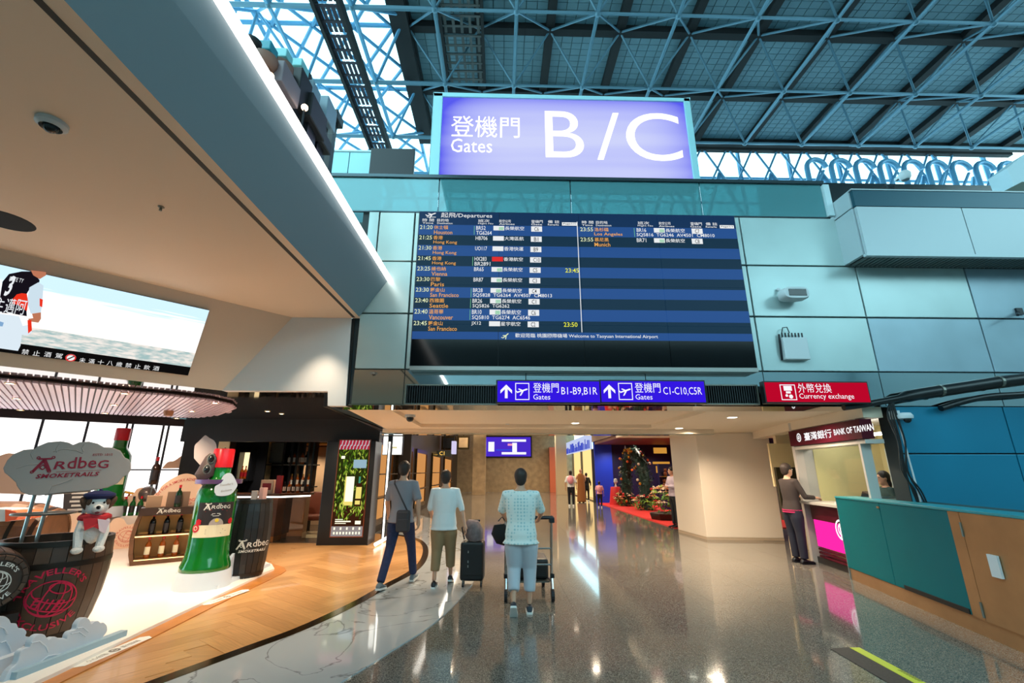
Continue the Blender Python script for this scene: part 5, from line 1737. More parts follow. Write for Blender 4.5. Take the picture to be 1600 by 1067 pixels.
# ================================================================ windows, slatted ceiling
lit = emat('window_daylight', (1, .95, .93), 1.9)  # panes glow warm themselves in place of the daylight behind them
wfr = mat('window_frame', S(40, 44, 56), .4)
wt = thing('window_2', 'row of tall bright shop windows with dark mullions', 'window', w0, kind='structure')
wl = (w1 - w0).length
def wpt(s, z, d=0.): p = w0 + wdir * s + wn * d; return Vector((p.x, p.y, z))
ms_ = [wpt(0, 0)]
cuts = [-2.2, -.9]
for px, py in ((69, 649), (139, 653), (204, 657), (260, 661)):
    p = PP(px, py + 4, w0, wn); cuts.append((p - w0).dot(wdir))
cuts += [wl]
for s0, s1 in zip(cuts[:-1], cuts[1:]):
    MB().prism([wpt(s0, .4), wpt(s1, .4), wpt(s1, 2.66), wpt(s0, 2.66)], -wn * .03).build('pane', lit, wt)
for i, s in enumerate(cuts):
    for ds in ((-.05, .05) if i in (4, 5, 6) else (0,)):
        MB().prism([wpt(s + ds - .022, .3, .05), wpt(s + ds + .022, .3, .05), wpt(s + ds + .022, 2.7, .05), wpt(s + ds - .022, 2.7, .05)], -wn * .08).build('mullion', wfr, wt)
tz = PP(280, 734, w0, wn).z
MB().prism([wpt(cuts[4], tz - .015, .04), wpt(wl, tz - .015, .04), wpt(wl, tz + .015, .04), wpt(cuts[4], tz + .015, .04)], -wn * .06).build('transom', wfr, wt)
MB().prism([wpt(-2.2, 2.64, .12), wpt(wl, 2.64, .12), wpt(wl, 2.82, .12), wpt(-2.2, 2.82, .12)], -wn * .2).build('head', mat('dark_maroon', S(46, 30, 34), .5), wt)
o = MB().prism([wpt(-2.2, 0, .0), wpt(wl, 0, .0), wpt(wl, .4, .0), wpt(-2.2, .4, .0)], -wn * .2).build('wall_left', mat('peach_paint', S(244, 214, 180), .6)); tag(o, 'low peach wall under the shop windows', 'wall', kind='structure')

lil = mat('lilac_slat', S(232, 206, 224), .4)
lilb = mat('lilac_gap', S(70, 52, 58), .6)
ZSL = 2.76
op = [PZ(x, y, ZSL) for x, y in [(-60, 588), (0, 594), (60, 599), (120, 605), (200, 613), (270, 619), (330, 626), (362, 633), (368, 639), (358, 645), (336, 650), (310, 653), (270, 652), (200, 649), (130, 645), (60, 641), (0, 638), (-60, 634)]]
slc = thing('slatted_ceiling', 'lilac slatted oval ceiling panel below the dark shop ceiling', 'ceiling panel', (op[6].x, op[6].y, ZSL), kind='structure')
MB().prism([p + Z * .03 for p in op], (0, 0, .02)).build('backing', lilb, slc)
sd = Vector((-math.sin(math.radians(41.4)), math.cos(math.radians(41.4)), 0))
sp_ = Vector((sd.y, -sd.x, 0))
c0_ = sum(op, Vector()) / len(op)
ts = [(p - c0_).dot(sp_) for p in op]
def clip(t0):
    hit = []
    for a, b_ in zip(op, op[1:] + op[:1]):
        ta, tb = (a - c0_).dot(sp_) - t0, (b_ - c0_).dot(sp_) - t0
        if ta * tb < 0:
            p = a.lerp(b_, ta / (ta - tb)); hit.append((p - c0_).dot(sd))
    return (min(hit), max(hit)) if len(hit) >= 2 else None
t_ = min(ts) + .03
while t_ < max(ts):
    h = clip(t_)
    if h and h[1] - h[0] > .05:
        a, b_ = c0_ + sp_ * t_ + sd * h[0], c0_ + sp_ * t_ + sd * h[1]
        MB().prism([a - sp_ * .027, a + sp_ * .027, b_ + sp_ * .027, b_ - sp_ * .027], (0, 0, .028)).build('slat', lil, slc)
    t_ += .074
spot_on = emat('spot_lens', (1, .84, .66), 16)
sp_n = 0
SPL = ['%s spotlight of the %s row in the slatted ceiling' % (a, b) for b in ('left', 'middle', 'right') for a in ('nearest', 'middle', 'farthest')] + ['left spotlight of the pair in the dark shop ceiling', 'right spotlight of the pair in the dark shop ceiling']
for px, py in ((16, 598), (26, 622), (32, 640), (195, 614), (178, 632), (164, 645), (336, 629), (300, 642), (276, 653), (418, 642), (440, 646)):
    zz = ZSL if px < 360 else ZCE
    p = PZ(px, py, zz)
    t = thing('spotlight', SPL[sp_n], 'lamp', (p.x, p.y, zz), group='spotlights in the shop ceiling')
    sp_n += 1
    MB().lathe([(.05, 0), (.06, -.012), (.048, -.014)], (p.x, p.y, zz), 14).build('ring', creamp, t)
    MB().lathe([(0, -.008), (.048, -.008)], (p.x, p.y, zz), 14).build('lens', spot_on, t)
for px, py in ((264, 642),):
    p = PZ(px, py, ZSL)
    t = thing('ceiling_speaker', 'small brown cylinder fitting under the slatted ceiling', 'fitting', (p.x, p.y, ZSL))
    MB().lathe([(.085, 0), (.085, -.05), (.07, -.1), (0, -.11)], (p.x, p.y, ZSL), 16).build('body', mat('tan_plastic', S(176, 124, 90), .5), t, smooth=True)
for px, py, lb in ((82, 191, 'white dome camera on the warm tinted soffit over the shop'),):
    p = PZ(px, py, ZC)
    t = thing('dome_camera', lb, 'camera', (p.x, p.y, ZC))
    MB().lathe([(.085, 0), (.085, -.025), (.06, -.045)], (p.x, p.y, ZC), 18).build('mount', offw, t, smooth=True)
    MB().ball((p.x, p.y, ZC - .035), .045, 12, 8).build('lens_dome', dglass, t, smooth=True)
p = PZ(252, 323, ZC)
t = thing('sprinkler', 'tiny sprinkler head on the warm tinted soffit', 'sprinkler', (p.x, p.y, ZC))
MB().lathe([(.025, 0), (.025, -.006), (.01, -.012), (.012, -.04), (0, -.042)], (p.x, p.y, ZC), 10).build('head', gfr, t)
p = PZ(6, 344, ZC)
t = thing('recess_disc', 'flat black oval painted for the dark of a recess in the soffit at the picture edge', 'recess', (p.x, p.y, ZC))
MB().lathe([(0, -.004), (.2, -.004), (.215, 0)], (p.x, p.y, ZC), 28).build('recess', mat('recess_dark', S(6, 6, 6), .8), t)  # flat black disc, the shade inside the recess put into its colour
# ================================================================ the video wall on the leaning fascia
def fp(px, py, d=.0): return PP(px, py, FA + fn_ * d, fn_)
V = [fp(327, 485, .03), fp(297, 587, .03)]
top_d = -fd
ht = V[1] - V[0]
LW = 4.2
def vp(u, v, d=0.): return V[0] + top_d * (u * LW) + fup * ((v - 1) * ht.length) + fn_ * d
# the screen's right edge leans with its plane
vt = thing('video_screen', 'wide video screen showing a beach and a ball player on the leaning fascia', 'screen', vp(.5, 0))
MB().prism([vp(0, 0, 0), vp(0, 1, 0), vp(1, 1, 0), vp(1, 0, 0)], -fn_ * .06).build('housing', black_fr, vt)
sky_m = emat('screen_sky', S(250, 250, 250), 1.25)
nt = sky_m.node_tree; e = [n for n in nt.nodes if n.type == 'EMISSION'][0]
tc = nt.nodes.new('ShaderNodeTexCoord'); sx_ = nt.nodes.new('ShaderNodeSeparateXYZ'); nz = nt.nodes.new('ShaderNodeTexNoise')
mp = nt.nodes.new('ShaderNodeMapping'); mp.inputs['Scale'].default_value = (2, 2, 9)
nt.links.new(tc.outputs['Generated'], mp.inputs[0]); nt.links.new(mp.outputs[0], nz.inputs['Vector'])
nz.inputs['Scale'].default_value = 2.2; nz.inputs['Detail'].default_value = 4
nt.links.new(tc.outputs['Generated'], sx_.inputs[0])
ad = nt.nodes.new('ShaderNodeMath'); ad.operation = 'MULTIPLY_ADD'; ad.inputs[1].default_value = .5
nt.links.new(nz.outputs['Fac'], ad.inputs[0]); nt.links.new(sx_.outputs['Z'], ad.inputs[2])
r = nt.nodes.new('ShaderNodeValToRGB'); cr = r.color_ramp
cr.elements[0].position, cr.elements[0].color = .2, (*S(255, 244, 232), 1)
cr.elements[1].position, cr.elements[1].color = 1.2, (*S(196, 226, 240), 1)
for p_, c_ in ((.6, S(255, 250, 250)), (.95, S(232, 244, 252))):
    q_ = cr.elements.new(p_); q_.color = (*c_, 1)
nt.links.new(ad.outputs[0], r.inputs[0]); nt.links.new(r.outputs[0], e.inputs[0])
sea_m = emat('screen_sea', S(160, 196, 204), 1.0)
nt = sea_m.node_tree; e = [n for n in nt.nodes if n.type == 'EMISSION'][0]
tc = nt.nodes.new('ShaderNodeTexCoord'); nz = nt.nodes.new('ShaderNodeTexNoise'); nz.inputs['Scale'].default_value = 3; nz.inputs['Detail'].default_value = 6
mp = nt.nodes.new('ShaderNodeMapping'); mp.inputs['Scale'].default_value = (3, 3, 12)
nt.links.new(tc.outputs['Object'], mp.inputs[0]); nt.links.new(mp.outputs[0], nz.inputs['Vector'])
r = nt.nodes.new('ShaderNodeValToRGB'); cr = r.color_ramp
cr.elements[0].position, cr.elements[0].color = .36, (*S(164, 194, 194), 1)
cr.elements[1].position, cr.elements[1].color = .64, (*S(246, 238, 230), 1)
nt.links.new(nz.outputs['Fac'], r.inputs[0]); nt.links.new(r.outputs[0], e.inputs[0])
v0_, v1_ = .13, .345
MB().prism([vp(0, v1_), vp(0, 1), vp(1, 1), vp(1, v1_)], fn_ * .004).build('sky_picture', sky_m, vt)
MB().prism([vp(0, v0_), vp(0, v1_), vp(1, v1_), vp(1, v0_)], fn_ * .004).build('sea_picture', sea_m, vt)
MB().prism([vp(0, 0), vp(0, v0_), vp(1, v0_), vp(1, 0)], fn_ * .004).build('caption_bar', emat('screen_black', S(14, 12, 12), 1), vt)
m = MB()
wR = fd
def vw(s, px, py, px1, py1, h, mi=0, **kw):
    a = fp(px, py, .036); b_ = fp(px1, py1, .036)
    write(m, s, a, b_ - a, fup - (b_ - a).normalized() * fup.dot((b_ - a).normalized()), w=(b_ - a).length, h=h, mi=mi, off=.001, **kw)
hh = ht.length * v0_ * .5
for i, ch in enumerate('禁止酒駕'):
    x = 33 + i * 17.5; vw(ch, x, 553 + i * 2.0, x + 11, 554.3 + i * 2.0, hh)
for i, ch in enumerate('未滿十八歲禁止飲酒'):
    x = 123 + i * 14.4; vw(ch, x, 566 + i * 1.55, x + 9.5, 567 + i * 1.55, hh)
c_ = fp(110.5, 559, .036)
flat(m, arc2(0, 0, .0, hh * .75, 0, 2 * PI, 20), lambda u, v: c_ + fd * u + fup * v, 0)
flat(m, arc2(0, 0, hh * .55, hh * .75, 0, 2 * PI, 20), lambda u, v: c_ + fd * u + fup * v + fn_ * .002, 1)
flat(m, line2([(-hh * .4, -hh * .4), (hh * .4, hh * .4)], hh * .2), lambda u, v: c_ + fd * u + fup * v + fn_ * .002, 2)
m.build('lettering', [emat('caption_white', S(240, 240, 240), 1), L_r, emat('caption_black', S(20, 20, 20), 1)], vt)
m = MB()
def blob(pts, mi, d):
    m.prism([fp(x, y, .034 + d) for x, y in pts], fn_ * .002, mi)
blob([(-8, 493), (0, 490), (30, 494), (36, 510), (32, 540), (28, 548), (-8, 543)], 1, .002)           # white trousers
blob([(-4, 488), (4, 440), (14, 428), (34, 424), (52, 424), (62, 438), (60, 446), (46, 452), (40, 462), (42, 494), (20, 490)], 0, .004)   # dark vest
blob([(46, 449), (60, 441), (68, 446), (66, 474), (64, 488), (48, 490), (42, 472)], 2, .006)          # pale sleeve
blob([(50, 490), (64, 488), (64, 498), (60, 504), (46, 502), (44, 498), (52, 497)], 3, .007)          # forearm
blob([(48, 422), (72, 425), (72, 430), (62, 436), (52, 430)], 3, .007)                                # neck
blob([(20, 467), (26, 460), (34, 458), (42, 459), (44, 472), (42, 486), (30, 477), (20, 474)], 4, .008)
blob([(62, 466), (67, 468), (66, 480), (62, 478)], 4, .008)
blob([(35, 509), (48, 507), (50, 520), (42, 524), (30, 522)], 1, .006); blob([(43, 500), (49, 500), (50, 516), (44, 521)], 4, .009)
blob([(0, 502), (6, 504), (4, 510), (-4, 509)], 5, .006)
m.build('ball_player', [emat('vest_black', S(22, 18, 26), 1), emat('trouser_white', S(222, 236, 246), 1), emat('sleeve_pale', S(206, 226, 238), 1), emat('skin_warm', S(190, 120, 90), 1), emat('vest_red', S(236, 52, 30), 1), emat('mark_blue', S(130, 170, 210), 1)], vt)
m = MB()
def vl(s, px, py, px1, py1, h, mi=0, **kw):
    a = fp(px, py, .048); b_ = fp(px1, py1, .048)
    write(m, s, a, b_ - a, fup, w=(b_ - a).length, h=h, mi=mi, off=.001, **kw)
vl('3', 5, 463, 17, 460, .22, bold=.03, shear=.2); vl('ELITE TY', 14, 438, 36, 442, .045, shear=.1)
for i, ch in enumerate('主邁阿'):
    x = -12 + i * 17; vl(ch, x, 487 + i * 1.6, x + 15, 489 + i * 1.6, .17)
m.build('shirt_lettering', emat('shirt_white', S(236, 240, 244), 1), vt)
# ================================================================ display platform
border_m = mat('orange_oak', S(186, 118, 52), .35, noise=(6, .12, 3))
plat_m = mat('white_platform', S(244, 236, 226), .3)
PT = .05
edge_px = [(40, 1098), (100, 1067), (226, 1005), (339, 947), (420, 908), (440, 898)]
near = [PZ(x, y) for x, y in edge_px]
tip = [PZ(447, 893), PZ(444, 888), PZ(430, 884)]
rear = [PZ(392, 868), PZ(330, 860), wpt(wl - .4, 0, .1), wpt(0, 0, .1), Vector((-8.5, 3.2, 0))]
pl = MB().prism([Vector((p.x, p.y, .008)) for p in near + tip + rear], (0, 0, .012)).build('platform', border_m)
tag(pl, 'wide display platform with white top and orange oak border', 'platform')
inner_px = [(20, 1092), (92, 1058), (226, 991), (330, 941), (405, 904), (428, 893), (424, 886)]
MB().prism([Vector((p.x, p.y, .02)) for p in [PZ(x, y) for x, y in inner_px] + [PZ(388, 871), PZ(330, 862)] + [wpt(wl - .5, 0, .15), wpt(0, 0, .15), Vector((-8.3, 3.3, 0))]], (0, 0, PT - .02)).build('platform_top', plat_m, pl)
stick = mat('sticker_white', S(236, 232, 224), .4)
ink = mat('grey_ink', S(120, 112, 104), .6)
for (x0, y0, x1, y1, lb) in ((122, 1040, 228, 996, 'white floor sticker with grey characters on the border nearest the clouds'), (322, 944, 384, 922, 'white floor sticker with grey characters on the border before the green bottle')):
    a, b_ = PZ(x0, y0, .021), PZ(x1, y1, .021)
    d = (b_ - a); L = d.length; d.normalize(); n = Vector((-d.y, d.x, 0)); hw = .062
    t = thing('floor_sticker', lb, 'sticker', (a + b_) / 2)
    MB().prism([a - n * hw, b_ - n * hw, b_ + d * .04, b_ + n * hw, a + n * hw, a - d * .04], (0, 0, .002)).build('sheet', stick, t)
    m = MB()
    write(m, '小心台階', a + d * L * .1 - n * .03 + Z * .002, d, n, w=L * .28, h=.055, off=.001)
    write(m, '請勿踩踏', a + d * L * .6 - n * .03 + Z * .002, d, n, w=L * .28, h=.055, off=.001)
    c_ = (a + b_) / 2
    flat(m, arc2(0, 0, .025, .045, 0, 2 * PI, 18), lambda u, v: c_ + d * u + n * v + Z * .003)
    flat(m, line2([(-.02, 0), (.02, 0)], .02), lambda u, v: c_ + d * u + n * v + Z * .003)
    m.build('lettering', ink, t)

# ---------------------------------------------------------------- marks used on the display
crim_d = mat('deep_crimson', S(150, 4, 44), .6)
crim = mat('crimson_print', S(206, 16, 66), .5)
wprint = mat('white_print', S(226, 222, 214), .5)
def logo(mb, fn, w, mi=0, sub=True):
    """the shop display's house mark, w metres wide, origin at its left foot"""
    h = w * .2
    lead = w * .27
    f = lambda dx, dy: (lambda u, v: fn(u + dx, v + dy))
    flat(mb, line2([(.01 * w, -.03 * w), (.125 * w, .165 * w)], .042 * w), fn, mi)
    flat(mb, line2([(.125 * w, .175 * w), (.215 * w, -.03 * w)], .05 * w), fn, mi)
    flat(mb, line2([(.05 * w, .185 * w), (.22 * w, .185 * w)], .028 * w), fn, mi)
    flat(mb, line2([(.085 * w, .04 * w), (.125 * w, .085 * w), (.165 * w, .04 * w), (.125 * w, 0), (.085 * w, .04 * w)], .016 * w), fn, mi)
    for cx, cy in ((.05, .205), (.235, .205), (.005, -.03), (.215, -.03)):
        flat(mb, arc2(cx * w, cy * w, .012 * w, .026 * w, 0, 2 * PI, 12), fn, mi)
    write(mb, 'R', None, None, None, w=.155 * w, h=.135 * w, fn=f(.26 * w, 0), mi=mi, shear=.12, bold=.012)
    write(mb, 'dbe', None, None, None, w=.39 * w, h=.2 * w, fn=f(.43 * w, 0), mi=mi, bold=.008)
    write(mb, 'G', None, None, None, w=.15 * w, h=.145 * w, fn=f(.84 * w, -.012 * w), mi=mi, bold=.012)
    if sub:
        flat(mb, line2([(.3 * w, -.045 * w), (.9 * w, -.045 * w)], .006 * w), fn, mi)
        write(mb, 'SMOKETRAILS', None, None, None, w=.82 * w, h=.075 * w, fn=f(.06 * w, -.145 * w), mi=mi, shear=.22, bold=.03, space=1.08)
def stamp(mb, fn, r, mi=0, tilt=-.3, grid=True):
    """a tilted globe ringed by two arcs of words"""
    rot = lambda u, v: fn(u * math.cos(tilt) - v * math.sin(tilt), u * math.sin(tilt) + v * math.cos(tilt))
    el = lambda cx, cy, rx, ry, a0=0, a1=2 * PI, t=.022, n=28: line2([(cx + rx * math.cos(a0 + (a1 - a0) * i / n), cy + ry * math.sin(a0 + (a1 - a0) * i / n)) for i in range(n + 1)], t * r)
    for e in ((0, 0, .66 * r, .56 * r), (.05 * r, .34 * r, .3 * r, .16 * r), (0, -.1 * r, .66 * r, .3 * r, PI, 2 * PI), (0, .12 * r, .62 * r, .26 * r, PI, 2 * PI), (0, 0, .25 * r, .55 * r), (0, 0, .5 * r, .56 * r, -PI / 2, PI / 2)):
        flat(mb, el(*e[:4], *(e[4:] or (0, 2 * PI)), t=.04), rot, mi)
    flat(mb, el(0, -.02 * r, .72 * r, .5 * r, PI * 1.0, PI * 1.75, t=.03), rot, mi)
    if grid:
        for k in range(6):
            u = -.42 * r + k * .15 * r
            flat(mb, line2([(u, -.36 * r), (u + .03 * r, -.02 * r)], .05 * r), rot, mi)
        for k in range(4):
            v = -.34 * r + k * .1 * r
            flat(mb, line2([(-.45 * r, v), (.38 * r, v + .03 * r)], .03 * r), rot, mi)
    R1, ht = .8 * r, .2 * r
    def top_(x, y): a = PI * .98 - x / R1 * .94; return fn((R1 + y) * math.cos(a), (R1 + y) * math.sin(a))
    write(mb, "TRAVELLER'S", None, None, None, w=R1 * 2.75, h=ht, fn=top_, mi=mi, bold=.015)
    R2 = 1.0 * r
    def bot_(x, y): a = PI * 1.12 + x / R2; return fn((R2 - y) * math.cos(a), (R2 - y) * math.sin(a))
    write(mb, 'EXCLUSIVE', None, None, None, w=R2 * 2.1, h=ht, fn=bot_, mi=mi, bold=.015)

# ---------------------------------------------------------------- barrels
bwood = [mat('barrel_wood_%d' % i, S(*c), .5, noise=(9, .2, 4)) for i, c in enumerate([(72, 50, 36), (62, 43, 31), (82, 58, 41)])]
rwood = [mat('red_barrel_%d' % i, S(*c), .45, noise=(9, .2, 4)) for i, c in enumerate([(122, 82, 56), (108, 70, 46), (134, 92, 64)])]
hoop_m = mat('barrel_hoop', S(46, 38, 32), .4, .6)
def prof_r(prof, z):
    for (r0, z0), (r1, z1) in zip(prof, prof[1:]):
        if z0 <= z <= z1: return r0 + (r1 - r0) * (z - z0) / (z1 - z0)
    return prof[-1][0] if z > prof[-1][1] else prof[0][0]
def barrel(parent, M, prof, woods, n=22, hoops=(), head=(), open_top=False):
    """staves, hoops and heads round the local z axis of M"""
    mes = []
    g = .006
    for wmat in woods:
        m = MB(); vs, fs = [], []
        da = 2 * PI / n
        for r, z in prof:
            for rr in (r, r - .03):
                for a in (-da / 2 + g / r / 2, da / 2 - g / r / 2):
                    vs.append((rr * math.cos(a), rr * math.sin(a), z))
        k = len(prof)
        for i in range(k - 1):
            b0_, b1_ = i * 4, i * 4 + 4
            fs += [(b0_, b0_ + 1, b1_ + 1, b1_), (b0_ + 3, b0_ + 2, b1_ + 2, b1_ + 3), (b0_ + 2, b0_, b1_, b1_ + 2), (b0_ + 1, b0_ + 3, b1_ + 3, b1_ + 1)]
        fs += [(0, 2, 3, 1), (k * 4 - 4, k * 4 - 3, k * 4 - 1, k * 4 - 2)]
        m.add(vs, fs); mes.append(m.mesh('stave', wmat))
    Mi = PM[parent].inverted() @ M
    for i in range(n):
        put(mes[(i * 7 + i // 3) % len(mes)], 'stave', parent, M=Mi @ Matrix.Rotation(2 * PI * i / n, 4, 'Z'))
    inner = MB().lathe([(r - .028, z) for r, z in prof], n=n, M=M.to_3x3().to_4x4(), c=M.translation)
    inner.build('lining', woods[1], parent)
    for z, wd in hoops:
        r0_, r1_ = prof_r(prof, z) + .006, prof_r(prof, z + wd) + .006
        MB().lathe([(r0_ - .01, z), (r0_, z), (r1_, z + wd), (r1_ - .01, z + wd)], n=36, M=M.to_3x3().to_4x4(), c=M.translation).build('hoop', hoop_m, parent, smooth=True)
    for z in head:
        r = prof_r(prof, z) - .02
        MB().prism([M @ Vector((r * math.cos(a * PI / 16), r * math.sin(a * PI / 16), z)) for a in range(32)], (M.to_3x3() @ Vector((0, 0, .02)))).build('head', woods[1], parent)

BC = Vector((-4.5, 5.12, PT))
pf1 = [(.33, 0), (.385, .16), (.425, .36), (.445, .56), (.445, .72), (.43, .9)]
t = thing('barrel', 'tall dark wooden barrel with a crimson globe print holding a metal frame', 'barrel', BC)
barrel(t, Matrix.Translation(BC), pf1, bwood, 24, ((.02, .05), (.66, .05), (.85, .05)), (.5,))
tocam = (CO - BC); tocam.z = 0
phi0 = math.atan2(tocam.y, tocam.x)
def cylfn(C, prof, phi, zc, off=.006):
    def fn(u, v):
        z = zc + v; r = prof_r(prof, z) + off
        a = phi + u / max(r, .05)
        return Vector((C.x + r * math.cos(a), C.y + r * math.sin(a), C.z + z))
    return fn
m = MB(); stamp(m, cylfn(BC, pf1, phi0 + .12, .4, .008), .27); m.build('print', crim, t)
# metal frame standing in the barrel and the cloud sign it carries
steelt = mat('brushed_tube', S(176, 172, 168), .3, .9)
NS = tocam.normalized(); RS = Vector((-NS.y, NS.x, 0))
t = thing('metal_frame', 'slim steel tube frame rising from the barrel to the cloud sign', 'frame', BC + Z * .5)
CS = BC + NS * .02
def sgp_(px, py, d=0.): return PP(px, py, CS + NS * d, NS)
for (xa, ya, xb_, yb_) in ((55, 770, 30, 856), (80, 770, 52, 860), (136, 770, 122, 850)):
    a_, b2 = sgp_(xa, ya, -.05), sgp_(xb_, yb_, -.05)
    b2 = a_ + (b2 - a_) * 1.35
    MB().tube([a_, b2], .016, 8).build('tube', steelt, t, smooth=True)
c_ = sgp_(70, 802, -.12)
MB().tube([c_ + RS * (.24 * math.cos(k * PI / 10)) + NS * (.14 * math.sin(k * PI / 10)) for k in range(20)], .014, 8, closed=True).build('ring', steelt, t, smooth=True)
a_, b2 = sgp_(70, 772, -.05), sgp_(142, 766, -.05)
MB().tube([a_, b2], .014, 8).build('cross_tube', steelt, t)
cl_px = [(35, 520), (80, 430), (150, 360), (270, 310), (390, 300), (430, 270), (540, 225), (690, 212), (780, 228), (830, 255), (900, 225), (1010, 217), (1110, 240), (1180, 280), (1280, 285), (1370, 320), (1420, 400), (1465, 418), (1490, 470), (1490, 540), (1450, 590), (1400, 620), (1340, 690), (1220, 740), (1000, 780), (700, 800), (450, 830), (330, 825), (240, 790), (190, 720), (178, 680), (100, 610), (50, 570)]
cl_px = [(x / 7.27, 660 + y / 7.27) for x, y in cl_px]
cgrey = mat('cloud_grey', S(172, 160, 154), .6)  # shade of the backlit sign put into this grey
cs = thing('cloud_sign', 'big cloud shaped sign, greyed as if backlit, with crimson lettering above the barrel', 'sign', sgp_(105, 760))
MB().prism([sgp_(x, y, .03) for x, y in cl_px], -NS * .07).build('board', cgrey, cs, bevel=.008)
for pts in ([(180, 520), (320, 480), (470, 470)], [(600, 330), (720, 300), (860, 315), (940, 350)], [(560, 800), (600, 720), (700, 690), (830, 640)], [(380, 310), (350, 360), (380, 420)], [(680, 240), (640, 300), (650, 340)], [(960, 240), (930, 290), (950, 330)]):
    MB().tube([sgp_(x / 7.27, 660 + y / 7.27, .03) for x, y in pts], .006, 6).build('raised_line', cgrey, cs)
m = MB()
p0_, p1_ = sgp_(50, 734.5, .032), sgp_(170, 730, .032)
rr = (p1_ - p0_).normalized(); uu = NS.cross(rr); uu = uu if uu.z > 0 else -uu
logo(m, lambda u, v: p0_ + rr * u + uu * v + NS * .004, (p1_ - p0_).length)
a_ = sgp_(145, 712.5, .032); write(m, 'ESTD 1815', a_, rr, uu, w=.16, off=.004)
m.build('lettering', crim_d, cs)
# plush dog on the rim
wp_ = mat('white_plush', S(226, 222, 218), .95, bump=(60, .6)); bp_ = mat('brown_plush2', S(92, 62, 46), .95)
D0 = BC + NS * .34 + RS * .22
DZ = .93
dg = thing('plush_dog', 'white plush dog with brown ears, blue beret and checked red scarf on the barrel rim', 'toy', (D0.x, D0.y, BC.z + .9))
dp = lambda u, v, z: Vector((D0.x, D0.y, BC.z + DZ)) + RS * u + NS * v + Z * z
MR = Matrix((RS, NS, Z)).transposed()
m = MB()
m.ball(dp(0, 0, .06), (.1, .09, .15), 14, 10, M=MR.to_4x4())
m.ball(dp(0, .02, .28), (.095, .09, .1), 14, 10, M=MR.to_4x4())
m.ball(dp(.005, .105, .255), (.048, .05, .042), 10, 8, M=MR.to_4x4())
for s in (-1, 1):
    m.tube([dp(s * .08, .03, .14), dp(s * .095, .09, .03), dp(s * .08, .13, -.1)], [.04, .04, .034], 8)
    m.ball(dp(s * .08, .135, -.12), (.045, .05, .035), 8, 6)
m.build('body', wp_, dg, smooth=True)
for s in (-1, 1):
    MB().ball(dp(s * .1, .0, .3), (.032, .05, .075), 10, 8, M=MR.to_4x4() @ Matrix.Rotation(s * .5, 4, 'Y')).build('ear', bp_, dg, smooth=True)
    MB().ball(dp(s * .066, .06, .315), (.026, .03, .034), 8, 6, M=MR.to_4x4()).build('eye_patch', bp_, dg, smooth=True)
    MB().ball(dp(s * .042, .112, .312), .011, 8, 6).build('eye', blk_g, dg)
MB().ball(dp(.005, .152, .268), (.022, .016, .018), 8, 6).build('nose', blk_g, dg)
MB().ball(dp(.005, .125, .225), (.02, .02, .02), 8, 6).build('tongue', mat('dark_pink', S(120, 40, 50), .6), dg)
br_ = MB().lathe([(0, .05), (.06, .048), (.125, .02), (.13, 0), (.1, -.03), (.085, -.035)], dp(0, -.01, .375), 18)
br_.ball(dp(0, -.01, .43), .015, 6, 4).build('beret', mat('navy_felt', S(26, 32, 78), .9), dg, smooth=True)
redck = mat('red_scarf', S(190, 34, 44), .8)
MB().tube([dp(.105 * math.cos(k * PI / 6), .1 * math.sin(k * PI / 6), .17 + .01 * math.sin(k * 2)) for k in range(12)], .03, 8, closed=True).build('scarf', redck, dg, smooth=True)
MB().prism([dp(-.09, .13, .17), dp(.09, .13, .17), dp(.07, .15, .05), dp(0, .155, .09), dp(-.06, .15, .06)], NS * .012).build('scarf_end', redck, dg)
MB().prism([dp(.02, .145, .16), dp(.12, .135, .14), dp(.1, .15, .02), dp(.05, .155, .05)], NS * .014).build('scarf_end', mat('pink_check', S(232, 200, 206), .8), dg)

# barrels lying at the left edge
def lie(c, axis, roll=0):
    ax = Vector(axis).normalized()
    return Matrix.Translation(c) @ ax.to_track_quat('Z', 'Y').to_matrix().to_4x4()
pf2 = [(.21, 0), (.24, .12), (.257, .3), (.257, .5), (.24, .68), (.21, .8)]
hc = Vector((-4.42, 4.36, .68)); axd = Vector((-.9, .42, 0)).normalized()
hc = PP(-11, 911, (0, 4.36, 0), Vector((0, 1, 0)))
axd = (Vector((hc.x, hc.y, 0))).normalized(); axd = (axd + Vector((-.35, 0, 0))).normalized()
t = thing('barrel', 'dark barrel lying end on at the left picture edge with white print on its head', 'barrel', hc - Z * .3)
Mh = lie(hc, axd)
barrel(t, Mh, pf2, bwood, 20, ((.03, .04), (.7, .04)), (.015,))
XH = axd.cross(Z).normalized(); ZH = Z
m = MB(); stamp(m, lambda u, v: hc - axd * -.005 + XH * (u + .0) + ZH * v + axd * -.0 - axd * .0, .165, grid=False)
m.v = [tuple(Vector(v) - axd * .003) for v in m.v]
m.build('print', wprint, t)
MB().box(hc + axd * .4 - Z * (.3 + (hc.z - .3 - PT) / 2), (.5, .5, hc.z - .3 - PT), math.atan2(axd.y, axd.x)).build('cradle', dkw, t)
pf3 = [(.36, 0), (.42, .2), (.46, .45), (.46, .75), (.42, 1.0), (.36, 1.2)]
c3 = PP(82, 838, (0, 6.95, 0), Vector((0, 1, 0))); c3.y = 6.95
ax3 = Vector((-.93, -.2, .02)).normalized()
t = thing('barrel', 'reddish barrel lying sideways behind the others at the left edge with a wing board', 'barrel', c3 + ax3 * .6 - Z * .46)
barrel(t, lie(c3, ax3), pf3, rwood, 22, ((.03, .05), (.25, .04), (.85, .04), (1.12, .05)), (.015, 1.17))
MB().bb(c3.x - .95, c3.x - .25, c3.y - .2, c3.y + .2, PT, c3.z - .42).build('cradle', dkw, t)
wa, wb_ = PY(-10, 806, 6.3), PY(30, 806, 6.3)
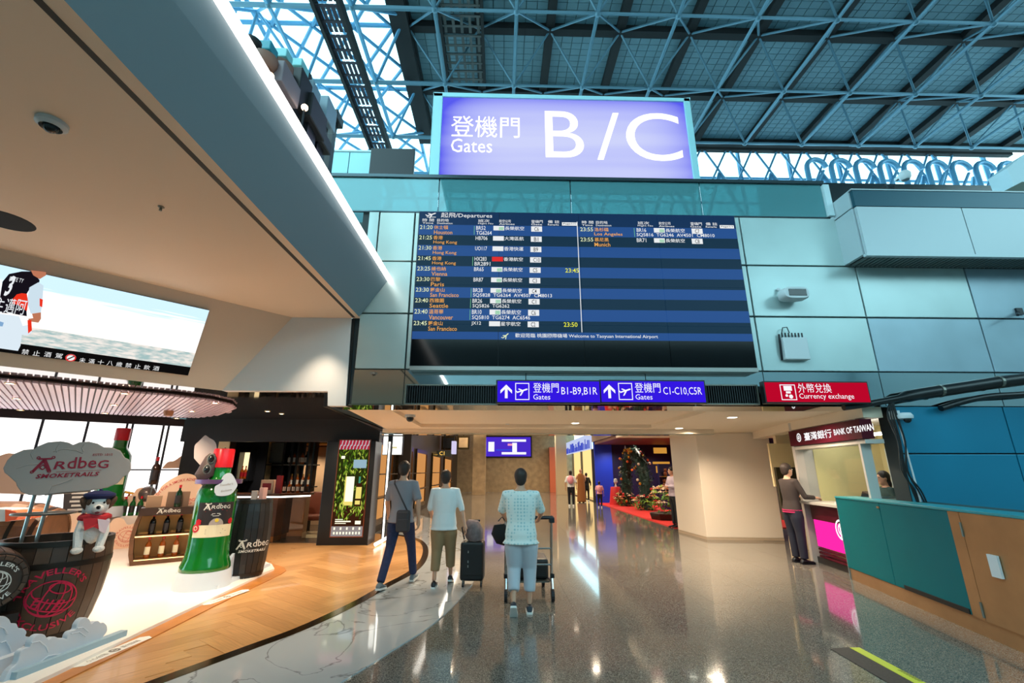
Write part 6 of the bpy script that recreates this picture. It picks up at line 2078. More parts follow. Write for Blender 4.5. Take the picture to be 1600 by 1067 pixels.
MB().prism([PY(-30, 795, 6.3), PY(18, 796, 6.3), PY(18, 814, 6.3), PY(-30, 816, 6.3)], (0, .3, 0)).build('wing', offw, t)
MB().prism([PY(8, 796, 6.29), PY(24, 799, 6.29), PY(30, 805, 6.29), PY(24, 812, 6.29), PY(8, 815, 6.29)], (0, .32, 0)).build('wing_tip', mat('orange_paint', S(226, 92, 40), .4), t)

# ---------------------------------------------------------------- white cloud cut-outs along the front
cwhite = mat('cloud_white', S(200, 208, 218), .5)
l0, l1 = PZ(15, 1062, PT), PZ(175, 999, PT)
ln = Vector(((l1 - l0).y, -(l1 - l0).x, 0)).normalized(); ln = ln if ln.x > 0 else -ln
def cutout(name, label, px, p0_, n, th, m_, base=None, cat='cut-out', lines=()):
    t = thing(name, label, cat, p0_)
    q = [PP(x, y, p0_, n) for x, y in px]
    MB().prism(q, -n * th).build('board', m_, t, bevel=.006)
    for L in lines:
        MB().tube([PP(x, y, p0_ + n * .002, n) for x, y in L], .005, 6).build('raised_line', m_, t)
    return t
z2 = lambda pts: [(x / 3.475, 760 + y / 3.475) for x, y in pts]
c2 = z2([(20, 1062), (50, 1000), (90, 962), (104, 930), (110, 900), (135, 878), (162, 870), (168, 845), (190, 815), (215, 800), (245, 806), (262, 832), (282, 820), (300, 815), (325, 826), (340, 822), (362, 828), (368, 806), (385, 785), (412, 775), (420, 748), (440, 720), (465, 710), (487, 722), (497, 745), (515, 732), (535, 730), (548, 742), (562, 738), (580, 755), (582, 785), (560, 815), (540, 842), (500, 866), (470, 905), (420, 930), (300, 980), (180, 1020), (60, 1064)])
def smoothpx(p): return [(v.x, v.y) for v in smooth_line([Vector((x, y, 0)) for x, y in p], 3)]
t = cutout('cloud_cutout', 'white puffy cloud board standing before the tall barrel', smoothpx(c2), l0, ln, .05, cwhite, lines=[z2([(170, 850), (215, 840), (250, 870), (262, 900)]), z2([(385, 800), (430, 790), (465, 815)]), z2([(210, 960), (260, 920), (330, 910), (370, 940)]), z2([(420, 770), (450, 765), (480, 790)])])
b_ = MB().prism([l0 - ln * .02 , l1 - ln * .02 + (l1 - l0) * .12, l1 + ln * .05 + (l1 - l0) * .12, l0 + ln * .05], (0, 0, .05)).build('base_strip', mat('base_blue', S(150, 176, 190), .4), t)
c1 = z2([(-60, 720), (0, 704), (30, 706), (52, 722), (62, 742), (90, 744), (102, 768), (128, 770), (146, 790), (140, 812), (170, 820), (160, 850), (120, 870), (100, 920), (85, 960), (40, 1000), (20, 1075), (-60, 1090)])
t = cutout('cloud_cutout', 'largest white cloud board at the lower left picture corner', smoothpx(c1), l0 - ln * .22, ln, .05, cwhite, lines=[z2([(0, 850), (30, 840), (50, 870), (60, 900)]), z2([(-10, 760), (20, 770), (40, 800)])])
MB().prism([l0 - ln * .3 - (l1 - l0) * .3, l0 - ln * .3 + (l1 - l0) * .45, l0 - ln * .15 + (l1 - l0) * .45, l0 - ln * .15 - (l1 - l0) * .3], (0, 0, .12)).build('base_strip', cwhite, t)
r0, r1 = PZ(343, 914, PT), PZ(408, 886, PT)
rn = Vector(((r1 - r0).y, -(r1 - r0).x, 0)).normalized(); rn = rn if rn.x > 0 else -rn
c3p = [(x / 3.95 + 260, y / 3.95 + 670) for x, y in [(342, 972), (345, 920), (362, 880), (385, 862), (395, 815), (415, 775), (445, 755), (468, 765), (490, 800), (505, 815), (520, 795), (535, 760), (555, 745), (562, 712), (572, 697), (578, 710), (572, 800), (560, 880), (540, 900), (440, 940)]]
t = cutout('cloud_cutout', 'small white cloud board with faint globe print before the black barrel', smoothpx(c3p), r0, rn, .04, cwhite)
MB().prism([r0 - rn * .045 - (r1 - r0) * .2, r1 - rn * .045 + (r1 - r0) * .08, r1 + rn * .1 + (r1 - r0) * .08, r0 + rn * .1 - (r1 - r0) * .2], (0, 0, .045)).build('base_strip', cwhite, t)
m = MB()
p_ = PP(371, 886, r0 + rn * .004, rn); rd = (r1 - r0).normalized()
stamp(m, lambda u, v: p_ + rd * u * 1.0 + Z * v, .085, grid=False); m.build('print', mat('faint_rose', S(196, 170, 170), .5), t)

# ---------------------------------------------------------------- the giant green bottle
gg = mat('bottle_green', S(14, 104, 32), .08, coat=.6, noise=(1.2, .15, 2))
redcap = mat('red_cap', S(196, 22, 34), .3)
label_b = mat('black_label', S(40, 34, 36), .45); label_c = mat('cream_label', S(226, 214, 182), .5)
bpf = [(.0, .2), (.3, .2), (.315, .23), (.31, .28), (.275, .38), (.262, .5), (.262, 1.15), (.25, 1.27), (.2, 1.36), (.15, 1.42), (.13, 1.46), (.128, 1.62), (.0, 1.62)]
def giant_bottle(name, label, C, phi):
    t = thing(name, label, 'bottle', C)
    MB().lathe(bpf, C, 40).build('glass', gg, t, smooth=True)
    MB().lathe([(0, 0), (.35, 0), (.345, .1), (.325, .215), (0, .215)], C, 40).build('plinth', cwhite, t, smooth=True)
    MB().lathe([(.129, 1.6), (.138, 1.6), (.138, 1.85), (.13, 1.87), (0, 1.87)], C, 28).build('cap', redcap, t, smooth=True)
    pr = [(r, z) for r, z in bpf if r > 0]
    pr = [(.262, 0), (.262, 2)]
    def patch(nm, u0, u1, z0, z1, m_, off): 
        MB().lathe([(.262 + off, z0), (.262 + off, z1)], C, 14, a0=phi + u0, a1=phi + u1).build(nm, m_, lb)
    lb = MB().lathe([(.264, .82), (.264, 1.12)], C, 14, a0=phi - .92, a1=phi + .92).build('label', label_b, t)
    patch('cream_label', -1.05, .98, .66, .82, label_c, .002)
    m = MB()
    fn = cylfn(C, pr, phi, 0, .006)
    logo(m, lambda u, v: fn(u - .16, v + 1.035), .34, 0, False)
    flat(m, line2([(-.14, 1.0), (.14, 1.0)], .004), fn, 1)
    for v, w_ in ((1.02, .16), (.97, .1), (.955, .12), (.94, .08)):
        flat(m, line2([(-w_ / 2, v), (w_ / 2, v)], .007), fn, 1 if v == 1.02 else 0)
    flat(m, arc2(.02, .82, 0, .09, 0, PI, 16), lambda u, v: fn(u, v), 2)
    flat(m, arc2(.02, .88, 0, .025, 0, 2 * PI, 12), lambda u, v: fn(u, v) + NS * .003, 3)
    for cx in (-.21, .22):
        flat(m, scl([(cx + .035 * math.cos(k * PI / 3), .86 + .035 * math.sin(k * PI / 3)) for k in range(6)]), fn, 1)
    flat(m, arc2(-.24, .78, 0, .055, 0, 2 * PI, 18), lambda u, v: fn(u, v), 1)
    flat(m, arc2(-.24, .78, .02, .03, 0, 2 * PI, 14), lambda u, v: fn(u, v) + NS * .003, 4)
    for v, w_ in ((.76, .22), (.735, .26), (.71, .2)):
        flat(m, line2([(-.1, v), (-.1 + w_, v)], .006), fn, 5)
    m.build('label_print', [wprint, redcap, cgrey, mat('yellow_dot', S(230, 200, 60), .5), label_c, ink], lb)
    return t
def scl(p):
    q = scallop(p, .4, 5); return q, [tuple(range(len(q)))]
GB = PZ(299, 922, PT) + Vector((0, .22, 0))
GB.z = PT
tc_ = CO - GB
gphi = math.atan2(tc_.y, tc_.x)
gb = giant_bottle('giant_bottle', 'giant green whisky bottle model on a white plinth beside the black barrel', GB, gphi + .1)
MB().lathe([(.2, 1.37), (.3, 1.37), (.305, 1.43), (.2, 1.43)], GB, 32).build('collar', mat('purple_band', S(112, 84, 128), .25, .4), gb, smooth=True)
# dark leather flying cap hung on the bottle neck, and two small clouds on it
sdv = Vector((-tc_.y, tc_.x, 0)).normalized(); tn = Vector((tc_.x, tc_.y, 0)).normalized()
pg = thing('leather_cap', 'dark leather flying cap with ring emblem hung at the bottle neck', 'cap', GB - sdv * .17 + Z * 1.44)
leather = mat('dark_leather', S(66, 52, 50), .5, bump=(20, .3))
m = MB()
hp = GB - sdv * .17 + tn * .03
m.tube([hp + Z * 1.44, hp - sdv * .03 + Z * 1.5, hp + Z * 1.62, hp + sdv * .03 + Z * 1.74, hp + sdv * .03 + Z * 1.8], [.11, .135, .115, .1, .05], 14, flat=.75)
m.build('hood', leather, pg, smooth=True)
for z, r in ((1.57, .055), (1.72, .055)):
    q = hp + tn * .1 + sdv * (-.01 if z < 1.6 else .02)
    ex = Matrix((sdv, Z, tn)).transposed()
    MB().tube([q + Z * z + sdv * (r * .75 * math.cos(k * PI / 7)) + Z * (r * 1.1 * math.sin(k * PI / 7)) for k in range(14)], .012, 6, closed=True).build('goggle_ring', gfr, pg, smooth=True)
    MB().ball(q + Z * z, (.036, .036, .05), 8, 6).build('goggle_lens', blk_g, pg, smooth=True)
def mini_cloud(name, label, pxs, d, m_, words=None, C=GB, tag_=None, up=.0):
    t = thing(name, label, 'cut-out', C + tn * d + Z * 1.3)
    q = [PP(x, y, C + tn * d, tn) for x, y in smoothpx(pxs)]
    MB().prism(q, -tn * .03).build('board', m_, t)
    if words:
        mm = MB()
        for s, xa, ya, xb_ in words:
            a_, b2 = PP(xa, ya, C + tn * (d + .004), tn), PP(xb_, ya - 3, C + tn * (d + .004), tn)
            write(mm, s, a_, b2 - a_, Z, w=(b2 - a_).length, off=.002, shear=.2)
        mm.build('lettering', ink, t)
    return t
t = mini_cloud('cloud_tag', 'small white cloud tag with grey words on the shoulder of the giant bottle', [(335, 769), (336, 760), (344, 755), (347, 746), (353, 740), (360, 739), (365, 744), (369, 752), (371, 758), (368, 764), (362, 771), (355, 774), (345, 775), (338, 774)], .3, cwhite, [("Traveller's", 343, 760, 364), ('Exclusive', 345, 769, 362)])
MB().tube([PP(340, 772, GB + tn * .28, tn), GB + tn * .22 + sdv * .1 + Z * 1.3], .01, 6).build('stay', gfr, t)
t = mini_cloud('cloud_tag', 'rose grey cloud board behind the red cap of the giant bottle', [(303, 716), (304, 697), (310, 690), (316, 684), (321, 680), (327, 684), (334, 688), (338, 695), (339, 708), (344, 722), (347, 730), (343, 734), (336, 728), (328, 730), (312, 726)], -.2, mat('rose_grey', S(196, 180, 176), .55))
MB().tube([GB - tn * .22 + Z * 1.9, GB - tn * .33 + Z * .6, GB - tn * .36 + Z * .0], .012, 6).build('stay', gfr, t)
# ---------------------------------------------------------------- the black barrel
KB = PZ(366, 905, PT) + Vector((-.02, .25, 0)); KB.z = PT
pf4 = [(.27, 0), (.3, .2), (.318, .5), (.318, .7), (.3, .95), (.275, 1.12)]
t = thing('barrel', 'black painted barrel with white lettering beside the giant green bottle', 'barrel', KB)
kbm = [mat('black_stave_%d' % i, S(c, c, c + 1), .4) for i, c in enumerate((24, 20, 28))]
barrel(t, Matrix.Translation(KB), pf4, kbm, 22, ((.03, .04), (1.06, .05)), (1.08,))
tcb = CO - KB; kphi = math.atan2(tcb.y, tcb.x)
m = MB(); fn = cylfn(KB, pf4, kphi + .12, .44, .008); logo(m, lambda u, v: fn(u - .17, v), .5); m.build('lettering', wprint, t)
for k, (u, v, m_, lb) in enumerate(((.0, .02, cgrey, 'small pinkish carton on top of the black barrel'), (.14, .0, mat('pink_carton', S(196, 150, 140), .5), 'taller rose carton on top of the black barrel'))):
    p = KB + Vector((u, v, 1.12)); box_thing('carton', lb, (p.x, p.y, p.z - .02), (.09, .08, .14 + .05 * k), m_, .3 + k)
# ---------------------------------------------------------------- half barrel shelf with bottles
HBc = PZ(243, 884, PT) + Vector((-.1, .22, 0)); HBc.z = PT
hn = CO - HBc; hn.z = 0; hn.normalize(); hr = Vector((-hn.y, hn.x, 0))
hb = thing('barrel_shelf', 'half barrel display with two lit shelves of whisky bottles', 'shelf', HBc)
wood_h = mat('half_barrel_wood', S(104, 66, 38), .45, noise=(6, .2, 4))
HW = [(.40, 0), (.45, .18), (.475, .42), (.46, .66), (.41, .9)]
def hq(u, v, z): return HBc + hr * u + hn * v + Z * z
for s in (-1, 1):
    for (ra, za), (rb_, zb__) in zip(HW, HW[1:]):
        MB().prism([hq(s * ra, 0, za + .002), hq(s * rb_, 0, zb__ - .002), hq(s * (rb_ - .06), .0, zb__ - .002), hq(s * (ra - .06), 0, za + .002)], -hn * .3).build('side_stave', wood_h, hb)
MB().prism([hq(-.42, -.28, .0), hq(.42, -.28, .0), hq(.42, -.28, .9), hq(-.42, -.28, .9)], -hn * .03).build('back_panel', mat('pale_oak', S(206, 150, 80), .5), hb)  # paler oak than the side staves
lit_s = emat('shelf_glow', S(255, 206, 130), 3.5)
for z, hw in ((.06, .36), (.44, .41)):
    MB().prism([hq(-hw, 0, z), hq(hw, 0, z), hq(hw, -.28, z), hq(-hw, -.28, z)], Z * .03).build('shelf', wood_h, hb)
    MB().prism([hq(-hw, .004, z + .004), hq(hw, .004, z + .004), hq(hw, .004, z + .022), hq(-hw, .004, z + .022)], hn * .004).build('light_strip', lit_s, hb)
MB().prism([hq(-.4, .01, .0), hq(.4, .01, .0), hq(.405, .01, .07), hq(-.405, .01, .07)], -hn * .3).build('plinth', wood_h, hb)
hd = MB().prism([hq(-.43, .01, .79), hq(.43, .01, .79), hq(.41, .01, .92), hq(-.41, .01, .92)], -hn * .33).build('header', mat('dark_header', S(58, 36, 24), .4), hb)
m = MB(); logo(m, lambda u, v: hq(u - .17, .016, v + .835), .34, 0, False); m.build('lettering', wprint, hd)
for z, gl_ in ((.47, 0), (.09, 1)):
    for k in range(3):
        p = hq(-.2 + .2 * k, -.12, z)
        bottle('whisky_bottle', ['%s whisky bottle on the upper shelf of the half barrel', '%s pale whisky bottle on the lower shelf of the half barrel'][gl_] % ['left', 'middle', 'right'][k], p, amber if gl_ else blk_g, redcap, label_c if gl_ else label_b, 1.14, 'bottles in the half barrel')
for k, (u, d, m_, lb) in enumerate(((-.25, (.22, .16, .2), mat('kraft', S(176, 140, 110), .6), 'brown carton standing at the left on the half barrel shelf'), (.1, (.34, .1, .26), mat('kraft_dark', S(140, 108, 86), .6), 'wide brown carton standing at the back on the half barrel shelf'))):
    p = hq(u, -.2, .92); box_thing('carton', lb, p, d, m_, math.atan2(hr.y, hr.x))
bottle('whisky_bottle', 'dark green bottle with red cap standing alone on the half barrel shelf', hq(.1, -.06, .92), mat('dark_green_glass', S(18, 50, 28), .1), redcap, label_b, 1.25)
# peach cloud board with arc of words above the half barrel
WC = hq(.1, -.55, 0)
peach = mat('peach_cloud', S(244, 206, 176), .55)
apx = smoothpx([(234, 800), (238, 786), (240, 774), (247, 768), (252, 760), (262, 752), (272, 746), (284, 741), (295, 740), (306, 744), (312, 752), (318, 764), (322, 780), (322, 800)])
t = thing('cloud_board', 'peach cloud board with red words arching behind the half barrel', 'cut-out', WC)
MB().prism([PP(x, y, WC, hn) for x, y in apx] + [WC + hr * .45 + Z * .1, WC - hr * .45 + Z * .1], -hn * .04).build('board', peach, t)
m = MB()
a_ = PP(266, 786, WC + hn * .004, hn); b2 = PP(297, 783, WC + hn * .004, hn); rd2 = (b2 - a_).normalized()
logo(m, lambda u, v: a_ + rd2 * u + Z * v, (b2 - a_).length * 1.25, 0, True)
cc = PP(285, 792, WC + hn * .004, hn); RR = .48
write(m, 'GET READY FOR A SMOKY ADVENTURE', None, None, None, w=RR * 2.1, h=.05, fn=lambda x, y: cc + rd2 * ((RR + y) * math.cos(PI * .97 - x / RR)) + Z * ((RR + y) * math.sin(PI * .97 - x / RR)), bold=.01)
m.build('lettering', mat('red_print', S(206, 60, 60), .5), t)
# ---------------------------------------------------------------- along the windows: ledge, clouds, bottles, instruments
ledge = mat('white_ledge', S(236, 226, 216), .4)
o = MB().prism([wpt(-1.5, PT, .15), wpt(wl - .3, PT, .15), wpt(wl - .3, PT, .55), wpt(-1.5, PT, .55)], (0, 0, .62)).build('window_ledge', ledge); tag(o, 'long white display ledge under the bright shop windows', 'ledge')
lz = PT + .62
def wcloud(label, px, d, m_=peach, tdir=None, words=False, foot=True):
    p0_ = w0 + wn * d; p0_ = Vector((p0_.x, p0_.y, lz))
    t = thing('cloud_board', label, 'cut-out', PP(sum(x for x, y in px) / len(px), max(y for x, y in px), p0_, wn))
    MB().prism([PP(x, y, p0_, wn) for x, y in smoothpx(px)], -wn * .04).build('board', m_, t)
    return t, p0_
t, p0_ = wcloud('long peach cloud board with a red globe print standing before the window ledge', [(60, 884), (60, 815), (100, 800), (130, 802), (146, 798), (160, 800), (168, 806), (172, 817), (176, 812), (184, 809), (193, 811), (199, 820), (212, 818), (222, 826), (228, 836), (230, 852), (228, 874)], .75)
m = MB(); q = PP(198, 838, p0_ + wn * .004, wn); stamp(m, lambda u, v: q + wdir * u + Z * v, .2, grid=False); m.build('print', mat('rose_print', S(222, 130, 110), .5), t)
wcloud('low peach cloud board on the ledge under the telescope', [(176, 793), (180, 780), (188, 772), (196, 776), (208, 772), (214, 764), (226, 762), (236, 768), (240, 780), (240, 790)], .35)
wcloud('peach dune board on the ledge at the left edge of the windows', [(-20, 720), (0, 712), (14, 708), (30, 712), (40, 722), (60, 740), (60, 770), (-20, 770)], .3)
wcloud('peach dune board high against the last window panes', [(253, 732), (262, 722), (272, 720), (284, 712), (294, 706), (301, 706), (302, 731)], .12)
MB().prism([wpt(cuts[4], lz + .02, .06), wpt(cuts[4] + .03, lz, .06), wpt(cuts[4] + .03, 1.6, .06), wpt(cuts[4], 1.6, .06)], wn * .02)
def onl(px, d=.35): 
    p = PP(px, 790, w0 + wn * d, wn); return Vector((p.x, p.y, lz))
grn = mat('green_glass', S(24, 92, 40), .08)
for k, px in enumerate((184, 195, 207, 219)):
    bottle('whisky_bottle', 'green whisky bottle on the window ledge, %s of four' % ['first', 'second', 'third', 'fourth'][k], onl(px, .45), grn, redcap if k % 2 else dk, label_b, 1.3, 'green bottles on the window ledge')
p = onl(198, .3)
t = thing('telescope', 'small brass telescope on a tripod before the window', 'telescope', p)
ztl = PP(198, 770, w0 + wn * .3, wn).z
MB().tube([p + Z * (ztl - lz) - wdir * .16 + Z * .04, p + Z * (ztl - lz) + wdir * .16 - Z * .04], .025, 8).build('tube', bcol[0], t)
for a in (0, 2.1, 4.2):
    MB().tube([p + Z * (ztl - lz), p + Vector((.12 * math.cos(a), .12 * math.sin(a), 0))], .012, 6).build('leg', amber, t)
p = onl(226, .3)
zg = PP(224, 772, w0 + wn * .3, wn).z
t = thing('globe', 'dark globe on a wooden stand before the window', 'globe', p)
MB().ball((p.x, p.y, zg), .17, 18, 12).build('sphere', mat('globe_dark', S(110, 96, 92), .25, .3, noise=(6, .4, 3)), t, smooth=True)
MB().lathe([(0, 0), (.12, 0), (.04, .04), (.03, zg - lz - .15), (.0, zg - lz - .1)], p, 12).build('stand', wood_h, t)
# bottle floating on a rod before the windows
p = PP(241, 745, w0 + wn * .9, wn); s_ = 2.0
zb_ = PP(241, 757, w0 + wn * .9, wn).z
t = bottle('whisky_bottle', 'dark bottle with red cap raised on a thin rod before the windows', Vector((p.x, p.y, zb_)), mat('brown_glass', S(54, 34, 24), .1), redcap, label_b, 1.9)
MB().tube([Vector((p.x, p.y, PT)), Vector((p.x, p.y, zb_ + .01))], .012, 6).build('rod', gfr, t)
# second giant bottle behind the cloud sign, and a dark menu board
p = PP(166, 790, w0 + wn * .35, wn)
ztop = PP(166, 668, w0 + wn * .35, wn).z
g2 = giant_bottle('giant_bottle', 'giant green bottle with red cap behind the cloud sign at the windows', Vector((0, 0, 0)), gphi)
g2.location = (p.x, p.y, lz); k_ = (ztop - lz) / 1.87; g2.scale = (k_, k_, k_)
pq_ = [PP(x, y, w0 + wn * .62, wn) for x, y in [(97, 812), (140, 808), (146, 768), (100, 768)]]
t = thing('menu_board', 'dark board with white lines of print half hidden behind the cloud sign', 'board', pq_[0])
MB().prism(pq_, -wn * .03).build('board', mat('chalk_dark', S(64, 58, 60), .5), t)
m = MB()
for k, (u0, u1) in enumerate(((.1, .7), (.15, .9), (.1, .5), (.2, .8), (.1, .85), (.3, .7))):
    z_ = pq_[0].z + (pq_[3].z - pq_[0].z) * (.9 - k * .15)
    a_, b2 = pq_[0].lerp(pq_[1], u0), pq_[0].lerp(pq_[1], u1)
    a_ = Vector((a_.x, a_.y, z_)) + wn * .004; b2 = Vector((b2.x, b2.y, z_)) + wn * .004
    m.quad([a_, b2, b2 + Z * .04, a_ + Z * .04])
m.build('print', wprint, t)
MB().tube([pq_[0].lerp(pq_[1], .5) - wn * .015, Vector((pq_[0].lerp(pq_[1], .5).x, pq_[0].lerp(pq_[1], .5).y, PT)) - wn * .015], .015, 6).build('post', gfr, t)

# ================================================================ boxes and seats made up in place of mirrored clutter
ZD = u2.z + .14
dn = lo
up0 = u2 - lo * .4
def stand_in(label, x0, x1, y0, y1, m_, kind='crate', dd=.0, shape='box'):
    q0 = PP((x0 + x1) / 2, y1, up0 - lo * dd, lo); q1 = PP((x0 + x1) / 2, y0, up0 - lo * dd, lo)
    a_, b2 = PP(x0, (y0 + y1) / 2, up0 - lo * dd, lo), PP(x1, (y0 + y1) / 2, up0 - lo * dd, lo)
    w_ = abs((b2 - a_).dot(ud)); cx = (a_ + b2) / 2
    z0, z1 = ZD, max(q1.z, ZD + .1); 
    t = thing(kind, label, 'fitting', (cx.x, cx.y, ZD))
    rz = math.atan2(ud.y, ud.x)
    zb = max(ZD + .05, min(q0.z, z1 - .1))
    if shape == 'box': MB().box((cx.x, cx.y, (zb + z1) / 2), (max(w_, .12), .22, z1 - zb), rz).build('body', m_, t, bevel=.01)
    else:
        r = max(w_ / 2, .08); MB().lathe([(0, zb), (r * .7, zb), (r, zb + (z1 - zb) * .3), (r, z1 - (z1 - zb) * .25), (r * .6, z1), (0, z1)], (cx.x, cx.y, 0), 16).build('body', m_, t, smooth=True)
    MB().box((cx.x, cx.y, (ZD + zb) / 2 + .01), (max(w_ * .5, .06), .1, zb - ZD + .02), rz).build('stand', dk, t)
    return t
tb = mat('teal_shape', S(40, 140, 160), .4); ltb = mat('light_teal_shape', S(130, 200, 206), .4); brp = mat('brown_shape', S(120, 86, 72), .5); mv = mat('mauve_panel', S(112, 104, 112), .5); bkp = mat('black_shape', S(14, 14, 18), .5); gp = mat('grey_panel', S(128, 150, 164), .4)
for a in (('small made-up black knob shape nearest the top of the lit edge', 388, 400, 60, 74, bkp, 'stool', .1, 'r'), ('deep teal made-up box over the lit edge', 403, 419, 70, 88, tb, 'crate', .15), ('brown curved made-up shape below the deep teal box', 400, 426, 82, 112, brp, 'seat', .0, 'r'),
          ('pale teal made-up box beside the brown shapes', 430, 443, 81, 98, ltb, 'crate', .15), ('brown rounded made-up shape under the pale teal box', 428, 450, 94, 122, brp, 'seat', .05, 'r'), ('mauve made-up panel with a lamp before it', 420, 455, 112, 152, mv, 'panel', -.05), ('teal made-up box above the tall black one', 455, 470, 99, 114, ltb, 'crate', .2),
          ('tall black made-up box in the middle of the upper shapes', 450, 472, 112, 178, bkp, 'cabinet', .0), ('dark round made-up pod beside the tall black box', 470, 482, 112, 130, bkp, 'pod', .3, 'r'), ('grey made-up panel behind the second lamp', 472, 488, 132, 165, gp, 'panel', .15), ('broad black made-up block below the grey panel', 468, 498, 160, 205, bkp, 'seat', -.05),
          ('pale blue made-up panel to the right of the black block', 496, 514, 158, 200, gp, 'panel', .1), ('small dark made-up box at the right end of the upper shapes', 514, 526, 178, 194, dk, 'stand_in_box', .2), ('low black made-up box beside the display case', 484, 506, 208, 230, bkp, 'chest', .0)):
    stand_in(a[0], *a[1:5], a[5], a[6], a[7], a[8] if len(a) > 8 else 'box')
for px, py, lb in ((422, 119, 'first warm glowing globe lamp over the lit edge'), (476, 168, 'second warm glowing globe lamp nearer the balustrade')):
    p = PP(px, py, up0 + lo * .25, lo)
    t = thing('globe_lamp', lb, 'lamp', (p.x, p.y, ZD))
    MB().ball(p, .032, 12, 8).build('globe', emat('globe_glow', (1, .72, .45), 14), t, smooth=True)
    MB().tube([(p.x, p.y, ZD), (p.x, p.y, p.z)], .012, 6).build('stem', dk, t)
# ================================================================ people
def remesh(mb, name, mats, parent, vox=.016, ratio=.5, smooth_it=4, extra=None, M=None):
    me0 = bpy.data.meshes.new('tmp')
    vs = [tuple(v) for v in mb.v]
    me0.from_pydata(vs, [], mb.f)
    o = bpy.data.objects.new('tmp', me0); COL.objects.link(o)
    r = o.modifiers.new('r', 'REMESH'); r.mode = 'VOXEL'; r.voxel_size = vox
    s = o.modifiers.new('s', 'SMOOTH'); s.factor = .5; s.iterations = smooth_it
    if ratio < 1:
        d = o.modifiers.new('d', 'DECIMATE'); d.ratio = ratio
    dg = bpy.context.evaluated_depsgraph_get()
    me = bpy.data.meshes.new_from_object(o.evaluated_get(dg))
    bpy.data.objects.remove(o); bpy.data.meshes.remove(me0)
    if extra is not None and extra.v:
        bm = bmesh.new(); bm.from_mesh(me)
        vv = [bm.verts.new(v) for v in extra.v]
        for f in extra.f:
            try: bm.faces.new([vv[i] for i in f])
            except ValueError: pass
        bmesh.ops.recalc_face_normals(bm, faces=bm.faces)
        bm.to_mesh(me); bm.free()
    me.name = name
    me.materials.clear()
    me.materials.append(mats)
    me.polygons.foreach_set('use_smooth', [True] * len(me.polygons))
    o = bpy.data.objects.new(name, me); COL.objects.link(o)
    o.parent = parent
    PM[o] = PM[parent].copy()
    return o


skin = mat('skin', S(206, 156, 128), .5)
hair_b = mat('hair_dark', S(28, 22, 20), .55, bump=(90, .5))
hair_br = mat('hair_brown', S(44, 31, 26), .55, bump=(90, .5))


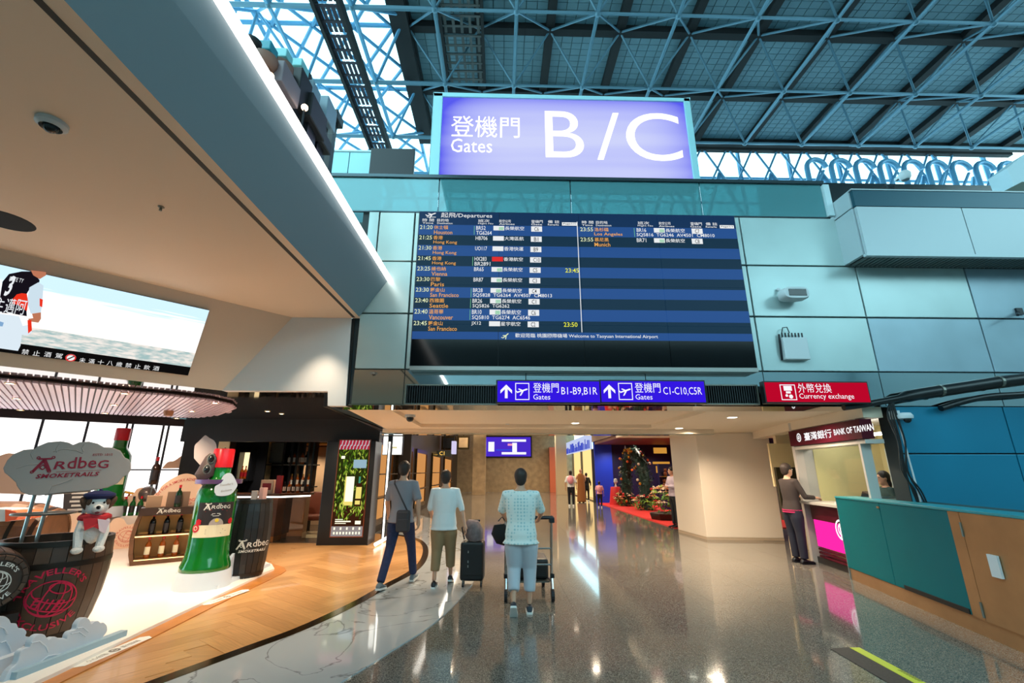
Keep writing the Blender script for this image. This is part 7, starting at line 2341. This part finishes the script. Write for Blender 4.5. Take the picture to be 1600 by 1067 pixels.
def person(label, loc, rz=0., h=1.7, legs=None, arms=None, shirt=None, trousers=None, shoes=None, sole=None, hair=hair_b,
           hem=.86, sleeve=.5, cuff=.06, wide=1., vox=.016, hairlen=0, skirt=None, belly=1., pleg=1., head_turn=0., lean=0., flare=0.):
    """a standing or walking figure facing local +y; legs = [(knee, ankle, pitch)], arms = [(elbow, wrist)] for left then right, for a 1.7 m body"""
    k = h / 1.7
    t = thing('person', label, 'person', loc, rz)
    A = lambda p: Vector(p) * k
    V = Vector
    legs = legs or [((-.1, .0, .5), (-.1, 0, .09), 0), ((.1, .0, .5), (.1, 0, .09), 0)]
    arms = arms or [((-.26, .0, 1.12), (-.27, .06, .86)), ((.26, .0, 1.12), (.27, .06, .86))]
    ly = lambda z: lean * max(0, z - .9)
    b = MB()
    def tors(m, e, z0, z1, rows):
        rr = [((0, y0 * k + ly(z) * k, z * k), (rx + e) * wide * k, (ry + e) * belly * k) for z, rx, ry, y0 in rows if z0 - 1e-6 <= z <= z1 + 1e-6]
        m.rings(rr, n=18)
    T = [(.84, .165, .115, -.012), (.9, .17, .12, -.012), (.97, .16, .112, -.005), (1.05, .148, .1, 0), (1.14, .155, .105, .0), (1.24, .168, .112, .0), (1.32, .172, .108, .0), (1.38, .155, .09, -.006), (1.42, .1, .07, -.012), (1.45, .06, .055, -.012)]
    tors(b, -.012, .84, 1.5, T)
    hy = ly(1.55)
    nk = A((0, hy - .012, 1.42)); hd_ = A((0, hy + .012, 1.575))
    b.tube([A((0, hy - .02, 1.38)), A((0, hy - .008, 1.46)), A((0, hy + .005, 1.52))], [.062 * k, .052 * k, .055 * k], 10)
    Mh = Matrix.Rotation(head_turn, 4, 'Z')
    b.ball(hd_ + A((0, -.008, .02)), (.074 * k, .092 * k, .098 * k), 14, 10, M=Mh)
    b.ball(hd_ + Mh @ A((0, .028, -.055)), (.054 * k, .062 * k, .062 * k), 12, 8, M=Mh)
    b.ball(hd_ + Mh @ A((0, .094, -.012)), (.014 * k, .02 * k, .026 * k), 8, 6, M=Mh)
    for s in (-1, 1):
        b.ball(hd_ + Mh @ A((s * .075, -.005, -.005)), (.012 * k, .022 * k, .032 * k), 8, 6, M=Mh)
    ex = MB()
    hands = []
    for s, (el, wr) in zip((-1, 1), arms):
        sh = A((s * .17 * wide, ly(1.38), 1.375))
        e_, w_ = A(el), A(wr)
        b.tube([sh, sh.lerp(e_, .5), e_, e_.lerp(w_, .4), w_], [.05 * k, .044 * k, .036 * k, .036 * k, .025 * k], 10)
        d = (w_ - e_).normalized()
        side = d.cross(V((0, 1, 0)) if abs(d.y) < .9 else V((0, 0, 1))).normalized()
        up = side.cross(d).normalized()
        pc = w_ + d * .055 * k
        b.tube([w_, w_ + d * .03 * k, w_ + d * .085 * k], [.025 * k, .034 * k, .032 * k], 10, flat=.75)
        curl = -up if abs(d.y) < .9 else V((0, 0, -1))
        for q in range(4):
            o_ = up * ((q - 1.5) * .017 * k)
            if abs(d.y) < .9: o_ = V((0, 1, 0)) * ((q - 1.5) * .017 * k); cu = side * (-s)
            else: o_ = side * ((q - 1.5) * .017 * k); cu = V((0, 0, -1))
            L = (.066, .075, .07, .055)[q] * k
            p0_ = w_ + d * .08 * k + o_
            ex.tube([p0_ - d * .02 * k, p0_ + d * L * .45, p0_ + d * L * .8 + cu * L * .3, p0_ + d * L * .85 + cu * L * .62], [.0092 * k, .009 * k, .0084 * k, .007 * k], 6)
        th = V((0, 1, 0)) if abs(d.y) < .9 else side * -s
        ex.tube([w_ + d * .025 * k + th * .02 * k, w_ + d * .055 * k + th * .045 * k, w_ + d * .085 * k + th * .05 * k], [.012 * k, .0105 * k, .0085 * k], 6)
        hands.append(w_ + d * .08 * k)
    for s, (kn_, an, pt) in zip((-1, 1), legs):
        hp = A((s * .085, -.01, .88))
        b.tube([hp, A(kn_), A(an)], [.07 * k, .045 * k, .032 * k], 10)
    remesh(b, 'body', skin, t, vox, .6 if vox < .02 else 1, 3, ex)
    for s in (-1, 1):
        MB().ball(hd_ + Mh @ A((s * .031, .078, .012)), (.013 * k, .008 * k, .009 * k), 8, 6, M=Mh).build('eye', blk_g, t, world=False)
    MB().ball(hd_ + Mh @ A((0, .088, -.062)), (.022 * k, .008 * k, .006 * k), 8, 6, M=Mh).build('mouth', mat('lips', S(160, 86, 80), .5), t, world=False)
    hm = MB()
    hm.ball(hd_ + Mh @ A((0, -.022, .036)), (.087 * k, .1 * k, .1 * k), 14, 10, M=Mh)
    hm.ball(hd_ + Mh @ A((0, -.05, -.01)), (.078 * k, .062 * k, .085 * k), 12, 8, M=Mh)
    if hairlen:
        hm.tube([hd_ + A((0, -.06, 0)), hd_ + A((0, -.075, -hairlen * .5)), hd_ + A((0, -.07, -hairlen))], [.07 * k, .075 * k, .04 * k], 10, flat=.6)
    if hair: remesh(hm, 'hair', hair, t, vox, .6 if vox < .02 else 1, 2)
    if shirt:
        m = MB()
        rows = [r for r in T if r[0] > hem + .02]
        rows = [(hem, rows[0][1] + .012 + flare, rows[0][2] + .014 + flare, rows[0][3])] + rows
        tors(m, .012, 0, 1.43, rows)
        for s, (el, wr) in zip((-1, 1), arms):
            sh = A((s * .165 * wide, ly(1.38), 1.38)); e_, w_ = A(el), A(wr)
            if sleeve <= .5:
                m.tube([A((s * .1, ly(1.38), 1.37)), sh, sh.lerp(e_, sleeve * 2)], [.07 * k, .066 * k, .06 * k], 10)
            else:
                f = (sleeve - .5) * 2
                m.tube([A((s * .1, ly(1.38), 1.37)), sh, sh.lerp(e_, .55), e_, e_.lerp(w_, f)], [.07 * k, .064 * k, .055 * k, .05 * k, .04 * k], 10)
        remesh(m, 'shirt', shirt, t, vox, .6 if vox < .02 else 1, 2)
    if trousers:
        m = MB()
        tors(m, .006, .84, .99, T)
        for s, (kn_, an, pt) in zip((-1, 1), legs):
            hp = A((s * .085, -.012, .9)); K_, N_ = A(kn_), A(an)
            e_ = K_.lerp(N_, 1 - cuff / .41 if cuff > .1 else 1.0)
            m.tube([hp, hp.lerp(K_, .35), hp.lerp(K_, .75), K_, K_.lerp(e_, .5), e_], [.1 * k, .097 * k * pleg, .078 * k * pleg, .068 * k * pleg, .062 * k * pleg, .056 * k * pleg], 12)
        m.rings([((0, -.012 * k, .78 * k), .09 * k, .08 * k), ((0, -.012 * k, .9 * k), .165 * k * wide, .118 * k)], n=14)
        remesh(m, 'trousers', trousers, t, vox, .6 if vox < .02 else 1, 2)
    if skirt:
        m = MB()
        m.rings([((0, 0, .03 * k), .24 * k, .2 * k), ((0, 0, .4 * k), .22 * k, .18 * k), ((0, 0, .9 * k), .2 * k, .15 * k), ((0, 0, 1.2 * k), .19 * k, .14 * k), ((0, 0, 1.4 * k), .16 * k, .11 * k), ((0, 0, 1.46 * k), .08 * k, .07 * k)], n=18)
        remesh(m, 'robe', skirt, t, vox, 1, 2)
    for s, (kn_, an, pt) in zip((-1, 1), legs):
        N_ = A(an)
        R_ = Matrix.Translation(N_) @ Matrix.Rotation(pt, 4, 'X')
        m = MB()
        sec = [(-.075, .03, .05), (-.055, .036, .085), (0, .038, .1), (.05, .044, .07), (.11, .047, .055), (.16, .04, .046), (.185, .02, .035)]
        vs, fs = [], []
        n = 10
        for y, rx, zt_ in sec:
            for j in range(n):
                a = 2 * PI * j / n
                vs.append(R_ @ A((rx * math.cos(a), y, -.09 + .02 + max(-.004, (zt_ - .02) * (.5 + .5 * math.sin(a))))))
        for i in range(len(sec) - 1):
            for j in range(n):
                fs.append((i * n + j, i * n + (j + 1) % n, (i + 1) * n + (j + 1) % n, (i + 1) * n + j))
        fs += [tuple(range(n)), tuple((len(sec) - 1) * n + j for j in range(n))]
        m.add(vs, fs)
        so_ = m.build('shoe', shoes or dk, t, smooth=True, world=False)
        m = MB()
        out = [(-.078, .0)] + [(y, rx + .003) for y, rx, z in sec[:-1]] + [(.19, .018)]
        poly = [R_ @ A((rx, y, -.09)) for y, rx in out] + [R_ @ A((-rx, y, -.09)) for y, rx in out[::-1]]
        m.prism(poly, R_.to_3x3() @ A((0, 0, .024)))
        m.build('sole', sole or shoes or dk, so_, world=False)
    return t, hands


jean = mat('navy_denim', S(30, 42, 78), .8, noise=(25, .2, 3))
khaki = mat('khaki_cotton', S(148, 122, 88), .8)
grey_shirt = mat('grey_shirt', S(136, 134, 142), .85)
white_bl = mat('white_blouse', S(222, 230, 232), .8)
palegrey = mat('pale_grey_trousers', S(188, 194, 204), .8)
sneaker = mat('grey_sneaker', S(110, 120, 126), .6); wsole = mat('white_sole', S(226, 226, 222), .6)
dark_snk = mat('dark_sneaker', S(36, 46, 58), .6)
pat = mat('patterned_blouse', S(216, 228, 226), .8)
nt, b, new, lk = nodes(pat)
tc = new('TexCoord'); mp = new('Mapping'); mp.inputs['Scale'].default_value = (26, 26, 26)
vo = new('TexVoronoi'); vo.inputs['Scale'].default_value = 1.0; vo.inputs['Randomness'].default_value = .15
rp = ramp(new, [(0, S(150, 194, 198)), (.26, S(176, 206, 208)), (.38, S(222, 230, 226)), (1, S(224, 232, 228))])
lk(tc.outputs['Object'], mp.inputs[0]); lk(mp.outputs[0], vo.inputs['Vector']); lk(vo.outputs['Distance'], rp.inputs[0]); lk(rp.outputs[0], b.inputs['Base Color'])

pL, pR = PZ(598, 930), PZ(640, 908)
c_ = (pL + pR) / 2
p1, hands = person('person in grey shirt and navy jeans walking away along the brass edging', (c_.x, c_.y, .016), -.12, 1.73,
    legs=[((-.13, -.02, .5), (-.15, -.26, .105), -.12), ((.1, .22, .52), (.13, .3, .11), .1)],
    arms=[((-.25, .06, 1.12), (-.27, .2, .92)), ((.26, -.06, 1.12), (.26, -.02, .88))], shirt=grey_shirt, trousers=jean, shoes=sneaker, sole=wsole, hair=hair_br, hem=.84, sleeve=.45, flare=.01)
bagm = mat('dark_grey_bag', S(56, 52, 56), .7)
q = PY(630, 814, c_.y - .16)
t = thing('shoulder_bag', 'dark grey shoulder bag hanging at the hip of the person in jeans', 'bag', q - Z * .16)
MB().box(q, (.2, .1, .3), -.1).build('bag_body', bagm, t, bevel=.035)
MB().box(q + Vector((0, -.055, -.05)), (.16, .03, .16), -.1).build('pocket', bagm, t, bevel=.01)
sh = Vector((c_.x - .1, c_.y - .12, 1.42)); MB().tube([q + Vector((.05, 0, .14)), q.lerp(sh, .5) + Vector((.05, -.08, .05)), sh + Vector((0, -.03, .0)), sh + Vector((-.02, .06, .04))], .012, 6, flat=.4).build('strap', bagm, t)
pw_, _ = PY(592, 800, c_.y + .2), 0

a_, b2 = PZ(681, 921), PZ(699, 914)
c2_ = (a_ + b2) / 2
p2, hands = person('person in white blouse and khaki cropped trousers pulling a black suitcase', (c2_.x, c2_.y, .012), .0, 1.6,
    legs=[((-.1, .02, .5), (-.11, -.09, .09), 0.), ((.1, .12, .51), (.11, .16, .12), -.25)],
    arms=[((-.24, .03, 1.12), (-.2, .16, .94)), ((.27, -.02, 1.12), (.33, -.06, .88))], shirt=white_bl, trousers=khaki, shoes=dk, sole=wsole, hem=.8, sleeve=.6, cuff=.13, pleg=1.25, wide=1.1, flare=.025, hair=hair_br)
# suitcase
sc_ = PZ(737, 919)
sc_.z = .006
t = thing('suitcase', 'black upright suitcase with pulled out handle beside the person in white', 'suitcase', sc_)
case = mat('black_case', S(18, 18, 20), .45)
MB().box(sc_ + Vector((0, .12, .34)), (.34, .24, .52), -.08).build('shell', case, t, bevel=.035)
MB().box(sc_ + Vector((0, -.005, .36)), (.28, .02, .4), -.08).build('front_pocket', mat('case_pocket', S(26, 26, 28), .6), t, bevel=.008)
for s in (-1, 1):
    for y in (.03, .21):
        w_ = sc_ + Vector((s * .13, y, .03)); MB().tube([w_ - X * .012, w_ + X * .012], .03, 12).build('wheel', dk, t)
        MB().tube([w_ + Z * .02, w_ + Z * .07], .014, 6).build('caster', gfr, t)
    MB().tube([sc_ + Vector((s * .08, .2, .6)), sc_ + Vector((s * .075, .2, .86))], .009, 6).build('handle_tube', gfr, t)
MB().box(sc_ + Vector((0, .2, .87)), (.19, .03, .03)).build('grip', dk, t, bevel=.008)
for z in (.28, .34, .47):
    MB().box(sc_ + Vector((-.06, -.018, z)), (.012, .008, .03)).build('zip_pull', steelt, t)
t = thing('soft_bag', 'mottled rose grey soft bag resting on top of the black suitcase', 'bag', sc_ + Z * .6)
m = MB(); m.tube([sc_ + Vector((.05, .1, .6)), sc_ + Vector((.02, .1, .7)), sc_ + Vector((-.03, .12, .8)), sc_ + Vector((-.1, .14, .86))], [.1, .14, .13, .05], 14, flat=.75)
m.build('bag_body', mat('rose_grey_cloth', S(120, 104, 104), .85, noise=(14, .3, 4), bump=(12, .6)), t, smooth=True)
MB().tube([sc_ + Vector((-.13, .12, .62)), sc_ + Vector((-.17, .11, .78)), sc_ + Vector((-.08, .13, .86))], .012, 6).build('strap', bagm, t)

a_, b2 = PZ(826, 958), PZ(809, 966)
c3_ = (a_ + b2) / 2
p3, hands = person('person in patterned white blouse and pale grey trousers pushing a luggage trolley', (c3_.x - .02, c3_.y + .05, 0), -.05, 1.63,
    legs=[((-.09, .06, .5), (-.09, -.14, .15), -.75), ((.11, .1, .51), (.1, .07, .09), 0.)],
    arms=[((-.25, .14, 1.16), (-.2, .36, 1.05)), ((.27, .14, 1.16), (.24, .36, 1.05))], shirt=pat, trousers=palegrey, shoes=dark_snk, sole=wsole, hem=.79, sleeve=.5, cuff=.14, pleg=1.3, wide=1.12, flare=.03, hair=hair_br)
# luggage trolley
tr_c = Vector(((PZ(797, 938).x + PZ(856, 938).x) / 2, 6.42, 0))
hw = .3
chr_ = mat('chrome', S(190, 192, 194), .15, .95)
t = thing('luggage_trolley', 'chrome luggage trolley with black handle bar pushed by the person in patterned blouse', 'trolley', tr_c)
for s in (-1, 1):
    x = tr_c.x + s * hw
    MB().tube([(x, tr_c.y - .08, 1.0), (x, tr_c.y - .04, .95), (x, tr_c.y + .1, .25), (x, tr_c.y + .18, .2), (x - s * .05, tr_c.y + .85, .2)], .018, 8).build('side_frame', chr_, t, smooth=True)
    MB().tube([(x, tr_c.y + .08, .3), (x, tr_c.y, .12)], .02, 8).build('wheel_arm', chr_, t)
    for y in (0, .8):
        w_ = Vector((x - (s * .05 if y else 0), tr_c.y + y, .075)); MB().tube([w_ - X * .02, w_ + X * .02], .075, 16).build('wheel', dk, t)
    MB().box((x, tr_c.y - .005, .3), (.05, .05, .05)).build('joint', black_fr, t)
MB().tube([(tr_c.x - hw - .02, tr_c.y - .09, 1.01), (tr_c.x + hw + .02, tr_c.y - .09, 1.01)], .024, 10).build('handle_bar', dk, t)
MB().box((tr_c.x + hw - .0, tr_c.y - .07, .98), (.07, .1, .07)).build('brake_block', dk, t, bevel=.01)
for z, y in ((.62, .02), (.42, .06)):
    MB().tube([(tr_c.x - hw, tr_c.y + y, z), (tr_c.x + hw, tr_c.y + y, z)], .012, 6).build('cross_bar', chr_, t)
MB().bb(tr_c.x - hw + .02, tr_c.x + hw - .02, tr_c.y + .18, tr_c.y + .85, .18, .2).build('deck', gfr, t)
t2 = thing('luggage_case', 'black travel case lying on the trolley deck', 'suitcase', tr_c + Vector((.02, .5, .2)))
MB().box(tr_c + Vector((.05, .5, .33)), (.46, .5, .26)).build('shell', case, t2, bevel=.04)
MB().box(tr_c + Vector((.05, .24, .33)), (.16, .02, .04)).build('grip', dk, t2)
t2 = thing('black_bag', 'black hand bag hanging at the left end of the trolley handle', 'bag', PY(786, 836, 6.4))
q = Vector((tr_c.x - .33, 6.42, .84))
m = MB(); m.tube([q + Vector((-.06, 0, .08)), q + Vector((-.05, 0, .0)), q + Vector((.0, 0, -.1)), q + Vector((.04, 0, -.15))], [.07, .12, .11, .05], 12, flat=.7)
m.build('bag_body', mat('black_cloth', S(14, 14, 16), .8), t2, smooth=True)
MB().tube([q + Vector((-.07, .0, .12)), q + Vector((-.02, -.05, .18)), q + Vector((.03, .0, .1))], .01, 6).build('strap', dk, t2)
t2 = thing('brown_bag', 'dark brown soft bag standing on the front of the trolley', 'bag', tr_c + Vector((-.18, .45, .46)))
m = MB(); q = tr_c + Vector((-.14, .5, .46))
m.tube([q, q + Z * .12, q + Z * .22], [.13, .15, .06], 14); m.build('bag_body', mat('umber_cloth', S(74, 56, 48), .85), t2, smooth=True)
MB().tube([q + Vector((-.08, 0, .2)), q + Vector((-.04, 0, .3)), q + Vector((.04, 0, .3)), q + Vector((.08, 0, .2))], .012, 6).build('handle', bagm, t2)

# the standing figure at the bank kiosk and the clerk inside
bwn = mat('brown_jacket', S(54, 44, 42), .85); dkj = mat('dark_jeans', S(28, 30, 46), .85)
f_ = PZ(1252, 880)
kr = math.atan2(-kn.y, -kn.x) - PI / 2
p4, _ = person('person in brown jacket and dark jeans standing at the bank kiosk', (f_.x, f_.y, 0), kr + .25, 1.74,
    arms=[((-.25, .08, 1.12), (-.2, .3, 1.1)), ((.26, .08, 1.12), (.2, .32, 1.1))], shirt=bwn, trousers=dkj, shoes=dk, hair=hair_br, hem=.86, sleeve=.95, pleg=1.15)
m = MB()
m.rings([((0, -.01, .865), .19, .145), ((0, -.01, .885), .19, .145)], n=18); m.build('pink_band', mat('pink_band', S(200, 40, 100), .7), p4, world=False)
m = MB(); m.rings([((0, -.01, .9), .19, .145), ((0, -.01, .915), .19, .145)], n=18); m.build('pink_band', mat('pink_band', S(200, 40, 100), .7), p4, world=False)
q = b0 + kd * 1.15 - kn * .8
person('person with dark hair in a dark green top behind the kiosk window', (q.x, q.y, 0), kr + PI, 1.6, shirt=mat('dark_green_top', S(22, 52, 52), .8), trousers=dk, hem=.86, sleeve=.9, hair=hair_b, hairlen=.2)

# far concourse
pinkp = mat('pink_pack', S(232, 160, 176), .6)
def pack(parent, k=1.):
    m = MB(); m.ball((0, -.19 * k, 1.2 * k), (.15 * k, .1 * k, .2 * k), 12, 8); m.build('backpack', pinkp, parent, smooth=True, world=False)
f_ = PZ(893, 791)
t, _ = person('person in black trousers with a pink backpack before the lit shop', (f_.x, f_.y, 0), -.2, 1.62, shirt=white_bl, trousers=dk, shoes=wsole, vox=.022, hairlen=.15, hem=.9); pack(t)
f_ = PZ(909, 785)
person('person in a long brown robe seen from behind near the lit shop', (f_.x, f_.y, 0), .0, 1.72, shirt=None, trousers=None, shoes=dk, skirt=mat('brown_robe', S(142, 88, 40), .85), hair=None, vox=.025, arms=[((-.25, .05, 1.12), (-.2, .2, 1.0)), ((.25, .05, 1.12), (.2, .2, 1.0))])
f_ = PZ(917.5, 783.5)
person('person in black clothes half hidden beside the brown robed figure', (f_.x, f_.y, 0), .0, 1.5, shirt=dk, trousers=dk, shoes=wsole, vox=.025, hem=.7, sleeve=.9)
f_ = PZ(938, 793)
t, _ = person('small child with a pink backpack standing before the blue shop wall', (f_.x, f_.y, 0), -.3, 1.14, shirt=mat('pink_shirt', S(230, 170, 186), .8), trousers=dk, shoes=wsole, vox=.022, hairlen=.1, wide=1.1); pack(t, .67)
person('person in pale shirt and dark trousers standing at the pillar edge on the red carpet', (5.2, 14.1, 0), PI * .55, 1.72, shirt=mat('pale_lilac_shirt', S(206, 190, 204), .8), trousers=dk, shoes=dk, vox=.018, sleeve=.9, arms=[((-.26, .06, 1.14), (-.02, .2, 1.14)), ((.26, .06, 1.14), (.02, .2, 1.1))])
